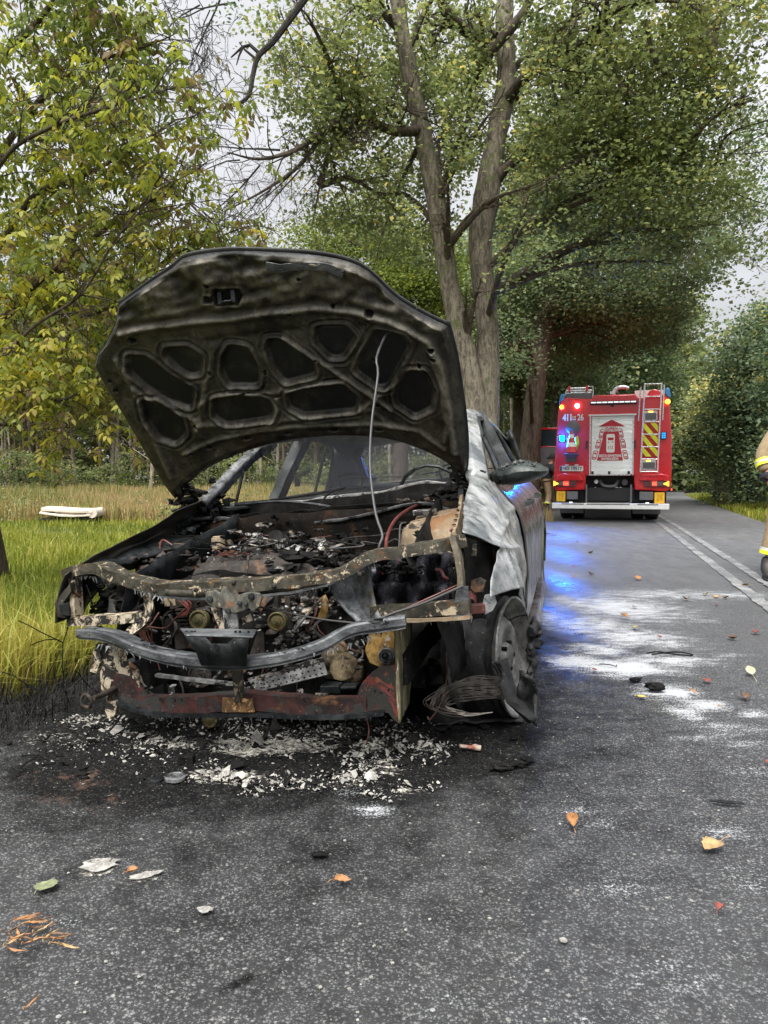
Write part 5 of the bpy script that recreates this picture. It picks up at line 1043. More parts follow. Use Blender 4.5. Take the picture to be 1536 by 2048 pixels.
# copper strands hanging at the right rail
for k in range(15):
    x = 284+rng.normal()*5; part(MB().tube(smoothpath(PU([(x-3, 1255, .5), (x+3, 1275, .5), (x+8+rng.normal()*2, 1300, .52), (x+6+rng.normal()*3, 1325, .52), (x+14+rng.normal()*2, 1352, .52)]), 3), .0028, 5), 'wire', M_wire, smooth=True)
# pulleys, alternator, horns
def disc(px, py, u, r, mat, name, d=.03, prof=None, n=26, ax=(1, .05, .1)):
    c = cu(px, py, u); prof = prof or [(-d, r*.9), (0, r), (.004, r), (.006, r*.86), (-.002, r*.78), (.001, r*.45), (.004, r*.42), (.006, r*.18), (.012, r*.15), (.012, 0)]
    return part(MB().lathe(c, ax, prof, n), name, mat, smooth=True, angle=30)
disc(397, 1240, .50, .038, M_olive, 'horn'); disc(554, 1243, .52, .036, M_olive, 'horn'); disc(420, 1440, .45, .030, M_olive, 'exhaust_flange'); disc(348, 1245, .42, .052, M_char, 'pulley'); disc(355, 1345, .40, .060, M_char, 'pulley'); disc(400, 1350, .42, .050, M_engine, 'compressor')
part(MB().cyl(cu(515, 1240, .45), cu(550, 1243, .50), .008, 8), 'horn_stalk', M_dksteel)
mb = MB(); c = cu(370, 1235, .46)
for k in range(6): mb.box(c+Vector((0, 0, -.035+k*.014)), (.05, .048, .007))
part(mb, 'alternator_fins', M_engine, bevel=.001); part(MB().box(cu(365, 1205, .44), (.06, .07, .035)).box(cu(378, 1268, .42), (.08, .08, .10)), 'alternator', M_engine, cuts=.03, rough=(.008, 14, 2), smooth=True)
part(MB().box(cu(345, 1200, .45), (.04, .05, .04)), 'engine_mount', M_tan, cuts=.02, rough=(.006, 12, 1), smooth=True)
for (px, py, w_, h_, u_) in ((580, 1225, .022, .12, .42), (515, 1290, .07, .12, .40), (600, 1225, .09, .07, .35), (540, 1200, .08, .05, .40), (440, 1220, .05, .09, .38)): part(MB().box(cu(px, py, u_), (.03, w_, h_)), 'engine_bracket', M_engine, cuts=.03, rough=(.006, 12, px % 7), smooth=True)
P = PU([(645, 1193, .55), (650, 1205, .56), (648, 1222, .55), (642, 1238, .55)]); part(MB().sweep(P, rect(.028, .004), (1, 0, 0)), 'ochre_bracket', M_ochre, smooth=True)
part(MB().grid([[tuple(p) for p in smoothpath(PU(r), 4)] for r in ([(508, 1205, .5), (512, 1190, .5), (535, 1185, .5)], [(520, 1225, .53), (532, 1208, .53), (545, 1195, .53)], [(530, 1212, .5), (545, 1205, .5), (548, 1192, .5)])]), 'melted_duct', M_engine, smooth=True, solid=.004)
# gearbox housing
mb = MB()
for i, (px, py, u, r) in enumerate([(665, 1318, .42, .045), (690, 1335, .44, .055), (705, 1345, .42, .05), (680, 1300, .4, .04), (660, 1340, .42, .03)]): mb.blob(cu(px, py, u), r, i, 2, .25, (1, 1, 1.1))
part(mb, 'gearbox_housing', burnt('ochre_casting', (.05, .038, .022), (.26, .20, .12), flake=(.03, .025, .02), fl=.57, rust=(.20, .12, .05), scale=10, rough=.7), smooth=True)
part(MB().box(cu(665, 1375, .50), (.06, .075, .03)).box(cu(700, 1372, .52), (.05, .06, .012)), 'bracket_plate', M_dksteel, bevel=.004)
# perforated radiator support
def perforated():
    a, b, c_, d_ = PU([(498, 1362, .50), (648, 1322, .50), (656, 1350, .54), (515, 1384, .54)]); mb = MB(); nx, ny = 37, 9
    def P(i, j): s = i/nx; t = j/ny; return (a*(1-s)+b*s)*(1-t)+(d_*(1-s)+c_*s)*t
    for i in range(nx):
        for j in range(ny):
            if i % 3 == 1 and j % 3 == 1 and i > 3: continue
            mb.add([P(i, j), P(i+1, j), P(i+1, j+1), P(i, j+1)], [(0, 1, 2, 3)])
    part(mb, 'perforated_plate', burnt('perf_steel', (.05, .05, .052), (.20, .20, .20), flake=(.5, .5, .48), fl=.64, scale=14), solid=.004)
perforated()
part(MB().sweep(smoothpath(PU([(500, 1360, .5), (560, 1345, .5), (600, 1330, .5), (650, 1318, .5)]), 3), rect(.02, .012)), 'radiator_top_edge', M_alu, smooth=True, cuts=.02, rough=(.006, 25, 1))
part(MB().sweep(PU([(312, 1350, .56), (375, 1358, .56), (468, 1368, .56)]), rect(.02, .012)), 'radiator_rod', M_pillar, cuts=.03, rough=(.002, 30, 1))
for (x0, y0, x1, y1) in ((525, 1335, 535, 1300), (548, 1330, 552, 1298)): part(MB().tube(PU([(x0, y0, .5), (x1, y1, .48)]), .005, 6), 'wire_stay', M_alu, smooth=True)

# -------- front structure
def beamsweep(L, w, h, name, mat, label=None, k=4, rough=(.006, 9, 1), u=None, up=(0, 0, 1), lip=None):
    P = smoothpath(PU(L, u), k); return part(MB().sweep(P, rect(w, h), up), name, mat, label, smooth=True, cuts=.03, rough=rough, angle=35)
beamsweep([(143, 1148, .52), (175, 1138, .56), (205, 1136, .58), (240, 1152, .60), (290, 1168, .62), (330, 1176, .64), (420, 1172, .67), (500, 1168, .68), (560, 1164, .68), (640, 1156, .67), (690, 1142, .66), (730, 1120, .65), (765, 1108, .64), (800, 1105, .63), (840, 1098, .61), (880, 1092, .58), (925, 1080, .54)], .075, .040, 'radiator_support_beam', M_beam, 'flaking upper radiator support beam', rough=(.007, 10, 2))
beamsweep([(290, 1182, .645), (330, 1192, .665), (380, 1196, .69), (450, 1194, .70), (520, 1190, .705), (580, 1184, .70), (640, 1174, .695), (680, 1158, .68), (715, 1140, .67), (745, 1125, .66)], .030, .007, 'beam_lip', M_steel, rough=(.004, 10, 2))
part(MB().grid([[tuple(p) for p in smoothpath(PU(r), 4)] for r in ([(300, 1172, .668), (350, 1180, .69), (430, 1176, .705), (520, 1172, .712), (600, 1168, .71), (670, 1152, .695)], [(300, 1184, .66), (350, 1194, .685), (430, 1193, .70), (520, 1189, .705), (600, 1182, .70), (670, 1164, .69)])]), 'beam_face', M_beam, smooth=True, cuts=.03, rough=(.005, 11, 5), solid=.003)
for px, py in ((392, 1180), (310, 1183), (548, 1172), (467, 1165), (720, 1148)): c = cu(px, py, .72 if px < 700 else .69); part(MB().lathe(c, (1, 0, 0), [(0, .009), (.005, .008), (.007, .005), (.007, 0)], 10), 'bolt', M_engine, smooth=True)
# bonnet latch
part(MB().plate(PU([(413, 1184), (432, 1180), (440, 1186), (452, 1172), (462, 1188), (470, 1178), (478, 1190), (488, 1186), (500, 1184), (520, 1186), (524, 1196), (520, 1212), (508, 1222), (498, 1216), (486, 1222), (470, 1226), (452, 1222), (446, 1216), (420, 1210), (412, 1200)], .735), .012), 'bonnet_latch', burnt('latch', (.05, .05, .045), (.15, .145, .12), flake=(.42, .33, .18), fl=.6, rust=(.2, .09, .04), scale=16), bevel=.002)
for px, py, r in ((420, 1198, .012), (503, 1193, .012), (493, 1208, .007), (457, 1222, .010), (480, 1206, .008)): c = cu(px, py, .742); part(MB().lathe(c, (1, 0, 0), [(0, r), (.008, r*.9), (.010, 0)], 10), 'latch_bolt', M_dksteel, smooth=True)
part(MB().plate(PU([(446, 1218), (475, 1222), (478, 1262), (450, 1262)], .73), .010), 'latch_stay', M_pillar, bevel=.002)
for L_ in ([(422, 1215), (430, 1212), (452, 1255), (440, 1260)], [(478, 1240), (500, 1228), (505, 1240), (482, 1252)]): part(MB().plate(PU(L_, .70), .006), 'latch_brace', M_beige, cuts=.02, rough=(.003, 20, 3))
# right headlamp frame (left in the view)
for L_, w, h, m_, nm in [([(150, 1145, .55), (152, 1190, .57), (155, 1240, .57)], .022, .05, M_beige, 'headlamp_frame'), ([(145, 1242, .57), (190, 1240, .59), (240, 1236, .61), (290, 1232, .62)], .05, .032, M_beige, 'headlamp_frame')]:
    P = smoothpath(PU(L_), 4); part(MB().sweep(P, rect(w, h) if nm and L_[0][1] != 1242 else rect(.05, .034), (1, 0, 0) if L_[0][1] != 1242 else (0, 0, 1)), nm, m_, smooth=True, cuts=.02, rough=(.005, 12, 2), angle=35)
part(MB().grid([[tuple(p) for p in smoothpath(PU(r), 4)] for r in ([(283, 1180, .63), (288, 1205, .63), (284, 1228, .63), (262, 1248, .63), (245, 1268, .63)], [(300, 1182, .66), (306, 1205, .66), (304, 1228, .66), (286, 1252, .66), (262, 1270, .66)], [(310, 1185, .63), (312, 1208, .63), (310, 1235, .63), (300, 1248, .63), (270, 1272, .63)])]), 'headlamp_bracket', M_beige, smooth=True, cuts=.02, rough=(.004, 14, 2), solid=.006)
part(MB().grid([[tuple(p) for p in smoothpath(PU(r), 4)] for r in ([(215, 1152, .45), (225, 1180, .42), (215, 1225, .45)], [(250, 1160, .42), (255, 1195, .36), (240, 1230, .45)], [(285, 1175, .48), (282, 1205, .40), (285, 1235, .5)])]), 'wing_closing_panel', burnt('flaked_dark', (.03, .03, .03), (.15, .15, .145), flake=(.48, .42, .32), fl=.585, rust=(.10, .03, .02), scale=11), smooth=True, cuts=.03, rough=(.015, 10, 3), solid=.004)
def holed_apron():
    # apron behind the lamp with a large slanted opening and a round hole (meadow shows through)
    mb = MB(); x0, x1, y0, y1, n = 160, 218, 1148, 1240, 26; u = .42
    def big(x, y): return ((x-182)*.93+(y-1208)*.36)**2/15**2+((y-1208)*.93-(x-182)*.36)**2/28**2 < 1
    def small(x, y): return (x-206)**2+(y-1172)**2 < 7.5**2
    for i in range(n):
        for j in range(n*2):
            xa, xb = x0+(x1-x0)*i/n, x0+(x1-x0)*(i+1)/n; ya, yb = y0+(y1-y0)*j/(n*2), y0+(y1-y0)*(j+1)/(n*2); xm, ym = (xa+xb)/2, (ya+yb)/2
            if big(xm, ym) or small(xm, ym): continue
            mb.add([cu(xa, ya, u), cu(xb, ya, u), cu(xb, yb, u), cu(xa, yb, u)], [(0, 1, 2, 3)])
    part(mb, 'lamp_apron', M_dksteel, solid=.003); part(MB().tube(smoothpath(PU([(172, 1170, .46), (180, 1190, .46), (186, 1215, .46)]), 3), .004, 6), 'wire', M_cable, smooth=True)
holed_apron()
part(MB().plate(PU([(118, 1195), (145, 1165), (146, 1180), (130, 1205), (138, 1236), (122, 1232), (114, 1205)], .60), .03), 'fender_end', M_fenderR, cuts=.03, rough=(.006, 12, 3), smooth=True)
part(MB().plate(PU([(118, 1208), (138, 1205), (140, 1232), (124, 1230)], .615), .01), 'fender_bracket', M_dksteel, bevel=.003)
# left headlamp frame (right in the view)
for L_, pr, up, m_ in [([(908, 1078, .58), (918, 1120, .60), (922, 1170, .61), (918, 1200, .62)], rect(.02, .052), (1, 0, 0), burnt('olive_frame', (.06, .05, .035), (.17, .145, .10), flake=(.32, .29, .22), fl=.64, scale=12)), ([(745, 1222, .60), (800, 1222, .62), (860, 1218, .63), (940, 1212, .63)], rect(.04, .042), (0, 0, 1), M_beam), ([(748, 1238, .61), (840, 1238, .63), (942, 1232, .63)], rect(.05, .012), (0, 0, 1), M_tan)]:
    part(MB().sweep(smoothpath(PU(L_), 4), pr, up), 'headlamp_frame', m_, smooth=True, cuts=.025, rough=(.004, 12, 3), angle=35)
part(MB().plate(PU([(918, 1172), (936, 1172), (940, 1235), (905, 1235), (890, 1216), (910, 1200)], .645), .008), 'headlamp_frame_corner', M_steel, cuts=.03, rough=(.003, 12, 2), smooth=True)
part(MB().grid([[tuple(p) for p in smoothpath(PU(r), 4)] for r in ([(652, 1148, .60), (662, 1180, .62), (690, 1222, .64), (728, 1256, .65)], [(695, 1140, .58), (705, 1175, .58), (722, 1215, .60), (748, 1250, .63)], [(738, 1125, .60), (742, 1160, .61), (748, 1200, .62), (765, 1245, .64)])]), 'curved_bracket', burnt('bluish_flaked_steel', (.05, .055, .06), (.17, .18, .19), flake=(.60, .52, .38), fl=.63, rust=(.08, .065, .035), scale=9, rough=.4, metal=.5), 'curved bluish steel bracket beside the left headlamp opening', smooth=True, cuts=.03, rough=(.006, 9, 3), solid=.005)
# melted headlamp
G = []
for i in range(26):
    row = []
    for j in range(40):
        x = 742+(905-742)*j/39; y = 1105+(1212-1105)*i/25; d = .46+.05*math.sin(j*.5+i*.15)+.05*vnoise((j*.12, i*.1, 1), 1.6, 2)+.02*vnoise((j*.5, i*.12, 3), 1.2, 4)+(.04 if i > 14 else 0)
        row.append(tuple(cu(x, y+2*math.sin(j), d)))
    G.append(row)
part(MB().grid(G), 'melted_headlamp', M_lens, smooth=True, solid=.006, label='melted black lump of the left headlamp')
debris('lamp_drips', PU([(770+12*k, 1140+3*math.sin(k), .52) for k in range(7)]), M_char, 7, .014, seed=21)
c = cu(895, 1158, .55); part(MB().tube(smoothpath([c, c+Vector((.01, -.01, .01)), c+Vector((0, -.02, .03)), c+Vector((0, -.04, .035))], 3), .006, 6), 'red_wire_end', M_redwire, smooth=True)
# pieces between lamp frame and left fender
part(MB().plate(PU([(932, 1088), (953, 1088), (953, 1112), (932, 1112)], .45), .006), 'fender_clip', M_beam, bevel=.001); part(MB().box(cu(942, 1100, .455), (.004, .010, .014)), 'clip_slot', M_char)
part(MB().grid([[tuple(p) for p in smoothpath(PU(r), 4)] for r in ([(925, 1070, .50), (928, 1120, .50), (930, 1240, .50)], [(948, 1080, .45), (950, 1130, .42), (952, 1240, .45)], [(985, 1085, .3), (985, 1140, .3), (975, 1240, .35)])]), 'wheelhouse_front', M_char, smooth=True, cuts=.05, rough=(.01, 7, 1), solid=.004)
part(MB().plate(PU([(944, 1160), (960, 1155), (972, 1162), (968, 1182), (950, 1184), (942, 1175)], .50), .02), 'bracket', M_engine, cuts=.015, rough=(.004, 20, 3), smooth=True)
part(MB().sweep(PU([(938, 1218, .58), (968, 1216, .56)]), rect(.04, .03)), 'bracket', M_red, bevel=.002)
for k in range(8): part(MB().tube(smoothpath(PU([(935, 1185+2*k, .5), (945, 1182+2.2*k, .5), (952, 1195+2*k, .5), (948, 1212, .5)]), 3), .002, 5), 'wire', M_redwire, smooth=True)
part(MB().plate(PU([(970, 1190), (988, 1186), (993, 1205), (985, 1220), (970, 1228), (966, 1205)], .50), .008), 'fender_bracket', M_fender, cuts=.02, rough=(.003, 12, 2), smooth=True)
# bumper beam and number plate bracket
bp = smoothpath(PU([(165, 1262, .63), (200, 1266, .67), (235, 1274, .70), (265, 1288, .73), (300, 1302, .76), (350, 1313, .79), (410, 1321, .81), (470, 1323, .82), (530, 1318, .815), (590, 1306, .80), (640, 1290, .78), (680, 1268, .76), (710, 1255, .75), (760, 1247, .735), (812, 1240, .72)]), 4)
prof = [(-.030, -.014), (.024, -.020), (.030, -.012), (.030, .010), (.024, .016), (.006, .013), (.0, .010), (-.006, .013), (-.030, .014)]
part(MB().sweep(bp, prof), 'bumper_beam', M_steel, 'curved grey steel bumper beam', smooth=True, cuts=.04, rough=(.003, 8, 2), angle=30)
lipb = [p+Vector((.012, 0, -.022)) for p in bp]; part(MB().sweep(lipb, rect(.026, .004)), 'bumper_beam_lip', M_steel, smooth=True, rough=(.002, 12, 2))
for px, py, u_ in ((283, 1290, .76), (303, 1297, .775), (628, 1284, .80), (606, 1292, .80)): c = cu(px, py, u_)+Vector((-.01, 0, .012)); part(MB().cyl(c, c+Vector((0, 0, .006)), .008, 10), 'bolt', M_char)
part(MB().box(cu(758, 1245, .755)+Vector((0, 0, .006)), (.012, .030, .012)), 'beam_slot', M_char)
bk = empty('number_plate_bracket'); bk.parent = car; bk['label'] = 'dark folded number plate bracket in the middle'
MB().plate([cu(360, 1257, .84), cu(514, 1260, .84), cu(506, 1275, .90), cu(370, 1271, .90)], .004).build('top_flange', M_steel, bk, bevel=.001)
MB().grid([[tuple(p) for p in PU(r)] for r in ([(372, 1273, .90), (412, 1274, .90), (424, 1287, .89), (455, 1287, .89), (468, 1276, .90), (498, 1277, .90)], [(392, 1300, .87), (414, 1300, .88), (424, 1302, .885), (455, 1303, .885), (468, 1302, .88), (495, 1303, .87)], [(404, 1330, .86), (418, 1330, .87), (430, 1330, .87), (455, 1331, .87), (470, 1331, .87), (493, 1332, .86)])]).build('front_face', M_dksteel, bk, True, solid=.004)
MB().plate([cu(498, 1277, .90), cu(514, 1262, .84), cu(497, 1262, .84)+Vector((0, 0, -.05)), cu(498, 1310, .86)], .004).build('side_web', M_char, bk)
for px in (373, 384, 390, 471, 480, 497): c = cu(px, 1264, .87); MB().cyl(c+Vector((0, 0, -.001)), c+Vector((0, 0, .004)), .004, 8).build('bolt_hole', M_char, bk)
c = cu(432, 1293, .897); MB().cyl(c, c+Vector((.002, 0, 0)), .009, 12).build('bolt_hole', M_char, bk)
part(MB().sweep(smoothpath(PU([(478, 1322, .74), (477, 1350, .72), (478, 1375, .70), (480, 1400, .69)]), 3), rect(.02, .042), (1, 0, 0)), 'centre_strut', M_beam, smooth=True, cuts=.025, rough=(.004, 12, 1), angle=35)
part(MB().plate(PU([(445, 1395), (505, 1398), (510, 1424), (445, 1424)], .70), .006), 'rust_patch_plate', burnt('orange_rust', (.07, .04, .02), (.20, .11, .05), flake=(.55, .33, .14), fl=.54, scale=20, rough=.9), 'orange rusted patch on the crossmember', cuts=.02, rough=(.002, 20, 1))
# lower crossmember, horns, gussets
beamsweep([(250, 1400, .62), (300, 1406, .63), (380, 1407, .65), (460, 1402, .66), (520, 1400, .66), (600, 1408, .65), (680, 1412, .64), (735, 1410, .63)], .05, .060, 'lower_crossmember', M_xred, 'scorched dark red lower crossmember', rough=(.004, 8, 3))
beamsweep([(238, 1404, .65), (300, 1424, .655), (400, 1428, .67), (500, 1428, .68), (620, 1432, .67), (700, 1430, .66), (770, 1424, .65)], .04, .014, 'crossmember_flange', M_dksteel, rough=(.003, 9, 3))
for px in (322, 348, 365, 428, 585, 610): c = cu(px, 1399, .672); part(MB().lathe(c, (1, 0, 0), [(0, .007), (.004, .006), (.004, 0)], 8), 'rivet', M_dksteel)
part(MB().plate(PU([(717, 1384), (724, 1366), (740, 1348), (762, 1332), (796, 1330), (796, 1444), (788, 1438), (778, 1425), (752, 1420), (712, 1422)], .64), .012), 'crossmember_gusset', M_red, 'bright red left gusset of the crossmember', cuts=.03, rough=(.003, 12, 2), smooth=True)
for px, py in ((750, 1382), (762, 1385), (777, 1380)): c = cu(px, py, .648); part(MB().cyl(c, c+Vector((.001, 0, 0)), .004, 8), 'bolt_hole', M_char)
part(MB().plate(PU([(232, 1345), (262, 1352), (290, 1385), (302, 1400), (240, 1402), (222, 1380)], .63), .012), 'crossmember_gusset', M_xred, 'dull red right gusset of the crossmember', cuts=.03, rough=(.004, 12, 4), smooth=True)
part(MB().plate(PU([(198, 1288), (240, 1282), (248, 1320), (272, 1338), (285, 1372), (262, 1372), (228, 1360), (218, 1400), (208, 1385), (205, 1345), (212, 1325)], .615), .03), 'rail_end', M_beige, 'flaking pale right rail end', cuts=.025, rough=(.007, 12, 2), smooth=True)
part(MB().plate(PU([(216, 1400), (238, 1400), (232, 1436), (220, 1436), (214, 1420)], .60), .03), 'rail_foot', M_beige, cuts=.02, rough=(.006, 14, 2), smooth=True)
part(MB().tube(smoothpath(PU([(234, 1400, .58), (242, 1410, .60), (238, 1428, .60), (230, 1432, .6)]), 3), .004, 6), 'hook', M_steel, smooth=True)
part(MB().plate(PU([(188, 1300), (200, 1290), (206, 1315), (196, 1345), (184, 1340)], .63), .02), 'torn_bracket', M_beige, cuts=.02, rough=(.01, 12, 3), smooth=True)
part(MB().sweep(smoothpath(PU([(258, 1320, .57), (275, 1350, .58), (288, 1378, .6)]), 3), rect(.03, .03)), 'diagonal_brace', M_steel, smooth=True, rough=(.004, 9, 1))
part(MB().plate(PU([(740, 1262), (770, 1250), (796, 1248), (798, 1335), (764, 1332), (742, 1325), (732, 1300)], .60), .02), 'rail_end', M_ochre, 'ochre rusted left rail end', cuts=.025, rough=(.004, 14, 5), smooth=True)
disc(773, 1312, .635, .028, M_pillar, 'mount_washer'); disc(770, 1312, .65, .012, M_dksteel, 'mount_bolt')
part(MB().grid([[tuple(p) for p in smoothpath(L_, 5)] for L_ in ([cu(792, 1245, .68), cu(796, 1340, .68), cu(800, 1447, .69)], [cu(808, 1242, .55), cu(812, 1340, .55), cu(808, 1430, .56)], [cu(822, 1240, .38), cu(824, 1340, .38), cu(818, 1405, .40)])]), 'rail_flange', M_wood, 'peeling upright flange beside the wheel arch', smooth=True, cuts=.03, rough=(.004, 14, 2), solid=.008)
# towing eye
c = cu(173, 1402, .80); ring = [c+Vector((.004*math.sin(k), .021*math.cos(k/14*6.283), .024*math.sin(k/14*6.283))) for k in range(14)]
te = empty('towing_eye'); te.parent = car; MB().tube(ring, .0065, 8, closed=True).build('ring', M_engine, te, True); MB().tube([cu(186, 1397, .79), cu(210, 1388, .71), cu(228, 1378, .64)], [.009, .010, .013], 10).build('shank', M_engine, te, True)
# frame rails and sump behind, steering rods
for sg in (1, -1): part(MB().sweep([(.60, sg*.50, .38), (.1, sg*.48, .38), (-.4, sg*.45, .33)], rect(.07, .11)), 'frame_rail', M_char, cuts=.1, rough=(.006, 6, 2))
part(MB().sweep([(.1, -.5, .22), (.12, 0, .20), (.1, .5, .22)], rect(.14, .06)), 'subframe', M_char, cuts=.1, rough=(.01, 6, 2), smooth=True)
part(MB().tube([(-.05, .48, .24), (0, .72, .22)], .018, 8), 'control_arm', M_char, smooth=True)
part(MB().tube(smoothpath([(.0, .60, .30), (-.02, .62, .6), (-.1, .64, .8)], 3), .035, 12), 'strut', M_char, smooth=True)
part(MB().box((.38, -.02, .40), (.04, .90, .34)), 'radiator_remains', M_char, cuts=.08, rough=(.03, 8, 2), smooth=True)
for k in range(26):
    v = rng.uniform(-.62, .5); w = rng.uniform(.30, .66); part(MB().tube(smoothpath([(.42, v, w), (.44+rng.normal()*.02, v+rng.normal()*.05, w-.05), (.43, v+rng.normal()*.06, w-.12)], 3), rng.uniform(.002, .006), 5), 'wire', [M_cable, M_wire, M_alu, M_cable][k % 4], smooth=True)
debris('engine_debris', [(.36+.05*rng.uniform(), rng.uniform(-.55, .45), rng.uniform(.28, .68)) for _ in range(46)], M_engine, 4, .028, seed=31, el=(.5, 1, 1))
debris('engine_debris', [(.42+.05*rng.uniform(), rng.uniform(-.55, .45), rng.uniform(.28, .66)) for _ in range(22)], M_alu, 4, .014, seed=32, el=(.5, 1, 1))
debris('bay_debris', [(rng.uniform(-.4, .3), rng.uniform(-.55, .6), rng.uniform(.60, .74)) for _ in range(40)], M_char, 4, .035, seed=33)
for k in range(14):
    u, v = rng.uniform(-.35, .3), rng.uniform(.05, .5); part(MB().tube(smoothpath([(u, v, .62), (u-.06, v+rng.normal()*.08, .68+.03*rng.normal()), (u-.15, v+rng.normal()*.12, .70), (u-.2, v+rng.normal()*.1, .6)], 3), rng.uniform(.003, .009), 6), 'hose', [M_cable, M_dksteel][k % 2], smooth=True)

for k in range(34):
    x, y = rng.uniform(380, 700), rng.uniform(1080, 1135); L_ = [(x, y, .12)]
    for _ in range(3): x += rng.normal()*28; y += rng.normal()*9; L_.append((x, min(1145, max(1072, y)), .12+rng.normal()*.06))
    part(MB().tube(smoothpath(PU(L_), 4), rng.uniform(.0015, .005), 5), 'wire', [M_cable, M_char, M_alu, M_wire, M_char][k % 5], smooth=True)
debris('melted_residue', PU([(400+26*k, 1108+10*math.sin(k*2.1), .10) for k in range(10)]), M_char, 7, .022, seed=61)
debris('melted_residue', PU([(420+30*k, 1118+8*math.sin(k*1.3), .18) for k in range(8)]), M_alu, 5, .010, seed=62)
debris('melted_residue', [(rng.uniform(-.40, -.15), rng.uniform(-.5, .5), rng.uniform(.60, .85)) for _ in range(24)], M_char, 5, .03, seed=63)

mb = MB()
for (L_, n_) in (([(150, 1150, .57), (240, 1165, .62), (330, 1196, .68), (500, 1192, .70), (640, 1176, .69), (745, 1128, .66)], 90), ([(300, 1432, .66), (500, 1434, .67), (760, 1430, .65)], 70), ([(745, 1240, .63), (940, 1236, .64)], 40), ([(200, 1290, .72), (410, 1334, .83), (640, 1304, .80), (800, 1252, .73)], 60)):
    P = smoothpath(PU(L_), 12)
    for _ in range(n_):
        p = P[rng.integers(len(P))]; h = rng.uniform(.004, .022); a_ = Vector((rng.normal()*.004, rng.normal()*.006, 0)); mb.add([p+a_+Vector((0, -.004, .004)), p+a_+Vector((0, .005, .003)), p+a_+Vector((rng.normal()*.004, rng.normal()*.006, -h))], [(0, 1, 2)])
o = part(mb, 'peeling_flakes', M_pillar, solid=.001); o['kind'] = 'stuff'

# -------- door mirror
mr = empty('door_mirror'); mr.parent = car; mr['label'] = 'melted black door mirror sticking out'
G = []; N_ = 16
for i, (x, yt, yb, d) in enumerate([(984, 945, 962, .04), (994, 938, 968, .06), (1006, 931, 970, .08), (1022, 925, 970, .10), (1042, 920, 968, .11), (1062, 921, 963, .11), (1080, 927, 957, .10), (1092, 934, 950, .08), (1098, 939, 944, .03)]):
    c1 = cu(x, yt, -.66); c2 = cu(x, yb, -.66); h = (c1-c2).length/2; c = (c1+c2)/2; G.append([tuple(c+Vector((d*math.cos(k/N_*6.283), 0, h*math.sin(k/N_*6.283)+.012*(math.sin(k/N_*6.283) > .3)*vnoise((i*.5, k*.5, 0), 1.3, 2)))) for k in range(N_+1)])
MB().grid(G).build('housing', burnt('mirror_black', (.012, .017, .015), (.04, .052, .048), rough=.3, scale=8), mr, True, cuts=.05, rough=(.004, 14, 2))
mb = MB()
for k in range(90): x = rng.uniform(998, 1075); mb.blob(cu(x, interp(x, [995, 1040, 1080], [938, 924, 930])+rng.normal()*2, -.62+rng.normal()*.03), rng.uniform(.003, .008), k, 1, .6)
o = mb.build('melted_crust', burnt('grey_crust', (.02, .02, .02), (.14, .14, .14), flake=(.5, .5, .5), fl=.62, rough=.5, scale=30), mr, True); o['kind'] = 'stuff'
MB().sweep(PU([(980, 960, -.60), (1000, 955, -.64)]), rect(.05, .05)).build('foot', M_char, mr, bevel=.01)

# -------- wheels
def wheel(c, ax, name, burnt_, fr=True):
    t = empty(name); t.parent = car; c = Vector(c); ax = Vector(ax).normalized(); r = .240
    MB().lathe(c, ax, [(-.20, r*.96), (-.205, r), (-.195, r), (-.185, r*.93), (-.14, r*.90), (-.10, r*.80), (-.05, r*.80), (-.02, r*.92), (0, r*1.02), (.008, r*1.02), (.008, r*.985), (-.002, r*.95), (-.03, r*.90), (-.06, r*.78), (-.12, r*.76), (-.19, r*.86), (-.20, r*.96)], 48).build('rim', M_rim, t, True, angle=30)
    MB().lathe(c, ax, [(-.075, r*.78), (-.065, r*.72), (-.03, r*.60), (-.022, r*.50), (-.03, r*.36), (-.04, r*.24), (-.02, r*.20), (-.02, 0)], 40).build('wheel_disc', M_rim, t, True)
    MB().lathe(c, ax, [(-.11, .14), (-.10, .145), (-.09, .14), (-.09, 0)], 30).build('brake_disc', M_char, t, True)
    a = ax.orthogonal().normalized(); b = ax.cross(a)
    for k in range(5): q = c-ax*.018+(a*math.cos(k*1.2566)+b*math.sin(k*1.2566))*.055; MB().cyl(q-ax*.02, q, .009, 8).build('wheel_nut', M_char, t)
    if burnt_:
        MB().lathe(c, ax, [(-.20, r*.98), (-.24, r*.9), (-.24, r*.55), (-.22, r*.5)], 40).build('inner_carcass', M_tyre, t, True, rough=(.004, 12, 1))
        MB().lathe(c, ax, [(-.17, r*.95), (-.16, r*1.03), (-.13, r*1.0), (-.10, r*1.05), (-.05, r*.99), (-.03, r*1.02), (-.02, r*.95)], 60).build('charred_bead', M_tyre, t, True, rough=(.008, 16, 1))
    else:
        MB().lathe(c, ax, [(-.22, r*1.0), (-.235, r*1.2), (-.22, r*1.37), (-.19, r*1.41), (-.11, r*1.42), (-.03, r*1.41), (.0, r*1.36), (.015, r*1.2), (.0, r*1.0)], 56).build('tyre', M_tyre, t, True, rough=(.003, 8, 1))
        mb = MB()
        for k in range(64):
            an = k/64*6.283; d = a*math.cos(an)+b*math.sin(an); 
            for h0 in (-.19, -.13, -.07, -.015): mb.box(c+ax*h0+d*r*1.42, (.012, .012, .004), Matrix((tuple(d.cross(ax)), tuple(ax*3), tuple(d))).transposed())
        o = mb.build('tread_blocks', M_tyre, t); o['kind'] = 'stuff'
    return t
wheel((.0, .85, .268), (.225, .97, 0), 'front_wheel', True); wheel((.0, -.865, .236), (.225, -.97, 0), 'front_wheel', True)
wheel((-2.70, .86, .325), (0, 1, 0), 'rear_wheel', False); wheel((-2.70, -.86, .325), (0, -1, 0), 'rear_wheel', False)
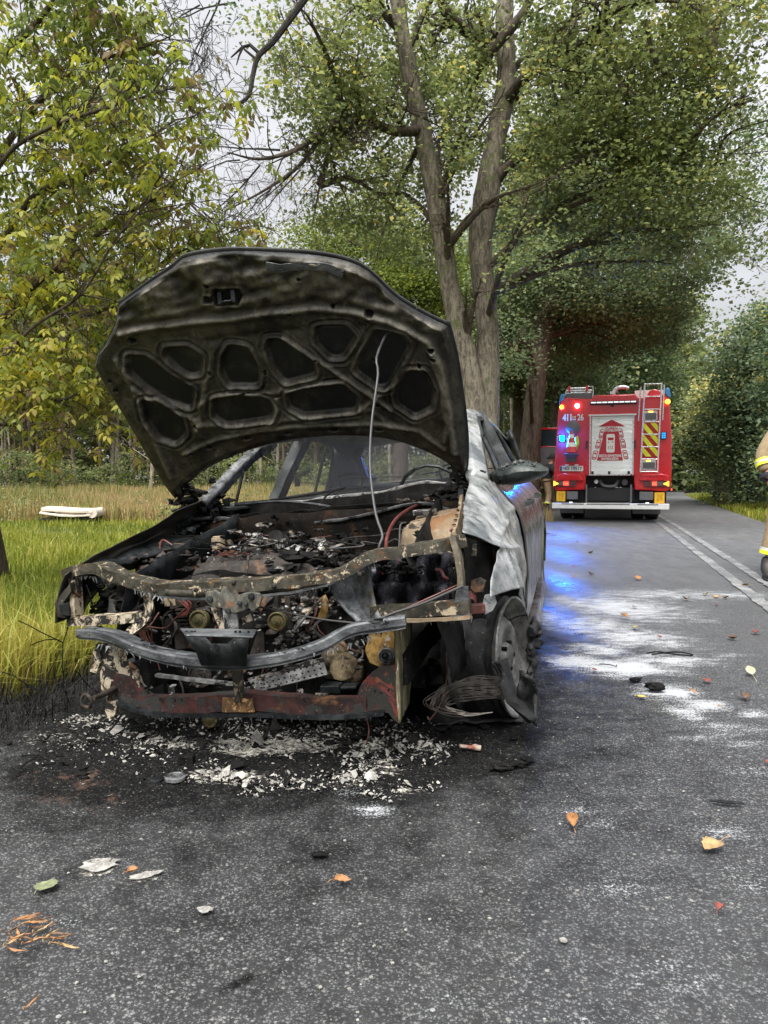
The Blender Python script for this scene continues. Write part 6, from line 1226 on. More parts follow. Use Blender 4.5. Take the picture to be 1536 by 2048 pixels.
# molten tyre: crumpled sheet at the foot of the left wheel and its uncoiled steel cords
ty = empty('tyre_remains'); ty.parent = car; ty['label'] = 'collapsed tyre with uncoiled steel cords beside the left front wheel'
g = lambda px, py, z: Vector(tuple(CM @ (gnd(px, py, z)-CO)))
G = []
for i in range(16):
    s = i/15; x0, y0 = interp(s, [0, .5, 1], [985, 1012, 1062]), interp(s, [0, .5, 1], [1322, 1395, 1440]); x1, y1 = interp(s, [0, .5, 1], [1010, 1032, 1074]), interp(s, [0, .5, 1], [1318, 1380, 1425])
    a_ = cu(x0, y0, .30-.0*s); b_ = cu(x1, y1, .22); m_ = (a_+b_)/2+Vector((.05, .0, .0)); G.append([tuple(a_*(1-t)+b_*t+Vector((.05*math.sin(t*3.14159), 0, 0))+Vector((0, .006*math.sin(9*t+4*s), 0))) for t in lin(0, 1, 8)])
MB().grid(G).build('sidewall', M_tyre, ty, True, rough=(.012, 9, 3), solid=.012)
G = [[tuple(cu(x, y, .26)+Vector((.05*math.sin(t_*6), 0, 0))) for x, y, t_ in ((1040+10*k/7*0+8*k, 1338+5*k, k/7), (1042+8*k, 1380+4*k, k/7+.3), (1040+7*k, 1420+1.5*k, k/7+.5), (1045+6*k, 1440+.5*k, k/7+.7))] for k in range(5)]
MB().grid(G).build('sidewall', M_tyre, ty, True, cuts=.03, rough=(.010, 12, 5), solid=.014)
mb = MB()
for (px, py, r_, u_) in ((1066, 1262, .05, -.20), (1070, 1250, .045, -.22), (1075, 1285, .045, -.2), (1062, 1300, .045, -.18), (1068, 1325, .04, -.15), (1060, 1342, .03, -.1), (1078, 1265, .035, -.22)): mb.blob(cu(px, py, u_), r_*.62, px, 2, .5, (1.1, .8, 1.1))
mb.build('charred_lump', M_tyre, ty, True, rough=(.008, 16, 2))
mb = MB()
for k in range(44):
    f = (k+2.5*rng.normal())/43; j = rng.normal()*.006; h = .02+.10*rng.uniform()**1.3
    P = [cu(1010+12*rng.normal()*.3, 1368+50*f*rng.uniform(.6, 1), .30), cu(985-10*f, 1368+40*f+4*rng.normal(), .34), cu(940-14*f, 1366+44*f+3*rng.normal(), .38), cu(898-18*rng.uniform()+22*f, 1382+30*f+3*rng.normal(), .42), cu(858+40*f+8*rng.normal(), 1412+8*f, .45), cu(862+34*f, 1432-4*f+2*rng.normal(), .48), cu(905+30*f, 1440+3*rng.normal(), .5), cu(960+30*f, 1442-6*f, .47)]
    n_ = rng.integers(4, 9); mb.tube([q_+Vector((.0, 0, .022)) for q_ in smoothpath(P[:n_], 4)], .0015, 3, cap=False)
o = mb.build('steel_cords', M_beadwire, ty, True); o['kind'] = 'stuff'
G = [[tuple(g(x0+(x1-x0)*t, y0+(y1-y0)*t, 0)+Vector((0, 0, h*(.6+.4*math.sin(t*3.1))+.012*vnoise((t*5, k, 0), 1.4, 1)))) for t in lin(0, 1, 22)] for k, (x0, y0, x1, y1, h) in enumerate([(905, 1385, 1020, 1372, .02), (880, 1400, 1040, 1392, .055), (862, 1418, 1048, 1415, .06), (858, 1436, 1050, 1436, .045), (872, 1452, 1046, 1450, .01)])]
MB().grid(G).build('melted_tread', M_tyre, ty, True, cuts=.025, rough=(.008, 14, 7), solid=.006)
# ================================================================ FIRE ENGINE
M_tred = plain('fire_red_paint', (.56, .010, .018), .22, 0, .06, 3, .02, **{'Coat Weight': .6})
M_tred2 = plain('fire_red_print', (.42, .015, .03), .5, 0, .05, 20, .02)
M_tblk = plain('black_rubber', (.012, .012, .014), .6); M_tgry = plain('grey_plastic', (.12, .12, .125), .5); M_alum = plain('brushed_aluminium', (.62, .63, .64), .32, .7, .08, 20, .05)
M_twhite = plain('white_paint', (.74, .74, .72), .4, 0, .05); M_shut = plain('shutter_white', (.76, .78, .77), .35, .15, .05, 3, .03); M_yel = plain('reflective_yellow', (.78, .80, .04), .4, 0, .05); M_oyel = plain('wheel_chock_yellow', (.75, .42, .02), .5)
M_glass = plain('dark_cab_glass', (.02, .03, .035), .06, 0, .1, 3, .0); M_bluecap = plain('blue_beacon_cap', (.05, .25, .55), .15); M_navy = plain('navy_band', (.03, .05, .14), .5)
E_amb = emis('amber_lamp', (1, .38, .02), 4, (.8, .35, .02)); E_wht = emis('work_lamp', (1, .93, .8), 12); E_blue = emis('blue_strobe', (.0, .17, 1), 1600); E_red = emis('tail_lamp', (1, .04, .02), 3.2, (.5, .01, .01)); E_blu2 = emis('blue_led_off', (.02, .3, .8), .8, (.02, .2, .5)); E_led = emis('led_bar_segment', (.9, .95, 1), .5, (.6, .6, .6))
TRX = at(1220, 1042, 16.5)[0]; TY = 16.5; TANG = R(16.5)
truck = empty('fire_engine', (TRX, TY, 0), -TANG, 'red fire engine seen from behind with ladder, white shutter and blue strobe lit', 'fire engine')
K = .002467
def TX(X): return (X-815)*K
def TZ(Y): return 3.397-Y*K
def tp(mb, name, mat, parent=None, **kw): return mb.build(name, mat, parent or truck, **kw)
def tpoly(L, y0, y1): # crop outline extruded from y0 to y1
    n = len(L); vs = [(TX(a), y0, TZ(b)) for a, b in L]+[(TX(a), y1, TZ(b)) for a, b in L]
    return MB().add(vs, [tuple(range(n)), tuple(range(2*n-1, n-1, -1))]+[(i, i+n, (i+1) % n+n, (i+1) % n) for i in range(n)])
def tbox(X0, Y0, X1, Y1, y0, y1): return tpoly([(X0, Y0), (X1, Y0), (X1, Y1), (X0, Y1)], y0, y1)
def rrect(X0, Y0, X1, Y1, r, k=4):
    out = []
    for cx, cy, a0 in ((X1-r, Y0+r, -90), (X1-r, Y1-r, 0), (X0+r, Y1-r, 90), (X0+r, Y0+r, 180)):
        for i in range(k+1): a = R(a0+90*i/k); out.append((cx+r*math.cos(a), cy+r*math.sin(a)))
    return out
def textmesh(s, size, name, mat, loc, parent, rot=(R(90), 0, 0), sx=1.0, bold=0.0, align='CENTER', ext=.001):
    c = bpy.data.curves.new(name, 'FONT'); c.body = s; c.size = size; c.align_x = align; c.align_y = 'CENTER'; c.extrude = ext; c.offset = bold
    o = bpy.data.objects.new(name+'_src', c); COL.objects.link(o); dg = bpy.context.evaluated_depsgraph_get(); me = bpy.data.meshes.new_from_object(o.evaluated_get(dg)); bpy.data.objects.remove(o)
    me.materials.clear(); q = link(name, me, parent, mat); q.location = loc; q.rotation_euler = rot; q.scale = (sx, 1, 1); return q
def build_truck():
    tp(tpoly([(306, 1060), (318, 850), (330, 600), (346, 350), (372, 236), (640, 262), (655, 228), (1015, 224), (1040, 258), (1285, 228), (1306, 320), (1326, 600), (1332, 850), (1330, 1060), (1295, 1095), (1020, 1085), (1015, 955), (600, 955), (598, 1085), (340, 1095)], .06, 5.4), 'body', M_tred, bevel=.03, smooth=True, angle=30)
    tp(tpoly([(620, 395), (600, 700), (590, 950), (1040, 950), (1032, 700), (1040, 400)], .03, .075), 'rear_frame', M_tred, bevel=.008)
    tp(tbox(350, 236, 1300, 1050, 5.7, 7.6), 'cab', M_tred, bevel=.08, smooth=True)
    tp(MB().box((0, 3.5, .62), (1.0, 6.6, .3)), 'chassis', M_tblk)
    for X0, X1 in ((345, 590), (1018, 1300)): tp(tbox(X0, 1090, X1, 1200, .35, 1.6), 'wheel_housing', M_tblk)
    tp(tbox(598, 955, 1018, 1200, .5, .56), 'rear_recess', M_tblk)
    # shutter: interlocking slats
    G = []; n = 92
    for i in range(n+1): Y = 420+(940-420)*i/n; G.append([(TX(x), .026-.010*(i % 2), TZ(Y)) for x in (645, 1000)])
    tp(MB().grid(G), 'roller_shutter', M_shut)
    tp(tbox(616, 402, 1028, 416, -.01, .05), 'shutter_housing', M_twhite, bevel=.004)
    for X in (632, 1004): tp(tbox(X-5, 416, X+5, 950, .0, .05), 'shutter_rail', M_alum)
    tp(tbox(625, 938, 985, 952, .0, .05), 'shutter_bar', M_alum)
    for X in (657, 802, 970): tp(tbox(X-10, 915, X+10, 942, -.02, .03), 'latch', M_tblk, bevel=.003)
    yp = .012
    tp(tpoly([(703, 512), (818, 451), (932, 512)], yp, yp+.003), 'arrow_print', M_tred2)
    tp(tpoly([(768, 512), (866, 512), (918, 818), (693, 818)], yp, yp+.003), 'corridor_print', M_tred2)
    textmesh('KORYTARZ', .072, 'lettering', M_twhite, (TX(817), yp-.003, TZ(523)), truck, sx=.88, bold=.002); textmesh('RATUNKOWY', .072, 'lettering', M_twhite, (TX(817), yp-.003, TZ(549)), truck, sx=.80, bold=.002)
    textmesh('ZJEDŹ DO ZEWNĘTRZNEJ', .068, 'lettering', M_twhite, (TX(806), yp-.003, TZ(776)), truck, sx=.60, bold=.002); textmesh('KRAWĘDZI JEZDNI', .068, 'lettering', M_twhite, (TX(806), yp-.003, TZ(803)), truck, sx=.62, bold=.002)
    tp(tpoly(rrect(774, 580, 846, 746, 14), yp-.003, yp), 'van_print', M_twhite); tp(tpoly([(784, 612), (838, 612), (834, 636), (788, 636)], yp-.006, yp-.003), 'van_window_print', M_tred2)
    for X in (792, 829): tp(tbox(X-7, 649, X+7, 657, yp-.006, yp-.003), 'van_lamp_print', M_tred2)
    textmesh('112', .10, 'lettering', M_tred2, (TX(809), yp-.006, TZ(703)), truck, sx=.8, bold=.001)
    for s, L in ((1, [(732, 575), (704, 668), (676, 768)]), (-1, [(896, 572), (918, 665), (939, 765)])):
        for X, Y in L:
            q = lambda pts: [(X+s*(a+.12*b*-1), Y+b) for a, b in pts]
            def rot(pts): return [(X+s*(a*.97-b*-.0-b*.22*1), Y+b) for a, b in pts]
            tp(tpoly([(a, b) for a, b in rot([(p[0]-X, p[1]-Y) for p in rrect(X-21, Y-40, X+21, Y+40, 14)])], yp, yp+.003), 'car_print', M_tred2)
            tp(tpoly(rot([(p[0]-X, p[1]-Y) for p in rrect(X-14, Y-33, X+14, Y+33, 9)]), yp-.003, yp), 'car_print_white', M_twhite)
            tp(tpoly(rot([(-11, -20), (11, -20), (9, -6), (-9, -6)]), yp-.006, yp-.003), 'car_print_window', M_tred2); tp(tpoly(rot([(-9, 16), (9, 16), (11, 27), (-11, 27)]), yp-.006, yp-.003), 'car_print_window', M_tred2)
    # left column
    textmesh('411', .20, 'lettering', M_twhite, (TX(431), .045, TZ(426)), truck, sx=.72, bold=.011); textmesh('26', .20, 'lettering', M_twhite, (TX(545), .045, TZ(426)), truck, sx=.70, bold=.004)
    tp(tbox(475, 412, 503, 447, .05, .058), 'letter_box', M_twhite); textmesh('N', .085, 'lettering', M_tred2, (TX(489), .048, TZ(430)), truck, sx=.7, bold=.003)
    tp(MB().lathe((TX(480), .02, TZ(516)), (0, -1, 0), [(0, .155), (.02, .155), (.03, .14), (.03, 0)], 32), 'round_cover', M_tgry, smooth=True)
    tp(tpoly(rrect(420, 780, 515, 826, 8), .0, .06), 'plate_holder', M_tgry, bevel=.004)
    tp(tpoly(rrect(366, 866, 574, 913, 6), .02, .05), 'number_plate', M_twhite, bevel=.002); tp(tbox(368, 868, 386, 911, .014, .02), 'plate_band', M_navy); textmesh('NO 1951Y', .105, 'lettering', M_tblk, (TX(478), .014, TZ(890)), truck, sx=.92, bold=.002)
    for X in (430, 515): tp(tbox(X-16, 852, X+16, 864, -.02, .04), 'plate_lamp', M_twhite, bevel=.003)
    tp(tpoly([(340, 990), (345, 950), (400, 934), (540, 945), (575, 985), (570, 1000), (340, 1000)], -.02, .10), 'lamp_cowl', M_tred, bevel=.015, smooth=True); tp(tpoly([(1062, 985), (1085, 950), (1240, 938), (1300, 950), (1308, 1000), (1062, 1000)], -.02, .10), 'lamp_cowl', M_tred, bevel=.015, smooth=True)
    for s, X0, X1 in ((1, 306, 510), (-1, 1100, 1316)):
        tp(tbox(X0, 1000, X1, 1055, .02, .09), 'lamp_cluster', plain('lamp_housing', (.12, .02, .02), .3), bevel=.004)
        if s > 0: a, b, c = (312, 358), (362, 400), (400, 445)
        else: a, b, c = (1262, 1310), (1212, 1255), (1170, 1210)
        A = [(a[0], 1003), (a[1], 1028), (a[0], 1050)] if s > 0 else [(a[1], 1003), (a[0], 1028), (a[1], 1050)]
        tp(tpoly(A, .01, .02), 'indicator', E_amb); tp(tbox(b[0], 1008, b[1], 1044, .01, .02), 'clear_lens', M_tgry); tp(tbox(c[0], 1010, c[1], 1044, .01, .02), 'tail_light', E_red)
        for k in range(5): Xg = X0+10+(X1-X0-20)*k/4; tp(tbox(Xg-1.5, 1000, Xg+1.5, 1055, -.01, 0), 'lamp_guard', M_tgry)
        for Yg in (1018, 1038): tp(tbox(X0, Yg-1.5, X1, Yg+1.5, -.014, -.01), 'lamp_guard', M_tgry)
    for X0, X1, Y0, Y1 in ((340, 420, 1100, 1192), (1190, 1275, 1105, 1202)):
        tp(tbox(X0, Y0, X1, Y1, -.02, .16), 'wheel_chock', M_oyel, bevel=.01)
        for dx in (-.3, .3): xm = (X0+X1)/2+dx*(X1-X0)*.55; tp(tbox(xm-2, Y0+14, xm+2, Y1-16, -.03, -.02), 'chock_rib', plain('chock_rib', (.45, .25, .01), .5))
    for X0, X1 in ((430, 530), (1065, 1182)): tp(tbox(X0, 1100, X1, 1172, .0, .3), 'storage_box', M_tgry, bevel=.01)
    for X in (606, 992): tp(tbox(X-7, 1035, X+7, 1205, .0, .06), 'bumper_bracket', M_tgry)
    tp(MB().sweep(smoothpath([(TX(720), .25, TZ(1000)), (TX(760), .15, TZ(1045)), (TX(850), .15, TZ(1045)), (TX(885), .25, TZ(1000))], 4), rect(.04, .05)), 'tow_hook', M_tgry, smooth=True)
    for X, Y, r in ((682, 1076, .04), (740, 1078, .025), (868, 1074, .05), (905, 1074, .04), (940, 1015, .07), (690, 1010, .05)): tp(MB().lathe((TX(X), .3, TZ(Y)), (0, -1, 0), [(0, r*.8), (.05, r), (.07, r*.9), (.07, 0)], 18), 'coupling', M_alum if r < .06 else M_tgry, smooth=True)
    tp(tbox(304, 1204, 1312, 1255, -.12, .02), 'rear_bumper', M_twhite, bevel=.012)
    for X0, X1 in ((390, 585), (610, 980), (1045, 1220)): tp(tbox(X0, 1207, X1, 1217, -.124, -.12), 'bumper_strip', M_tgry)
    for X in (470, 1130): tp(tbox(X-14, 1193, X+14, 1205, -.06, -.02), 'bumper_lamp', E_led)
    # wheels and flaps
    for xs, (X0, X1) in ((0, (350, 462)), (0, (468, 580)), (1, (1015, 1130)), (1, (1140, 1262))):
        x0, x1 = TX(X0), TX(X1); w = x1-x0; t = empty('rear_wheel'); t.parent = truck
        MB().lathe((x0, 1.45, .50), (1, 0, 0), [(0, .30), (0, .44), (.03, .49), (w-.03, .49), (w, .44), (w, .30)], 36).build('tyre', M_tblk, t, True, angle=30); MB().lathe((x0+.02, 1.45, .50), (1, 0, 0), [(0, .0), (0, .30), (w-.04, .30), (w-.04, 0)], 24).build('rim', M_tgry, t, True)
    for X0, X1 in ((355, 575), (1018, 1265)): tp(tbox(X0, 1215, X1, 1312, .80, .82), 'mud_flap', M_tgry)
    for X0 in (350, 1150):
        t = empty('front_wheel'); t.parent = truck; MB().lathe((TX(X0), 6.6, .50), (1, 0, 0), [(0, .30), (0, .44), (.03, .49), (.25, .49), (.28, .44), (.28, .30)], 30).build('tyre', M_tblk, t, True); MB().lathe((TX(X0)+.02, 6.6, .50), (1, 0, 0), [(0, .0), (0, .30), (.24, .30), (.24, 0)], 24).build('rim', M_tgry, t, True)
    # header: light bar, lamps
    tp(tbox(628, 286, 1030, 314, -.03, .07), 'light_bar', M_tblk, bevel=.006)
    for k in range(8): X = 636+49*k; tp(tbox(X, 291, X+42, 302, -.036, -.03), 'led_segment', E_led)
    tp(MB().lathe((TX(822), .04, TZ(318)), (0, -1, 0), [(0, .04), (.06, .03), (.06, 0)], 14), 'rear_camera', M_tblk, smooth=True)
    for X, Y, m_, r in ((378, 328, E_amb, .045), (1286, 305, E_amb, .05), (515, 320, E_wht, .045)): tp(MB().lathe((TX(X), .03, TZ(Y)), (0, -1, 0), [(0, r*1.35), (.03, r*1.35), (.035, r*1.2), (.03, r)], 20), 'lamp_ring', M_tgry, smooth=True); tp(MB().lathe((TX(X), .03, TZ(Y)), (0, -1, 0), [(0, r), (.05, r), (.07, r*.7), (.075, 0)], 20), 'lamp', m_, smooth=True)
    tp(tpoly(rrect(362, 585, 408, 640, 6), .02, .06), 'strobe_housing', M_tblk, bevel=.003); tp(tpoly(rrect(368, 590, 402, 634, 5), -.01, .02), 'blue_strobe', E_blue)
    tp(tpoly(rrect(1236, 568, 1284, 634, 6), .02, .06), 'strobe_housing', M_tblk, bevel=.003)
    for i in range(2):
        for j in range(3): tp(tbox(1243+18*i, 575+18*j, 1257+18*i, 589+18*j, .012, .02), 'strobe_cell', E_blu2)
    for L in ([(352, 300), (360, 235), (372, 208), (402, 206), (398, 262), (374, 262)], [(1262, 190), (1285, 178), (1302, 190), (1315, 262), (1290, 262), (1268, 240)]): tp(tpoly(L, .02, .35), 'corner_beacon', M_bluecap, bevel=.02, smooth=True)
    # roof equipment
    tp(tbox(410, 212, 640, 262, .15, 2.6), 'roof_locker', M_tgry, bevel=.01)
    for Y, X0, X1, r in ((150, 430, 590, .03), (172, 415, 640, .028), (192, 412, 636, .03)): tp(MB().cyl((TX(X0), .3, TZ(Y)), (TX(X1), .3, TZ(Y)), r, 10), 'roof_roller', M_alum, smooth=True)
    for X in (440, 597): tp(tbox(X-10, 128, X+10, 182, .2, .4), 'roller_bracket', M_tred, bevel=.005)
    tp(MB().tube([(TX(600), .3, TZ(135)), (TX(648), .3, TZ(135)), (TX(652), .3, TZ(190)), (TX(640), .3, TZ(262))], .014, 8), 'roof_rail', M_alum, smooth=True); tp(MB().tube([(TX(408), .3, TZ(262)), (TX(405), .3, TZ(180)), (TX(430), .3, TZ(140))], .012, 8), 'roof_rail', M_alum, smooth=True)
    tp(MB().tube(smoothpath([(TX(828), .5, TZ(250)), (TX(835), .5, TZ(190)), (TX(855), .5, TZ(155)), (TX(890), .5, TZ(142)), (TX(930), .5, TZ(142)), (TX(962), .5, TZ(154))], 4), .045, 12), 'water_monitor', M_alum, smooth=True); tp(tbox(800, 182, 830, 205, .4, .6), 'monitor_handle', M_alum)
    tp(tbox(1018, 176, 1262, 250, .5, .56), 'roof_board', M_twhite); tp(MB().lathe((TX(1180), .3, TZ(245)), (0, -1, 0), [(0, .15), (.12, .15), (.14, .12), (.14, .0)], 24), 'hose_reel', M_tred, smooth=True)
    # ladder
    ld = empty('ladder'); ld.parent = truck
    for a, b in (((1092, 138), (1066, 926)), ((1232, 138), (1208, 930))): MB().tube([(TX(a[0]), -.06, TZ(a[1])), (TX(b[0]), -.14, TZ(b[1]))], .017, 8).build('ladder_rail', M_alum, ld, True)
    for Y in (147, 258, 370, 480, 590, 700, 808, 918): f = (Y-138)/790; MB().tube([(TX(1092-26*f), -.06-.08*f, TZ(Y)), (TX(1232-24*f), -.06-.08*f, TZ(Y+2))], .014, 8).build('rung', M_alum, ld, True)
    for L in ([(1066, 168), (1058, 180), (1045, 470)], [(1250, 155), (1254, 170), (1246, 468)]): tp(MB().tube([(TX(a), -.03, TZ(b)) for a, b in L], .014, 8), 'grab_rail', M_alum, smooth=True)
    for X0, Y0, X1, Y1 in ((1094, 378, 1204, 468), (1080, 814, 1198, 902)):
        tp(tpoly(rrect(X0, Y0, X1, Y1, 10), .035, .05), 'step_pocket', M_alum, bevel=.003); tp(tpoly(rrect(X0+8, Y0+22, X1-8, Y1-8, 8), .03, .035), 'step_recess', M_tgry); tp(tbox(X0+38, Y0+4, X0+72, Y0+14, .03, .035), 'step_lamp', E_amb)
    tp(tbox(1078, 487, 1212, 786, .04, .052), 'hazard_panel', plain('hazard_red', (.40, .01, .02), .35))
    def clip(P, x0, y0, x1, y1):
        for ax, lim, sg in ((0, x0, 1), (0, x1, -1), (1, y0, 1), (1, y1, -1)):
            out = []
            for i in range(len(P)):
                a, b = P[i-1], P[i]; da, db = (a[ax]-lim)*sg, (b[ax]-lim)*sg
                if (da >= 0) != (db >= 0): t = da/(da-db); out.append((a[0]+(b[0]-a[0])*t, a[1]+(b[1]-a[1])*t))
                if db >= 0: out.append(b)
            P = out
            if not P: return P
        return P
    for k in range(-2, 4):
        y = 400+k*112+60; P = clip([(1078, y), (1078, y+58), (1212, y+58+165), (1212, y+165)], 1080, 489, 1210, 784)
        if len(P) > 2: tp(tpoly(P, .036, .04), 'hazard_stripe', M_yel)
    for Y in (640, 680): 
        for X in (604, 1018): tp(tbox(X-7, Y, X+7, Y+30, -.0, .04), 'hinge', M_tblk)
    tp(MB().cyl((TX(1338), .3, TZ(1080)), (TX(1345), .3, TZ(1080)), .02, 10), 'marker_lamp', E_red)
    # open cab door and mirror
    d = empty('cab_door'); d.parent = truck; x1 = TX(325); x0 = x1-1.02; yD = 6.3
    def dz(py): return 1+(955-py)*22.6/FPX
    MB().box((x0+.03, yD, (dz(856)+dz(938))/2), (.06, .06, dz(856)-dz(938))).box(((x0+x1)/2, yD, dz(856)), (x1-x0, .06, .06)).box(((x0+x1)/2, yD, dz(893)), (x1-x0, .05, .05)).build('door_frame', M_tred, d, bevel=.01)
    MB().plate([(x0+.05, yD, dz(893)), (x1, yD, dz(893)), (x1, yD, dz(945)), (x0+.35, yD, dz(930)), (x0+.05, yD, dz(925))], .05).build('door_trim', M_tgry, d); MB().box(((x0+x1)/2, yD, (dz(856)+dz(893))/2), (x1-x0-.06, .01, dz(856)-dz(893))).build('window', M_glass, d)
    MB().box(((x0+x1)/2+.1, yD-.03, dz(915)), (.45, .02, .04)).build('door_pull', M_tblk, d)
build_truck()
# traffic cone carried on the back
def cone():
    loc = truck.matrix_basis @ Vector((TX(470), -.16, TZ(778))); rt = empty('traffic_cone', loc, -TANG, 'red and white striped traffic cone carried on the back of the fire engine', 'traffic cone')
    o = lambda Y: (778-Y)*K; rr = lambda Y: interp(Y, [550, 745], [.030, .135])
    MB().box((0, 0, .03), (.30, .30, .05)).build('base', M_navy, rt, bevel=.01)
    for a, b, m_, nm in ((745, 695, M_tred, 'red_band'), (695, 657, M_twhite, 'white_band'), (657, 614, M_tred, 'red_band'), (614, 582, M_twhite, 'white_band'), (582, 550, M_tred, 'red_tip')): MB().lathe((0, 0, 0), (0, 0, 1), [(o(a), rr(a)), (o(b), rr(b))]+([(o(b)+.01, 0)] if nm == 'red_tip' else []), 24).build(nm, m_, rt, True)
cone()
loc = truck.matrix_basis @ Vector((TX(515), -.05, TZ(660))); v = empty('safety_vest', loc, -TANG, 'yellow reflective bundle tucked behind the traffic cone', 'vest'); MB().blob((0, 0, 0), .09, 3, 2, .5, (.5, .5, 1.7)).build('cloth', plain('vest_yellow', (.5, .6, .08), .8), v, True, rough=(.02, 9, 1))

# ================================================================ PEOPLE
M_turn = plain('tan_turnout_cloth', (.30, .225, .13), .9, 0, .18, 30, .6); M_band = plain('silver_band', (.55, .56, .55), .35); M_skin = plain('skin', (.48, .25, .18), .55, 0, .08, 30, .2); M_boot = plain('boot_leather', (.035, .032, .028), .6); M_dark = plain('dark_cloth', (.02, .022, .03), .9); M_lace = plain('sole_rubber', (.015, .015, .015), .8)
def skin(name, verts, edges, radii, mat, parent, sub=2, root=0):
    me = bpy.data.meshes.new(name); me.from_pydata([tuple(v) for v in verts], edges, []); o = link(name, me, parent, mat); md = o.modifiers.new('skin', 'SKIN'); md.use_smooth_shade = True
    for i, r in enumerate(radii): me.skin_vertices[0].data[i].radius = (r, r) if not isinstance(r, tuple) else r
    me.skin_vertices[0].data[root].use_root = True; s = o.modifiers.new('sub', 'SUBSURF'); s.levels = sub; s.render_levels = sub; return o
def person(label, loc, rz, J, torso_mat, scale=1., helmet=None):
    """J: joints in the person's own frame (x to their left, y forwards, z up)"""
    rt = empty('person', loc, rz, label, 'person'); rt.scale = (scale,)*3
    rad = dict(pelvis=.13, waist=.12, chest=.14, neck=.055, head0=.07, head1=.095, head2=.075, shL=.065, elL=.042, wrL=.028, shR=.065, elR=.042, wrR=.028, hipL=.09, knL=.06, anL=.042, toL=.035, hipR=.09, knR=.06, anR=.042, toR=.035)
    names = list(rad); V = [J[n] for n in names]; ix = {n: i for i, n in enumerate(names)}
    E = [(ix[a], ix[b]) for a, b in (('pelvis', 'waist'), ('waist', 'chest'), ('chest', 'neck'), ('neck', 'head0'), ('head0', 'head1'), ('head1', 'head2'), ('chest', 'shL'), ('shL', 'elL'), ('elL', 'wrL'), ('chest', 'shR'), ('shR', 'elR'), ('elR', 'wrR'), ('pelvis', 'hipL'), ('hipL', 'knL'), ('knL', 'anL'), ('anL', 'toL'), ('pelvis', 'hipR'), ('hipR', 'knR'), ('knR', 'anR'), ('anR', 'toR'))]
    skin('body', V, E, [rad[n] for n in names], M_skin, rt, 2, ix['pelvis'])
    def sub(nm, ks, es, rs, m_): ii = {k: i for i, k in enumerate(ks)}; return skin(nm, [J[k] for k in ks], [(ii[a], ii[b]) for a, b in es], rs, m_, rt, 2, 0)
    jk = sub('jacket', ['waist', 'pelvis', 'chest', 'shL', 'elL', 'cuL', 'shR', 'elR', 'cuR', 'collar'], [('waist', 'pelvis'), ('waist', 'chest'), ('chest', 'shL'), ('shL', 'elL'), ('elL', 'cuL'), ('chest', 'shR'), ('shR', 'elR'), ('elR', 'cuR'), ('chest', 'collar')], [.17, .18, .19, .105, .085, .068, .105, .085, .068, .09], torso_mat)
    tr = sub('trousers', ['pelvis', 'hipL', 'knL', 'hemL', 'hipR', 'knR', 'hemR'], [('pelvis', 'hipL'), ('hipL', 'knL'), ('knL', 'hemL'), ('pelvis', 'hipR'), ('hipR', 'knR'), ('knR', 'hemR')], [.165, .125, .10, .095, .125, .10, .095], M_turn)
    for s in 'LR':
        a, t_ = Vector(J['an'+s]), Vector(J['to'+s]); b = empty('boot'); b.parent = rt
        d = (t_-a); d.z = 0; d.normalize(); q = Vector((a.x, a.y, 0)); skin('upper', [q+Vector((0, 0, .24)), q+Vector((0, 0, .10)), q-d*.05+Vector((0, 0, .055)), q+d*.10+Vector((0, 0, .055)), q+d*.19+Vector((0, 0, .045))], [(0, 1), (1, 2), (1, 3), (3, 4)], [.062, .060, .052, .052, .045], M_boot, b, 2, 1)
        w = Vector((-d.y, d.x, 0)); P = [q-d*.10+w*.035, q-d*.115, q-d*.10-w*.035, q-w*.045, q+d*.12-w*.055, q+d*.22-w*.04, q+d*.245, q+d*.22+w*.04, q+d*.12+w*.055, q+w*.045]; MB().plate([p+Vector((0, 0, .016)) for p in P], .03, (0, 0, 1)).build('sole', M_lace, b, bevel=.006)
        kn, hm = Vector(J['kn'+s]), Vector(J['hem'+s]); ax = (hm-kn).normalized()
        for f, m_ in ((.74, M_band), (.84, M_yel)): MB().lathe(kn+(hm-kn)*f, ax, [(-.018, .098), (.018, .097)], 24).build('reflective_band', m_, rt, True)
        el, cf = Vector(J['el'+s]), Vector(J['cu'+s]); ax = (cf-el).normalized()
        for f, m_ in ((.30, M_yel), (.42, M_band), (.54, M_yel)): MB().lathe(el+(cf-el)*f, ax, [(-.014, .088), (.014, .085)], 24).build('reflective_band', m_, rt, True)
        MB().lathe(cf+ax*.05, ax, [(-.03, .074), (0, .079), (.012, .074), (.012, .06)], 24).build('cuff', M_dark, rt, True)
        # hand with five separate curled fingers
        wr = Vector(J['wr'+s]); hd = (wr-el).normalized(); hd = (hd+Vector((0, 0, -.6))).normalized(); sd = Vector((0, 1, 0)).cross(hd).normalized(); fw = hd.cross(sd).normalized()
        palm = wr+hd*.05; skin('hand', [wr, palm, wr+hd*.085+fw*.0], [(0, 1), (1, 2)], [(.026, .026), (.040, .024), (.036, .02)], M_skin, rt, 2, 0)
        for k, (off, ln) in enumerate(((.030, .070), (.010, .080), (-.010, .076), (-.029, .060))): b0 = wr+hd*.075+fw*off; f0 = b0+hd*ln*.45; f1 = f0+(hd*.8-sd*.6*(1 if s == 'R' else -1)).normalized()*ln*.35; f2 = f1+(hd*.4-sd*.9*(1 if s == 'R' else -1)).normalized()*ln*.3; skin('finger', [b0, f0, f1, f2], [(0, 1), (1, 2), (2, 3)], [.0105, .0100, .0092, .0075], M_skin, rt, 2, 0)
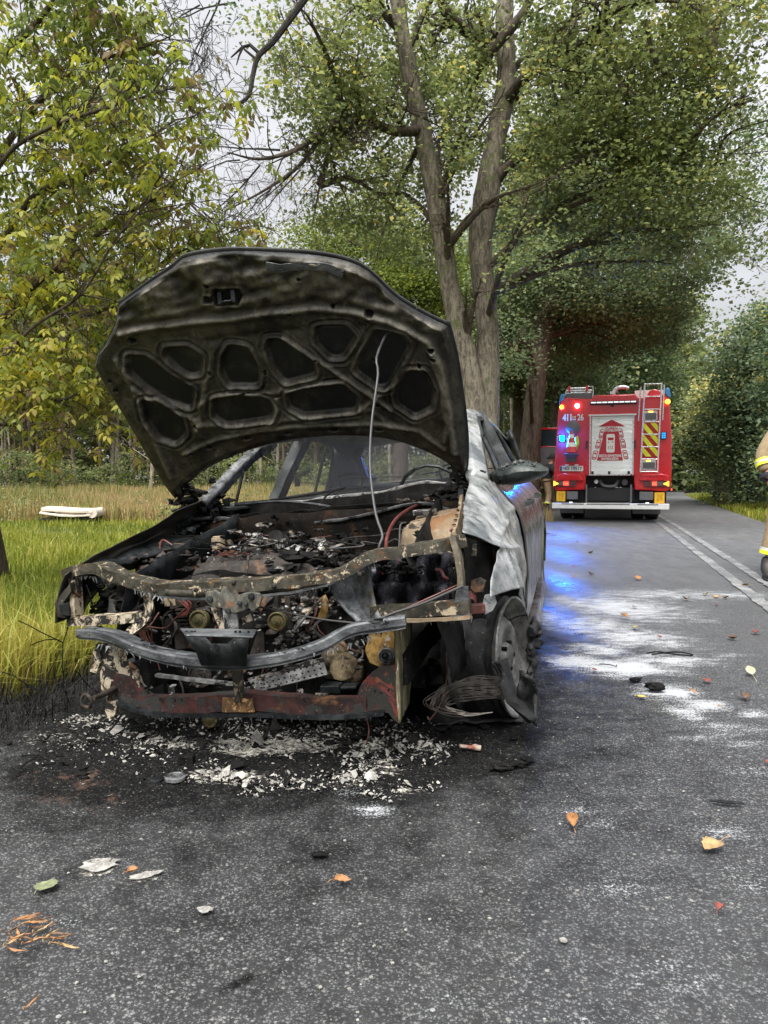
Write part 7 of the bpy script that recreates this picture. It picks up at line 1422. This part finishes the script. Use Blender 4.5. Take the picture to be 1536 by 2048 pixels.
        b0 = wr+hd*.03+fw*.03; f0 = b0+(hd*.7+fw*.7).normalized()*.035; f1 = f0+(hd*.95+fw*.2).normalized()*.03; skin('thumb', [b0, f0, f1], [(0, 1), (1, 2)], [.013, .0115, .009], M_skin, rt, 2, 0)
    h1 = Vector(J['head1']); hf = Vector((0, 1, 0))
    f = empty('face'); f.parent = rt
    for sx_ in (-.032, .032): MB().blob(h1+Vector((sx_, .088, .0)), .012, 1, 2, 0).build('eye', M_twhite, f, True); MB().blob(h1+Vector((sx_, .097, .0)), .006, 1, 1, 0).build('pupil', M_tblk, f, True); MB().blob(h1+Vector((sx_*2.9, 0, -.005)), .026, 2, 2, .1, (.4, .7, 1)).build('ear', M_skin, f, True)
    MB().blob(h1+Vector((0, .105, -.03)), .018, 2, 2, .05, (.7, 1, 1.5)).build('nose', M_skin, f, True); MB().blob(h1+Vector((0, .092, -.068)), .02, 2, 2, .05, (1.3, .4, .3)).build('mouth', plain('lips', (.35, .12, .1), .5), f, True)
    MB().lathe(h1+Vector((0, -.01, .03)), (0, 0, 1), [(0, .15), (.0, .125), (.05, .122), (.10, .10), (.135, .05), (.14, 0)], 28).build('helmet', helmet or M_tred, rt, True)
    return rt
J1 = dict(pelvis=(0, 0, .95), waist=(0, 0, 1.10), chest=(0, .01, 1.35), collar=(0, 0, 1.50), neck=(0, .01, 1.52), head0=(0, .02, 1.60), head1=(0, .03, 1.69), head2=(0, .02, 1.76), shL=(.20, 0, 1.43), elL=(.32, -.03, 1.20), cuL=(.325, .05, 1.045), wrL=(.32, .09, .985), shR=(-.20, 0, 1.43), elR=(-.30, -.03, 1.17), cuR=(-.30, .05, 1.00), wrR=(-.29, .07, .94),
          hipL=(.11, 0, .90), knL=(.13, .02, .50), hemL=(.14, 0, .22), anL=(.14, 0, .10), toL=(.17, .16, .05), hipR=(-.11, 0, .90), knR=(-.13, .02, .50), hemR=(-.14, -.02, .22), anR=(-.14, -.02, .10), toR=(-.17, .14, .05))
J1.update(knL=(.20, .03, .50), hemL=(.25, .0, .22), anL=(.26, .0, .10), toL=(.33, .14, .05), hipL=(.12, 0, .90))
person('firefighter in tan turnout coat cut off by the right edge of the picture', (4.015, 7.25, 0), R(180+8), J1, M_turn)
J2 = dict(J1); J2.update(knL=(.15, .08, .52), chest=(0, .10, 1.32), shL=(.20, .1, 1.38), shR=(-.2, .1, 1.38), collar=(0, .14, 1.46), neck=(0, .15, 1.48), head0=(0, .19, 1.55), head1=(0, .23, 1.63), head2=(0, .23, 1.70), elL=(.26, .25, 1.2), cuL=(.24, .40, 1.22), wrL=(.23, .47, 1.24), elR=(-.26, .25, 1.2), cuR=(-.24, .4, 1.25), wrR=(-.23, .47, 1.28))
x_, y_, z_ = gnd_z(1091, 22.6); person('firefighter in tan trousers standing behind the open cab door of the fire engine', (x_, y_, z_+.05), R(-90), J2, M_dark, helmet=M_dark)

# ================================================================ FOLDED MATTRESS
def mattress():
    Y = 16.7; c = at(150, 1030, Y); z0 = float(terrain(np.array([c[0]]), np.array([Y]))[0]); px = Y/FPX
    fr = empty('bed_frame', (c[0], Y, z0+.05), R(6), 'low dark metal bed frame lying in the grass under the mattress', 'bed frame')
    def X(p): return (p-150)*px
    for y in (-.35, 0, .35): MB().tube([(X(92), y, .06), (X(198), y, .10)], .014, 8).build('frame_tube', M_dksteel, fr, True)
    for k in range(7): x = X(95)+(X(197)-X(95))*k/6; MB().tube([(x, -.36, .08), (x+.02, .36, .09)], .009, 6).build('cross_bar', M_dksteel, fr, True)
    for x in (X(100), X(195)):
        for y in (-.34, .34): MB().tube([(x, y, .0), (x, y, .10)], .012, 6).build('leg', M_dksteel, fr, True)
    mt = empty('mattress', (c[0], Y, z0+.05), R(6), 'pale folded foam mattress lying at the edge of the clearing', 'mattress'); m_ = plain('mattress_cloth', (.62, .55, .47), .9, 0, .08, 8, .3)
    def slab(path, t, d): 
        P = smoothpath(path, 5); prof = [(d/2*math.cos(a), t/2*math.sin(a)) if 0 else (max(-d/2, min(d/2, d*.62*math.cos(a))), t/2*math.sin(a)) for a in lin(0, 6.28, 17)[:-1]]; return MB().sweep(P, prof)
    slab([(X(97), 0, .285), (X(120), 0, .275), (X(150), 0, .25), (X(180), 0, .235), (X(192), 0, .22)], .12, .8).build('upper_fold', m_, mt, True, rough=(.010, 5, 2))
    slab([(X(97), -.05, .22), (X(115), -.06, .18), (X(140), -.05, .145), (X(170), 0, .15), (X(190), 0, .16)], .075, .8).build('lower_fold', m_, mt, True, rough=(.010, 5, 4))
    MB().tube([(X(192), -.38, .20), (X(192), .38, .20)], .105, 20).build('folded_end', m_, mt, True, rough=(.012, 5, 3)); MB().box((X(150), .02, .21), (X(186)-X(125), .7, .09)).build('inner_fold', m_, mt, bevel=.03, smooth=True)
mattress()

# ================================================================ THINGS ON THE ROAD
def leafshape(L, W, curl=.25, stalk=.3, jag=0, seed=0):
    """a lying leaf: midrib fold, curled edges, stalk"""
    n = 11; G = []; r_ = np.random.default_rng(seed)
    for i in range(n):
        t = i/(n-1); w = W*(math.sin(math.pi*min(1, t**.8))**.8)*(1+jag*(.3 if i % 2 else -.1)); row = []
        for k in range(7): s = (k-3)/3; row.append((s*w, t*L, .004+curl*abs(s)**1.6*w+.12*curl*L*math.sin(t*3.1+seed)+curl*L*.4*(t-.5)**2+r_.normal()*.0006))
        G.append(row)
    mb = MB().grid(G); mb.tube(smoothpath([(0, 0, .006), (L*.02, -L*stalk*.5, .010), (L*.06, -L*stalk, .006)], 3), .0011, 5); return mb
LC = {'orange': (.30, .145, .055), 'yellow': (.45, .36, .08), 'tan': (.36, .24, .11), 'brown': (.13, .07, .035), 'red': (.20, .055, .04), 'green': (.20, .22, .12), 'pale': (.40, .38, .24)}
LM = {k: plain('fallen_leaf_'+k, v, .6, 0, .3, 60, .5) for k, v in LC.items()}
leaf_specs = [(1148, 1668, 'orange', .062, .016, 80, .9, 'curled orange-brown leaf on the clean asphalt right of centre'), (1438, 1697, 'tan', .068, .026, 215, .35, 'large tan leaf with a long stalk lying at the right'), (668, 1775, 'orange', .042, .013, 10, .7, 'small yellow-orange leaf standing on edge in front of the car'), (255, 1758, 'orange', .028, .012, 20, .9, 'small curled orange leaf between the two pale flakes'),
 (78, 1795, 'green', .062, .026, 80, .2, 'speckled green leaf with upright stalk at the lower left'), (1275, 1400, 'yellow', .045, .018, 5, .3, 'bright yellow leaf on dark asphalt below the powder'), (1505, 1356, 'pale', .085, .022, 75, .3, 'pale leaf with a very long stalk near the right edge'), (1437, 1837, 'red', .030, .010, 40, .9, 'tiny red-brown leaf scrap at the lower right'),
 (1183, 1107, 'yellow', .11, .035, 80, .5, 'yellow leaf pair farthest from the car towards the fire engine'), (1183, 1151, 'tan', .10, .03, 85, .5, 'tan leaf beside the blue reflection'), (1277, 1162, 'orange', .09, .03, 80, .6, 'orange leaf above the powder streaks'), (1143, 1157, 'orange', .05, .02, 30, .6, 'small orange leaf inside the blue reflection'), (1146, 1137, 'red', .05, .02, 60, .6, 'reddish leaf close to the rear tyre of the car'), (1153, 1086, 'orange', .08, .03, 70, .5, 'orange leaf nearest the fire engine wheels'),
 (1375, 1204, 'tan', .065, .03, 80, .9, 'rounded tan leaf, leftmost of the four beside the upper powder band'), (1411, 1193, 'yellow', .07, .025, 60, .7, 'yellow leaf, highest of the four beside the upper powder band'), (1426, 1198, 'tan', .05, .02, 0, .9, 'tan curled leaf standing up beside the upper powder band'), (1447, 1199, 'brown', .05, .02, 20, .9, 'dark brown curled leaf beside the upper powder band'), (1434, 1213, 'red', .045, .016, 70, .6, 'small red leaf under the group of four leaves'),
 (1255, 1241, 'orange', .08, .018, 110, .8, 'ragged orange leaf on the powder'), (1270, 1218, 'tan', .05, .018, 80, .5, 'faint tan leaf half buried in powder'), (1271, 1261, 'yellow', .055, .02, 80, .6, 'yellow-brown leaf in the middle of the powder'), (1473, 1282, 'brown', .07, .02, 110, .8, 'brown rolled leaf right of the powder'), (1510, 1270, 'red', .055, .022, 60, .8, 'dark red leaf near the right edge'), (1415, 1370, 'red', .045, .018, 80, .5, 'pale red leaf below the powder tail'),
 (1490, 1405, 'brown', .065, .022, 80, .7, 'brown leaf low at the right of the powder tail'), (1388, 1394, 'orange', .06, .014, 95, .4, 'orange leaf on the white powder tail'), (1498, 1174, 'tan', .12, .03, 95, .5, 'tan leaf lying by the painted lane line'), (1320, 1280, 'red', .04, .015, 80, .5, 'reddish fragment in the powder'), (1186, 1345, 'red', .03, .012, 30, .5, 'tiny red fragment on the white powder'), (1535, 1535, 'red', .03, .012, 30, .5, 'tiny red scrap at the right edge'), (1438, 1420, 'orange', .02, .008, 30, .5, 'tiny orange scrap under the powder tail')]
for i, (px, py, c, L, W, rz, curl, lab) in enumerate(leaf_specs):
    p = gnd(px, py); o = leafshape(L, W, curl, .9 if 'long' in lab else .35, .5 if i % 3 == 1 else .1, i).build('fallen_leaf', LM[c], None, True); o.location = (p[0], p[1], .012); o.rotation_euler = (rng.normal()*.12, rng.normal()*.15, R(rz-90)); tag(o, lab, 'leaf', 'fallen leaves on the road')
for i in range(22):
    px, py = [(18, 1898), (40, 1868), (52, 1865), (60, 1872), (22, 1886), (10, 1905), (75, 1895), (96, 1888), (110, 1898), (120, 1905), (35, 1850), (8, 1880), (48, 1905), (88, 1900), (30, 1878), (64, 1860), (14, 1912), (70, 1880), (50, 1990+50), (45, 1893), (28, 1862), (100, 1905)][i]
    p = gnd(px, py); c = ['orange', 'tan', 'orange', 'brown'][i % 4]; o = leafshape(.034+.024*rng.uniform(), .0030, .6, .1, 0, i).build('leaf_litter', LM[c], None, True); o.location = (p[0], p[1], .012+.004*rng.uniform()); o.rotation_euler = (rng.normal()*.15, rng.normal()*.15, R([-60, -75, -80, -40, -110][i % 5]+rng.normal()*14)); tag(o, 'narrow dry '+{'orange': 'orange', 'tan': 'straw-coloured', 'brown': 'dark brown'}[c]+' leaf strip in the litter at the lower left corner', 'leaf', 'dry leaf strips at the lower left, '+c)
def ground_thing(name, label, cat, px, py, mb, mat, rz=0, **kw):
    p = gnd(px, py); o = mb.build(name, mat, None, **kw); o.location = (p[0], p[1], .006); o.rotation_euler = (0, 0, R(rz)); return tag(o, label, cat)
ground_thing('charred_lump', 'charred black lump, larger of two, at the foot of the white powder', 'debris', 1310, 1384, MB().blob((0, 0, .018), .032, 1, 3, .5, (1.3, .9, .6)), M_char, smooth=True, rough=(.006, 30, 1))
ground_thing('charred_lump', 'smaller charred black crumb at the foot of the white powder', 'debris', 1270, 1366, MB().blob((0, 0, .012), .020, 5, 3, .5, (1.4, .9, .5)), M_char, smooth=True, rough=(.005, 40, 2))
ground_thing('metal_strip', 'flat dark metal strip lying on the road at the right', 'metal strip', 1453, 1612, MB().plate([(-.05, .012, .006), (.045, .004, .008), (.05, -.008, .006), (-.01, -.008, .006), (-.048, .004, .005)], .004), M_dksteel, rz=-8, bevel=.001)
ground_thing('cable_loop', 'thin black cable loop lying on the white powder', 'cable', 1340, 1315, MB().tube(smoothpath([(-.12, .03, .01), (-.06, .03, .02), (.0, .0, .015), (.10, -.02, .01), (.12, .0, .012), (.05, .02, .02), (-.03, .02, .015), (-.10, .0, .01)], 4), .004, 6), M_char, smooth=True)
ground_thing('cable_loop', 'tiny bent wire on the brightest patch of powder', 'wire', 1218, 1335, MB().tube(smoothpath([(-.04, .03, .006), (0, .0, .01), (.03, -.02, .006), (.04, .0, .008)], 4), .0025, 5), M_char, smooth=True)
ground_thing('charred_scrap', 'black charred scrap in front of the car, left of centre', 'debris', 638, 1716, MB().blob((0, 0, .004), .018, 9, 2, .5, (1.3, .5, .35)), M_char, smooth=True)
ground_thing('melted_ridge', 'black melted plastic ridge right of the ash in front of the wheel', 'debris', 1030, 1535, MB().blob((-.05, -.02, .004), .03, 3, 3, .5, (1.5, .6, .4)).blob((0, 0, .004), .03, 6, 3, .5, (1.6, .5, .35)).blob((.05, .05, .002), .02, 8, 3, .5, (1.2, 1.0, .3)), M_char, smooth=True, rough=(.006, 40, 3))
ground_thing('round_cap', 'grey round burnt cap lying in front of the number plate bracket', 'cap', 350, 1562, MB().lathe((0, 0, 0), (0, 0, 1), [(0, .034), (.010, .034), (.014, .028), (.011, .024), (.013, .014), (.008, .010), (.008, 0)], 24), M_pillar, smooth=True, rough=(.002, 20, 1))
ground_thing('round_cap', 'smaller flat burnt disc left of the round cap', 'cap', 312, 1565, MB().lathe((0, 0, 0), (0, 0, 1), [(0, .022), (.006, .022), (.008, .018), (.008, 0)], 20), M_dksteel, smooth=True)
ground_thing('burnt_block', 'small squarish black block behind the round cap', 'debris', 374, 1528, MB().box((0, 0, .012), (.05, .035, .022)), M_char, cuts=.012, rough=(.004, 40, 1), smooth=True)
ground_thing('burnt_connector', 'pale burnt connector with a reddish end right of the ash', 'connector', 942, 1503, MB().tube([(-.04, .01, .01), (0, 0, .011), (.015, -.004, .011), (.035, -.010, .010)], [.007, .007, .012, .010], 10), burnt('pinkish_ceramic', (.30, .24, .18), (.50, .42, .34), rust=(.30, .09, .07), rl=.56, scale=30), smooth=True, rough=(.002, 50, 1))
M_ash = burnt('white_ash', (.20, .195, .18), (.48, .46, .42), flake=(.08, .075, .07), fl=.60, scale=26, rough=.95)
def flake(L, W, seed, n=17, th=.0012):
    r_ = np.random.default_rng(seed); return MB().plate([(L/2*math.cos(a)*r_.uniform(.62, 1.12), W/2*math.sin(a)*r_.uniform(.72, 1.1), .003) for a in np.linspace(0, 6.283, n+1)[:-1]], th)
ground_thing('ash_flake', 'largest pale grey ash sheet on the dark asphalt at the lower left', 'ash flake', 200, 1735, flake(.105, .075, 3), M_ash, rz=15, cuts=.012, rough=(.0018, 60, 1))
ground_thing('ash_flake', 'narrow white ash sliver right of the largest ash sheet', 'ash flake', 292, 1756, flake(.085, .030, 5), M_ash, rz=25, cuts=.012, rough=(.0018, 60, 2))
ground_thing('ash_flake', 'small ragged white ash scrap below and right of the sliver', 'ash flake', 410, 1826, flake(.040, .030, 7), M_ash, rz=-15, cuts=.01, rough=(.0018, 60, 3))
ground_thing('white_pebble', 'white pebble in the foreground right of centre', 'pebble', 1126, 1888, MB().blob((0, 0, .003), .010, 4, 2, .3, (1, .7, .5)), M_ash, smooth=True)
def rubble():
    rs = np.random.default_rng(3); acc = {'ash_rubble': [[], []], 'char_rubble': [[], []]}
    bands = [(300, 1478, 110, 14, 520), (560, 1478, 150, 12, 900), (330, 1500, 80, 12, 300), (480, 1556, 90, 12, 500), (590, 1572, 90, 11, 420), (760, 1492, 70, 26, 1100), (700, 1545, 70, 24, 650), (850, 1500, 60, 18, 600), (130, 1470, 110, 30, 300), (250, 1440, 110, 14, 300), (450, 1452, 260, 8, 700), (700, 1450, 200, 10, 700), (780, 1580, 90, 14, 260), (200, 1500, 160, 26, 260), (500, 1520, 280, 46, 500)]
    for px, py, sx_, sy_, k in bands:
        clump = [(px+rs.normal()*sx_*.6, py+rs.normal()*sy_*.8) for _ in range(max(6, k//28))]
        for _ in range(int(k*.62)):
            cx, cy = clump[rs.integers(len(clump))]; x, y = cx+rs.normal()*sx_*.14+rs.normal()*7, cy+rs.normal()*5
            if y < 1432: continue
            p = gnd(x, y); s = .0013+abs(rs.normal())*.0020; s *= 3 if rs.uniform() < .035 else 1
            V, Fq = acc['char_rubble' if rs.uniform() < .45 else 'ash_rubble']; b = len(V); n_ = 5; t1, t2 = rs.normal()*.55, rs.normal()*.55; z = .004+s*rs.uniform(.3, 1.6)
            a0 = rs.uniform(0, 6.28); V.append((p[0], p[1], z+s*rs.uniform(0, .8)))
            for j in range(n_): aa = a0+j/n_*6.283; r_ = s*rs.uniform(.6, 1.7); dx, dy = r_*math.cos(aa)*1.2, r_*math.sin(aa); V.append((p[0]+dx, p[1]+dy, max(.002, z+dx*t1+dy*t2-s*rs.uniform(0, .5))))
            Fq += [(b, b+1+j, b+1+(j+1) % n_) for j in range(n_)]
    for nm, (V, Fq) in acc.items(): o = np_mesh(nm, np.array(V), np.array(Fq), M_ash if nm[0] == 'a' else M_char); tag(o, kind='stuff')
    mb = MB()
    for _ in range(60):
        x, y = 450+rs.normal()*230, 1490+rs.normal()*34
        if y > 1436: p = gnd(x, y); mb.blob((p[0], p[1], .006), .006+abs(rs.normal())*.008, int(rs.integers(99)), 2, .7, (1.4, 1, .6))
    o = mb.build('char_rubble', M_char, None, True, rough=(.003, 60, 2)); tag(o, kind='stuff')
    # loose chippings scattered over the asphalt
    mb = MB()
    for _ in range(220):
        y = 1.3*(9/1.3)**rs.uniform(); x = rs.uniform(-y*.55, y*.55)
        if x < xl(y)+.1: continue
        s = rs.uniform(.002, .0048); mb.blob((x, y, s*.4), s, int(rs.integers(99)), 1, .3, (1.1, .9, .6))
    o = mb.build('loose_chippings', plain('chipping_stone', (.27, .26, .23), .8, 0, .4, 200), None, True); tag(o, kind='stuff')
rubble()
# charred twigs where the verge burnt
b = (-1.62, 3.3, -.12); rt = empty('burnt_bush', b, 0, 'burnt black twigs and melted wiring in the scorched verge beside the car', 'bush'); mb = MB()
for k in range(70): twigs(mb, (rng.normal()*.16, rng.normal()*.35, 0), (rng.normal()*.8-.2, rng.normal()*.5, .8), float(rng.uniform(.12, .40)), .003, 1, .8, .12)
o = mb.build('twigs', M_char, rt, True)

# thin smoke still hanging inside the cabin
def smoke():
    c = [CM.T @ np.array([u, v, w])+CO for u in (-.95, -3.15) for v in (-.60, .56) for w in (.62, 1.36)]
    o = MB().add([tuple(p) for p in c], [(0,1,3,2),(4,6,7,5),(0,4,5,1),(2,3,7,6),(0,2,6,4),(1,5,7,3)]).build('smoke', None)
    t = NT('thin_smoke'); v = t.n('ShaderNodeVolumePrincipled'); v.inputs['Color'].default_value = (.85, .86, .88, 1); v.inputs['Density'].default_value = .20; v.inputs['Anisotropy'].default_value = .2
    t.l(v.outputs[0], t.out.inputs['Volume']); o.data.materials.clear(); o.data.materials.append(t.m); tag(o, kind='stuff')
smoke()
